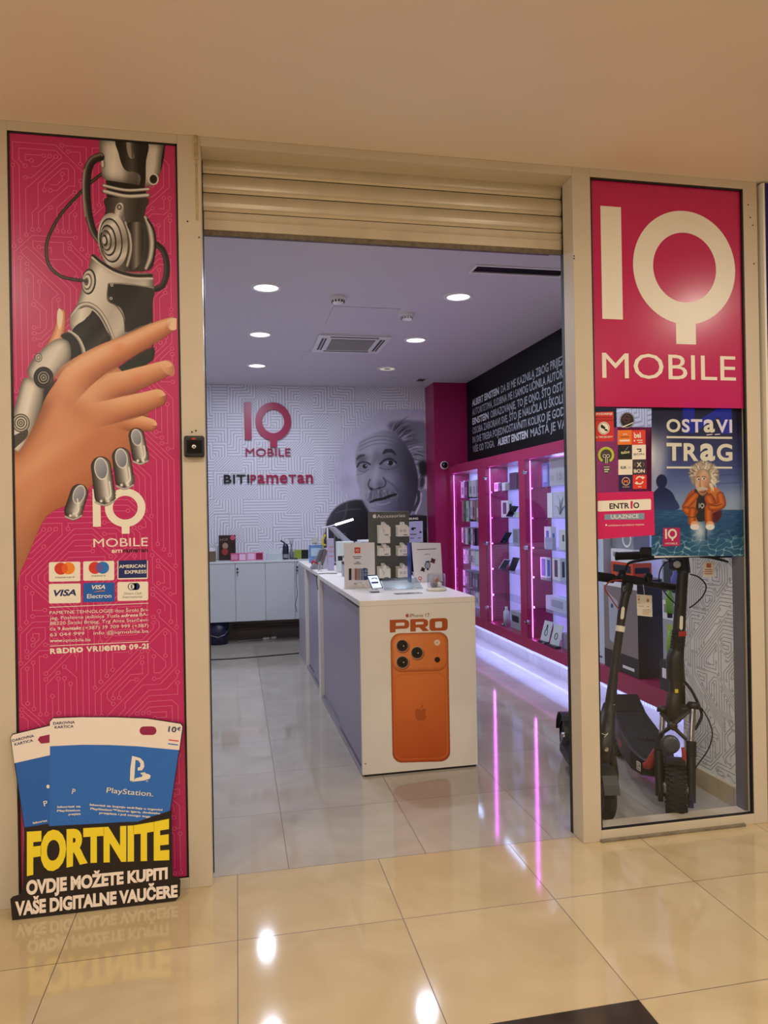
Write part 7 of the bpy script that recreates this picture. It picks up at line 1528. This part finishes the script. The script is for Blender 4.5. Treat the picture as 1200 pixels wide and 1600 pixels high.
    A = Plane('Y', 5.93); a = A(488, 840.5); b = A(497, 848.5); m = MB(); m.box(a.x, b.x, 5.95, YB-.001, b.z, a.z); tag(m.build('wall_socket', mat('socket_cream', 'C9CDB8', .4), bevel=.003), 'small pale socket on the rear wall left of the desk lamp', 'socket')
on_cupboard()

# ================================================================ electric scooters in the window
M_frame = mat('scooter_black', '1A1915', .42, var=.06, vscale=20); M_frame2 = mat('scooter_brown_black', '261F18', .40); M_tyre = mat('tyre_rubber', '151413', .75, bump=.4, bscale=220); M_grip = mat('grip_rubber', '101010', .7); M_sred = mat('scooter_red', 'A8322C', .4); M_tag = mat('price_tag', 'E8E0CC', .5)
def at(px, py, y): return on(px, py, 'Y', y)
def wheel(parent, c, axis, R, w, name='front_wheel', knobs=0, forward=None):
    """tyre with tread, rim, hub, disc"""
    c = Vector(c); a = Vector(axis).normalized()
    prof = []
    for k in range(15):
        an = math.radians(-100+k*200/14); rr = w/2; prof.append((R-rr*.95+rr*.95*math.cos(an)*1.0, rr*math.sin(an)))
    m = MB(); m.lathe(prof, c, a, n=48); wl = m.build(name, M_tyre, parent)
    u = a.orthogonal().normalized(); v = a.cross(u)
    if knobs:
        m = MB()
        for k in range(knobs):
            an = 2*math.pi*k/knobs; r = u*math.cos(an)+v*math.sin(an); t = -u*math.sin(an)+v*math.cos(an)
            for s, off in ((-1, .5), (1, 0), (-1.8, 0), (1.8, .5)):
                an2 = an+off*2*math.pi/knobs; r2 = u*math.cos(an2)+v*math.sin(an2); t2 = -u*math.sin(an2)+v*math.cos(an2)
                m.obox(c+r2*(R-.002-(.010 if abs(s) > 1.5 else 0))+a*(s*w*.22), a*w*.13, t2*.007, r2*.004)
        m.build('tread', M_tyre, wl)
    m = MB(); m.lathe([(R-w*.62, -w*.38), (R-w*.62, w*.38), (R-w*.75, w*.3), (.03, w*.28), (.03, -w*.28), (R-w*.75, -w*.3)], c, a, n=32, close=True); m.build('rim', M_frame, wl)
    m = MB(); m.lathe([(0, -w*.62), (.026, -w*.62), (.03, -w*.5), (.03, w*.5), (.026, w*.62), (0, w*.62)], c, a, n=20); m.build('hub', M_steel, wl)
    return wl
def ntube(parent, name, path, r, mt, n=12, flat=None, label=None, sm=True):
    m = MB(); p = [Vector(q) for q in path]
    if sm and len(p) > 2: p = [Vector(q) for q in spline([tuple(x) for x in p], False, 8)]
    if isinstance(r, (list, tuple)): r = list(np.interp(np.linspace(0, 1, len(p)), np.linspace(0, 1, len(r)), r))
    m.tube(p, r, n, flat=flat); o = m.build(name, mt, parent)
    if label: o['label'] = label
    return o
def big_scooter():
    t = thing('electric_scooter', (2.15, .35, 0), 'heavy electric scooter with a knobbly tyre, twin chrome forks and red trim, behind the window', 'scooter')
    hub = at(1056, 1240, .105); hub.z = .129; ax = Vector((.86, -.51, 0)).normalized(); fw = Vector((-ax.y, ax.x, 0))
    w = wheel(t, hub, ax, .127, .092, knobs=30)
    # disc brake on the right
    m = MB(); m.lathe([(.045, .046), (.062, .046), (.062, .049), (.045, .049)], hub, ax, n=30, close=True); m.build('brake_disc', M_steel, w)
    # forks: lower leg, gaiter, chrome stanchion, cap
    for s, pb, pg, pc, pt in ((-1, (1032, 1240, .150), (1029, 1172, .19), (1034, 1150, .205), (1036, 1112, .225)), (1, (1079, 1250, .060), (1080, 1182, .10), (1080, 1158, .115), (1083, 1106, .135))):
        B, G, Cc, T = (at(*q) for q in (pb, pg, pc, pt)); nm = 'fork_leg'
        f = ntube(t, nm, [B-(G-B).normalized()*.01, G], [.024, .022], M_frame, 16, sm=False)
        d = Cc-G; path = []; rs = []
        for k in range(17): path.append(G+d*(k/16)); rs.append(.026 if k % 2 else .0215)
        ntube(f, 'rubber_gaiter', path, rs, M_grip, 16, sm=False)
        ntube(f, 'chrome_tube', [Cc, T], .0145, M_chrome, 16, sm=False); m = MB(); u = (T-Cc).normalized(); m.lathe([(0, 0), (.030, 0), (.030, .022), (.024, .032), (0, .034)], T-u*.004, u, n=20); m.build('fork_cap', M_frame, f)
        m = MB(); m.obox(B+Vector((0, 0, -.008)), ax*.012, fw*.028, (0, 0, .022)); m.build('axle_clamp', M_frame, f, bevel=.003)
    # crossed links
    l, r = at(1032, 1114, .19), at(1076, 1112, .10); lb, rb = at(1031, 1148, .17), at(1073, 1156, .085); c = at(1050, 1134, .12)
    for p in (l, r, lb, rb): m = MB(); d = (c-p); m.tube([p, c], [.009, .012], 4); m.build('crossed_link', M_frame, t, bevel=.002)
    m = MB(); m.lathe([(0, 0), (.020, 0), (.020, .03), (.012, .036), (0, .036)], c+Vector((0, .012, 0)), (0, -1, 0), n=18); m.build('link_joint', M_frame2, t)
    # crown block, neck, mudguard with blue-grey lamp lens
    a, b = at(1036, 1112, .23), at(1082, 1106, .145); m = MB(); m.obox((a+b)/2+Vector((0, .01, -.005)), (b-a)/2, fw*.035, (0, 0, .018)); m.build('fork_crown', M_frame, t, bevel=.006)
    ntube(t, 'neck', [at(1053, 1126, .19), at(1053, 1100, .19), at(1055, 1084, .195)], [.034, .040, .034], M_frame2, 18)
    ntube(t, 'head_block', [at(1056, 1098, .195), at(1058, 1068, .20)], [.046, .038], M_frame, 4, sm=False)
    m = MB()
    for k in range(9):
        an = math.radians(66+k*12); q = hub-fw*(.150*math.cos(an))+Vector((0, 0, .150*math.sin(an)))
        if k: m.add([prev-ax*.044, prev+ax*.044, q+ax*.044, q-ax*.044], [(0, 1, 2, 3)])
        prev = q
    g = m.build('mudguard', M_frame, t); so = g.modifiers.new('thick', 'SOLIDIFY'); so.thickness = .005
    p = at(1047, 1163, .10); m = MB(); m.lathe([(.046, 0), (.042, .008), (.026, .014), (0, .016)], p, (-.5, -1, .10), n=26); m.build('headlamp_lens', mat('lens_blue_grey', '3C3F4A', .22), t)
    # red accents
    ntube(t, 'red_cover', [at(1067, 1168, .085), at(1069, 1182, .08), at(1067, 1196, .08)], [.008, .011, .006], M_sred, 10)
    # stem
    st = ntube(t, 'stem', [at(1057, 1082, .195), at(1056, 1040, .20), at(1060, 1000, .205), at(1063, 950, .205), at(1067, 893, .205)], [.036, .034, .032, .029, .027], M_frame2, 20)
    ntube(t, 'stem_sleeve', [at(1056, 1062, .198), at(1055, 1032, .20), at(1058, 1016, .203)], [.045, .043, .035], M_frame, 14)
    m = MB(); d = (at(1057, 990, .203)-at(1055, 1030, .20)).normalized()
    for k in range(10): p = at(1056.5+k*.5, 1026-k*4.2, .2015); m.tube([p, p+d*.009], .0345, 18)
    m.build('ribbed_grip', M_grip, t)
    ntube(t, 'stem_head', [at(1068, 895, .205), at(1067.5, 884, .207), at(1066, 868, .208)], [.034, .032, .030], M_frame, 14)
    m = MB(); p = at(1058, 882, .165); m.lathe([(.018, 0), (.016, .010), (.009, .014), (0, .015)], p, (-.5, -1, 0), n=22); m.build('headlight', mat('headlight_glass', 'B8B6AE', .15), t)
    m = MB(); p = at(1057, 881, .195); m.obox(p, (.03, 0, 0), (0, .03, 0), (0, 0, .03)); m.build('headlight_housing', M_frame, t, bevel=.01)
    # cream light strip and red sticker on the stem
    def patch(pts, y, mt, nm, par):
        m = MB(); m.prism([at(px, py, y) for px, py in pts], (0, .004, 0)); fix_normals(m.build(nm, mt, par, bevel=.001))
    patch([(1063, 964), (1065, 962), (1067.5, 964), (1067, 982), (1065, 985), (1062, 982)], .168, M_tag, 'light_strip', st)
    patch([(1061, 966+21), (1072, 986), (1073, 994), (1060.5, 995)], .166, M_sred, 'red_sticker', st)
    patch([(1055, 1077), (1060, 1077), (1060, 1083), (1055, 1083)], .150, mat('yellow_light', 'E8C93A', .4), 'yellow_reflector', st)
    # handlebar
    yb = .20; B_ = lambda px, py, dy=0: at(px, py, .40-.40*(px-964)/200+dy); hb = ntube(t, 'handlebar', [B_(964, 869), B_(1000, 868.5), B_(1050, 868), B_(1110, 866), B_(1158, 865)], .0145, M_frame, 14)
    ntube(hb, 'grip', [B_(964, 869), B_(1000, 868)], .021, M_grip, 18, sm=False); ntube(hb, 'grip', [B_(1112, 866), B_(1158, 865)], .019, M_grip, 18, sm=False)
    m = MB(); p = B_(964, 869); u = (B_(1000, 868)-p).normalized(); m.lathe([(0, 0), (.023, 0), (.023, .012), (0, .012)], p-u*.008, u, n=20); m.lathe([(.005, -.0005), (.009, -.0005)], p-u*.008, u, n=16); m.build('grip_end', M_frame, hb)
    m = MB(); p = B_(1012, 862); m.obox(p, ax*.040, fw*.02, (0, 0, .024)); m.build('throttle', M_dark, hb, bevel=.012, seg=3)
    ntube(hb, 'brake_lever', [B_(1050, 870, -.02), B_(1015, 873.5, -.04), B_(988, 878, -.05), B_(980, 883, -.05), B_(978, 892, -.05)], [.006, .0075, .0075, .006, .005], M_grip, 10)
    ntube(hb, 'brake_lever', [B_(1094, 869, -.02), B_(1112, 871, -.04), B_(1138, 878, -.045)], [.009, .008, .005], M_grip, 10)
    # cables
    ntube(t, 'brake_cable', [B_(1034, 869), B_(1046, 876, -.03), B_(1056, 888, -.03)], .0032, M_grip, 8)
    ntube(t, 'brake_cable', [at(1056, 877, yb-.03), at(1040, 879, yb-.05), at(1031, 893, yb-.06), at(1031, 911, yb-.05), at(1042, 930, yb-.04), at(1060, 948, yb-.02)], .0032, M_grip, 8)
    ntube(t, 'brake_cable', [at(1078, 897, yb-.01), at(1092, 902, yb-.04), at(1103, 915, yb-.05), at(1099, 930, yb-.05), at(1088, 942, yb-.03), at(1077, 950, yb-.02)], .0034, M_grip, 8)
    ntube(t, 'wiring_hose', [at(1066, 1062, .19), at(1080, 1078, .17), at(1093, 1105, .15), at(1096, 1120, .14), at(1086, 1140, .13)], .0075, M_grip, 10)
    ntube(t, 'brake_hose', [at(1096, 1106, .14), at(1107, 1125, .12), at(1113, 1148, .11), at(1106, 1172, .10), at(1090, 1195, .08), at(1083, 1207, .07)], .0032, M_grip, 8)
    ntube(t, 'hose_end', [at(1082, 1225, .06), at(1085, 1230, .06), at(1082, 1231, .06)], .003, M_grip, 8)
    # tag hanging from the bar
    yb = .12; p = at(1108, 874, yb-.03); tt = thing('price_tag', (p.x, p.y, p.z-.12), 'cream price tag with a red square, hanging from the heavy scooter\'s handlebar', 'price tag'); A = Plane('Y', yb-.035)
    m = MB(); m.prism([A(1098, 901.5), (A(1116, 900.5)), A(1116.5, 878), A(1099, 878)], (0, .0012, 0)); fix_normals(m.build('card', M_tag, tt)); m = MB(); ppoly(m, A, [(1104, 887), (1111, 887), (1111, 880.5), (1104, 880.5)], .0006)
    for y in (890, 893, 896.5): bar(m, A, (1101, y), (1113, y), 1.2, .0006)
    m.build('print', mat('tag_print', 'C0674A', .5), tt); ntube(tt, 'string', [at(1107, 867, yb-.005), at(1107.5, 879, yb-.035)], .0012, M_tag, 5, sm=False)
    # deck running back to the left
    H = Vector((.24, .97, 0)).normalized(); Lt = Vector((H.y, -H.x, 0))
    def sec(c, hw, z0, z1): c = Vector(c); return [c-Lt*hw+Vector((0, 0, z0)), c+Lt*hw+Vector((0, 0, z0)), c+Lt*hw+Vector((0, 0, z1)), c-Lt*hw+Vector((0, 0, z1))]
    S_ = [sec((2.150, .26, 0), .055, .13, .20), sec((2.17, .34, 0), .09, .11, .205), sec((2.20, .44, 0), .112, .105, .215), sec((2.27, .68, 0), .115, .115, .24), sec((2.32, .84, 0), .100, .14, .27), sec((2.338, .90, 0), .092, .17, .29)]
    m = MB(); V = [p for s in S_ for p in s]; Fc = [(0, 1, 2, 3)]
    for i in range(len(S_)-1):
        for k in range(4): Fc.append((i*4+k, i*4+(k+1) % 4, i*4+4+(k+1) % 4, i*4+4+k))
    Fc.append(tuple(range(len(V)-1, len(V)-5, -1))); m.add(V, Fc); dk = fix_normals(m.build('deck', M_frame, t, bevel=.010, seg=3))
    m = MB(); V = []
    for s in S_[1:5]: V += [s[3]*.86+s[2]*.14+Vector((0, 0, .003)), s[2]*.86+s[3]*.14+Vector((0, 0, .003))]
    m.add(V, [(i*2, i*2+1, i*2+3, i*2+2) for i in range(3)]); g = fix_normals(m.build('deck_mat', M_grip, dk)); so = g.modifiers.new('thick', 'SOLIDIFY'); so.thickness = .004
    m = MB(); o = Vector((2.235, .55, .2335)); 
    for k in range(5):
        q = o+Lt*(-.055+k*.022)+Vector((0, 0, .003)); m.tube([q-H*.02, q+H*.012+Lt*.006, q+H*.03], .004, 6, flat=.4); m.tube([q-H*.01-Lt*.006, q-H*.01+Lt*.012], .0035, 6, flat=.4)
    m.build('embossed_mark', M_frame2, dk)
    for z in (0,):
        m = MB(); m.prism([S_[1][0]-Lt*.003+Vector((0, 0, .035)), S_[3][0]-Lt*.003+Vector((0, 0, .04)), S_[3][0]-Lt*.003+Vector((0, 0, .075)), S_[1][0]-Lt*.003+Vector((0, 0, .060))], Lt*.004); fix_normals(m.build('red_stripe', M_sred, dk))
    pk = S_[1][0]*.5+S_[1][3]*.5-Lt*.006; e = (S_[2][0]-S_[1][0]).normalized(); m = MB()
    for a_, b_ in (((-.02, -.02), (.02, -.02)), ((.02, -.02), (.02, .02)), ((.02, .02), (-.02, .02)), ((-.02, .02), (-.02, -.02)), ((-.012, .01), (.012, .01)), ((.012, .01), (-.012, -.01)), ((-.012, -.01), (.012, -.01))): m.tube([pk+e*a_[0]+Vector((0, 0, a_[1])), pk+e*b_[0]+Vector((0, 0, b_[1]))], .0022, 5)
    m.build('badge', M_tag, dk)
    ntube(t, 'red_swing_arm', [at(1006, 1196, .27), at(1014, 1194, .25), at(1021, 1182, .24), at(1027, 1168, .24)], [.014, .022, .022, .012], M_sred, 14)
    # raised foot plate, rear guard, rear wheel
    c = S_[5][3]*.5+S_[5][2]*.5; m = MB(); m.prism([c-Lt*.09-H*.012, c+Lt*.09-H*.012, c+Lt*.066+H*.06+Vector((0, 0, .085)), c-Lt*.066+H*.06+Vector((0, 0, .085))], (0, .006, -.03)); fix_normals(m.build('foot_rest', M_frame, t, bevel=.004))
    rc = Vector((2.315, .98, .126)); wheel(t, rc, Lt, .125, .075, 'rear_wheel', knobs=30)
    m = MB(); prev = None
    for k in range(9):
        an = math.radians(25+k*17); q = rc-H*(.155*math.cos(an))+Vector((0, 0, .155*math.sin(an)))
        if prev: m.add([prev-Lt*.05, prev+Lt*.05, q+Lt*.05, q-Lt*.05], [(0, 1, 2, 3)])
        prev = q
    g = m.build('rear_mudguard', M_frame, t); so = g.modifiers.new('thick', 'SOLIDIFY'); so.thickness = .005
    for s in (-1, 1): ntube(t, 'swing_arm', [S_[4][0]*.5+S_[4][1]*.5+Lt*(s*.055), rc+Lt*(s*.055)], [.022, .016], M_frame2, 10, sm=False)
    ntube(t, 'kick_stand', [S_[2][1]-Lt*.03+Vector((0, 0, .01)), Vector((S_[2][1].x+.07, S_[2][1].y, .006))], .008, M_steel, 8, sm=False)
big_scooter()
def slim_scooter():
    t = thing('electric_scooter', (1.85, .5, 0), 'slim black electric scooter with a cream light strip and orange cable, beside the door post', 'scooter')
    hub = Vector((1.772, .150, .128)); H = Vector((.24, .97, 0)).normalized(); Lt = Vector((H.y, -H.x, 0))
    wheel(t, hub, Lt, .127, .060, knobs=0)
    # fork shroud round the wheel
    def P_(px, py, y): return at(px, py, y)
    for s, pts in ((1, [(951, 1150, .16), (956, 1180, .13), (961, 1215, .12), (957, 1247, .13)]), (-1, [(930, 1150, .17), (926, 1190, .15), (922, 1220, .15), (920, 1245, .15)])):
        ntube(t, 'fork_arm', [P_(*q) for q in pts], [.030, .020, .018, .015], M_frame, 12, flat=.8)
    ntube(t, 'fork_shroud', [P_(945, 1190, .10), P_(942, 1168, .11), P_(946, 1140, .15), P_(950, 1115, .19), P_(953, 1100, .20)], [.030, .048, .045, .036, .030], M_frame, 20)
    m = MB(); prev = None
    for k in range(9):
        an = math.radians(15+k*18); q = hub-H*(.145*math.cos(an))+Vector((0, 0, .145*math.sin(an)))
        if prev: m.add([prev-Lt*.036, prev+Lt*.036, q+Lt*.036, q-Lt*.036], [(0, 1, 2, 3)])
        prev = q
    g = m.build('mudguard', mat('guard_grey', '343432', .35), t); so = g.modifiers.new('thick', 'SOLIDIFY'); so.thickness = .004
    m = MB(); p = P_(947.5, 1171, .058); m.lathe([(0, 0), (.013, 0), (.010, .004), (0, .005)], p, (0, -1, 0), n=7, smooth=False); m.build('badge', M_chrome, t)
    ntube(t, 'wire', [P_(940, 1146, .09), P_(946, 1148, .085), P_(950, 1146, .09), P_(944, 1152, .085)], .0016, M_tag, 6)
    # stem
    y = lambda f: .20+.10*f
    st = ntube(t, 'stem', [P_(954, 1100, .20), P_(958, 1060, .22), P_(962, 1030, .235)], [.028, .022, .0195], M_frame, 18); ntube(t, 'stem_tube', [P_(962, 1032, .235), P_(968, 988, .25), P_(973, 952, .265), P_(979, 922, .28)], [.0195, .020, .022, .024], M_frame2, 18)
    ntube(t, 'stem_collar', [P_(968.5, 987, .25), P_(969.7, 978, .253)], .0225, M_tag, 20, sm=False)
    ntube(t, 'stem_head', [P_(978, 928, .28), P_(980, 914, .285), P_(981, 900, .29)], [.026, .030, .024], M_frame, 14)
    def patch(pts, yy, mt, nm, par):
        m = MB(); m.prism([at(px, py, yy) for px, py in pts], (0, .003, 0)); fix_normals(m.build(nm, mt, par, bevel=.0008))
    patch([(971.5, 950), (974, 947.5), (976.3, 950), (975, 966), (972.4, 968.5), (969.5, 966)], .238, M_tag, 'light_strip', st)
    patch([(974, 916), (977.5, 915), (977.5, 923), (973.5, 924)], .247, M_chrome, 'latch', st)
    # handlebar
    yb = .285; hb = ntube(t, 'handlebar', [P_(930, 900, yb), P_(950, 903, yb), P_(980, 906, yb), P_(1010, 912, yb), P_(1066, 920, yb)], .016, M_frame2, 16)
    ntube(hb, 'grip', [P_(926, 899.5, yb), P_(958, 904, yb)], .024, M_grip, 18, sm=False); ntube(hb, 'grip', [P_(1030, 914, yb), P_(1068, 920, yb)], .020, M_frame2, 18, sm=False)
    m = MB(); m.obox(P_(986, 905, yb-.005), (.065, 0, -.012), (0, .03, 0), (.004, 0, .018)); m.build('display_unit', M_grip, hb, bevel=.008, seg=3)
    ntube(hb, 'display_post', [P_(972, 903, yb), P_(972, 890, yb)], [.022, .016], M_grip, 12, sm=False)
    m = MB(); m.lathe([(.012, -.03), (.020, -.01), (.022, .01), (.012, .022), (0, .024)], P_(1013, 902, yb), (0, 0, 1), n=18); m.build('bell', M_dark, hb)
    m = MB(); p = P_(1062, 917, yb-.02); m.lathe([(0, 0), (.008, 0), (.007, .004), (0, .005)], p, (0, -1, 0), n=14); m.build('grip_bolt', mat('brass', 'C9A86A', .3, metal=.8), hb)
    ntube(t, 'orange_cable', [P_(992, 909.5, yb-.02), P_(972, 906.5, yb-.03), P_(955, 908, yb-.04), P_(946, 916, yb-.045), P_(947, 924, yb-.045), P_(953, 932, yb-.04)], .0034, mat('cable_orange', 'B8452A', .4), 8); ntube(t, 'orange_cable', [P_(953, 932, yb-.04), P_(960, 943, yb-.03), P_(968, 953, yb-.02)], .0030, mat('cable_orange', 'B8452A', .4), 8)
    # tag
    A = Plane('Y', yb-.04); p = A(1008, 964); tt = thing('price_tag', (p.x, yb-.04, p.z), 'large cream price tag hanging on a white string from the slim scooter', 'price tag')
    m = MB(); m.prism([A(995.8, 961.5), A(1019.5, 964), A(1018.6, 930.5), A(994.5, 928.5)], (0, .0012, 0)); fix_normals(m.build('card', M_tag, tt)); m = MB()
    for x0, x1, yy, w in ((997, 1000, 932, 1.5), (997, 999.5, 936.5, 3), (1010.5, 1014, 938, 5), (997, 999.5, 942, 1.2), (998, 1006, 947, .7), (1011, 1014, 947.6, 1), (1004, 1016, 953, .8), (1004, 1016, 956, .8), (1004, 1014, 959, .8)): bar(m, A, (x0, yy), (x1, yy+.2), w, .0006)
    m.build('print', mat('tag_print', 'C0674A', .5), tt); ntube(tt, 'string', [P_(1005, 913, yb-.03), P_(1007, 930, yb-.038)], .0016, M_tag, 6, sm=False)
    # deck, rear wheel
    a = hub+H*.22; b = hub+H*.74; z0, z1 = .085, .135; hw = .075
    m = MB(); V = []
    for c, w, u, v in ((a-H*.06, .045, .12, .20), (a, hw, z0, z1), (b, hw, z0, z1), (b+H*.05, .05, .12, .16)):
        c = Vector((c.x, c.y, 0)); V += [c-Lt*w+Vector((0, 0, u)), c+Lt*w+Vector((0, 0, u)), c+Lt*w+Vector((0, 0, v)), c-Lt*w+Vector((0, 0, v))]
    Fc = [(0, 1, 2, 3), (15, 14, 13, 12)]
    for i in range(3):
        for k in range(4): Fc.append((i*4+k, i*4+(k+1) % 4, i*4+4+(k+1) % 4, i*4+4+k))
    m.add(V, Fc); fix_normals(m.build('deck', M_frame, t, bevel=.008, seg=3))
    ntube(t, 'neck', [P_(953, 1112, .22), Vector((a.x, a.y, .15)), Vector(((a+H*.1).x, (a+H*.1).y, .11))], [.030, .035, .03], M_frame, 14)
    rc = hub+H*.88; rc = Vector((rc.x, rc.y, .127)); wheel(t, rc, Lt, .126, .060, 'rear_wheel')
    m = MB(); prev = None
    for k in range(12):
        an = math.radians(10+k*15); q = rc-H*(.150*math.cos(an))+Vector((0, 0, .150*math.sin(an)))
        if prev: m.add([prev-Lt*.042, prev+Lt*.042, q+Lt*.042, q-Lt*.042], [(0, 1, 2, 3)])
        prev = q
    g = m.build('rear_mudguard', M_frame, t); so = g.modifiers.new('thick', 'SOLIDIFY'); so.thickness = .006
slim_scooter()
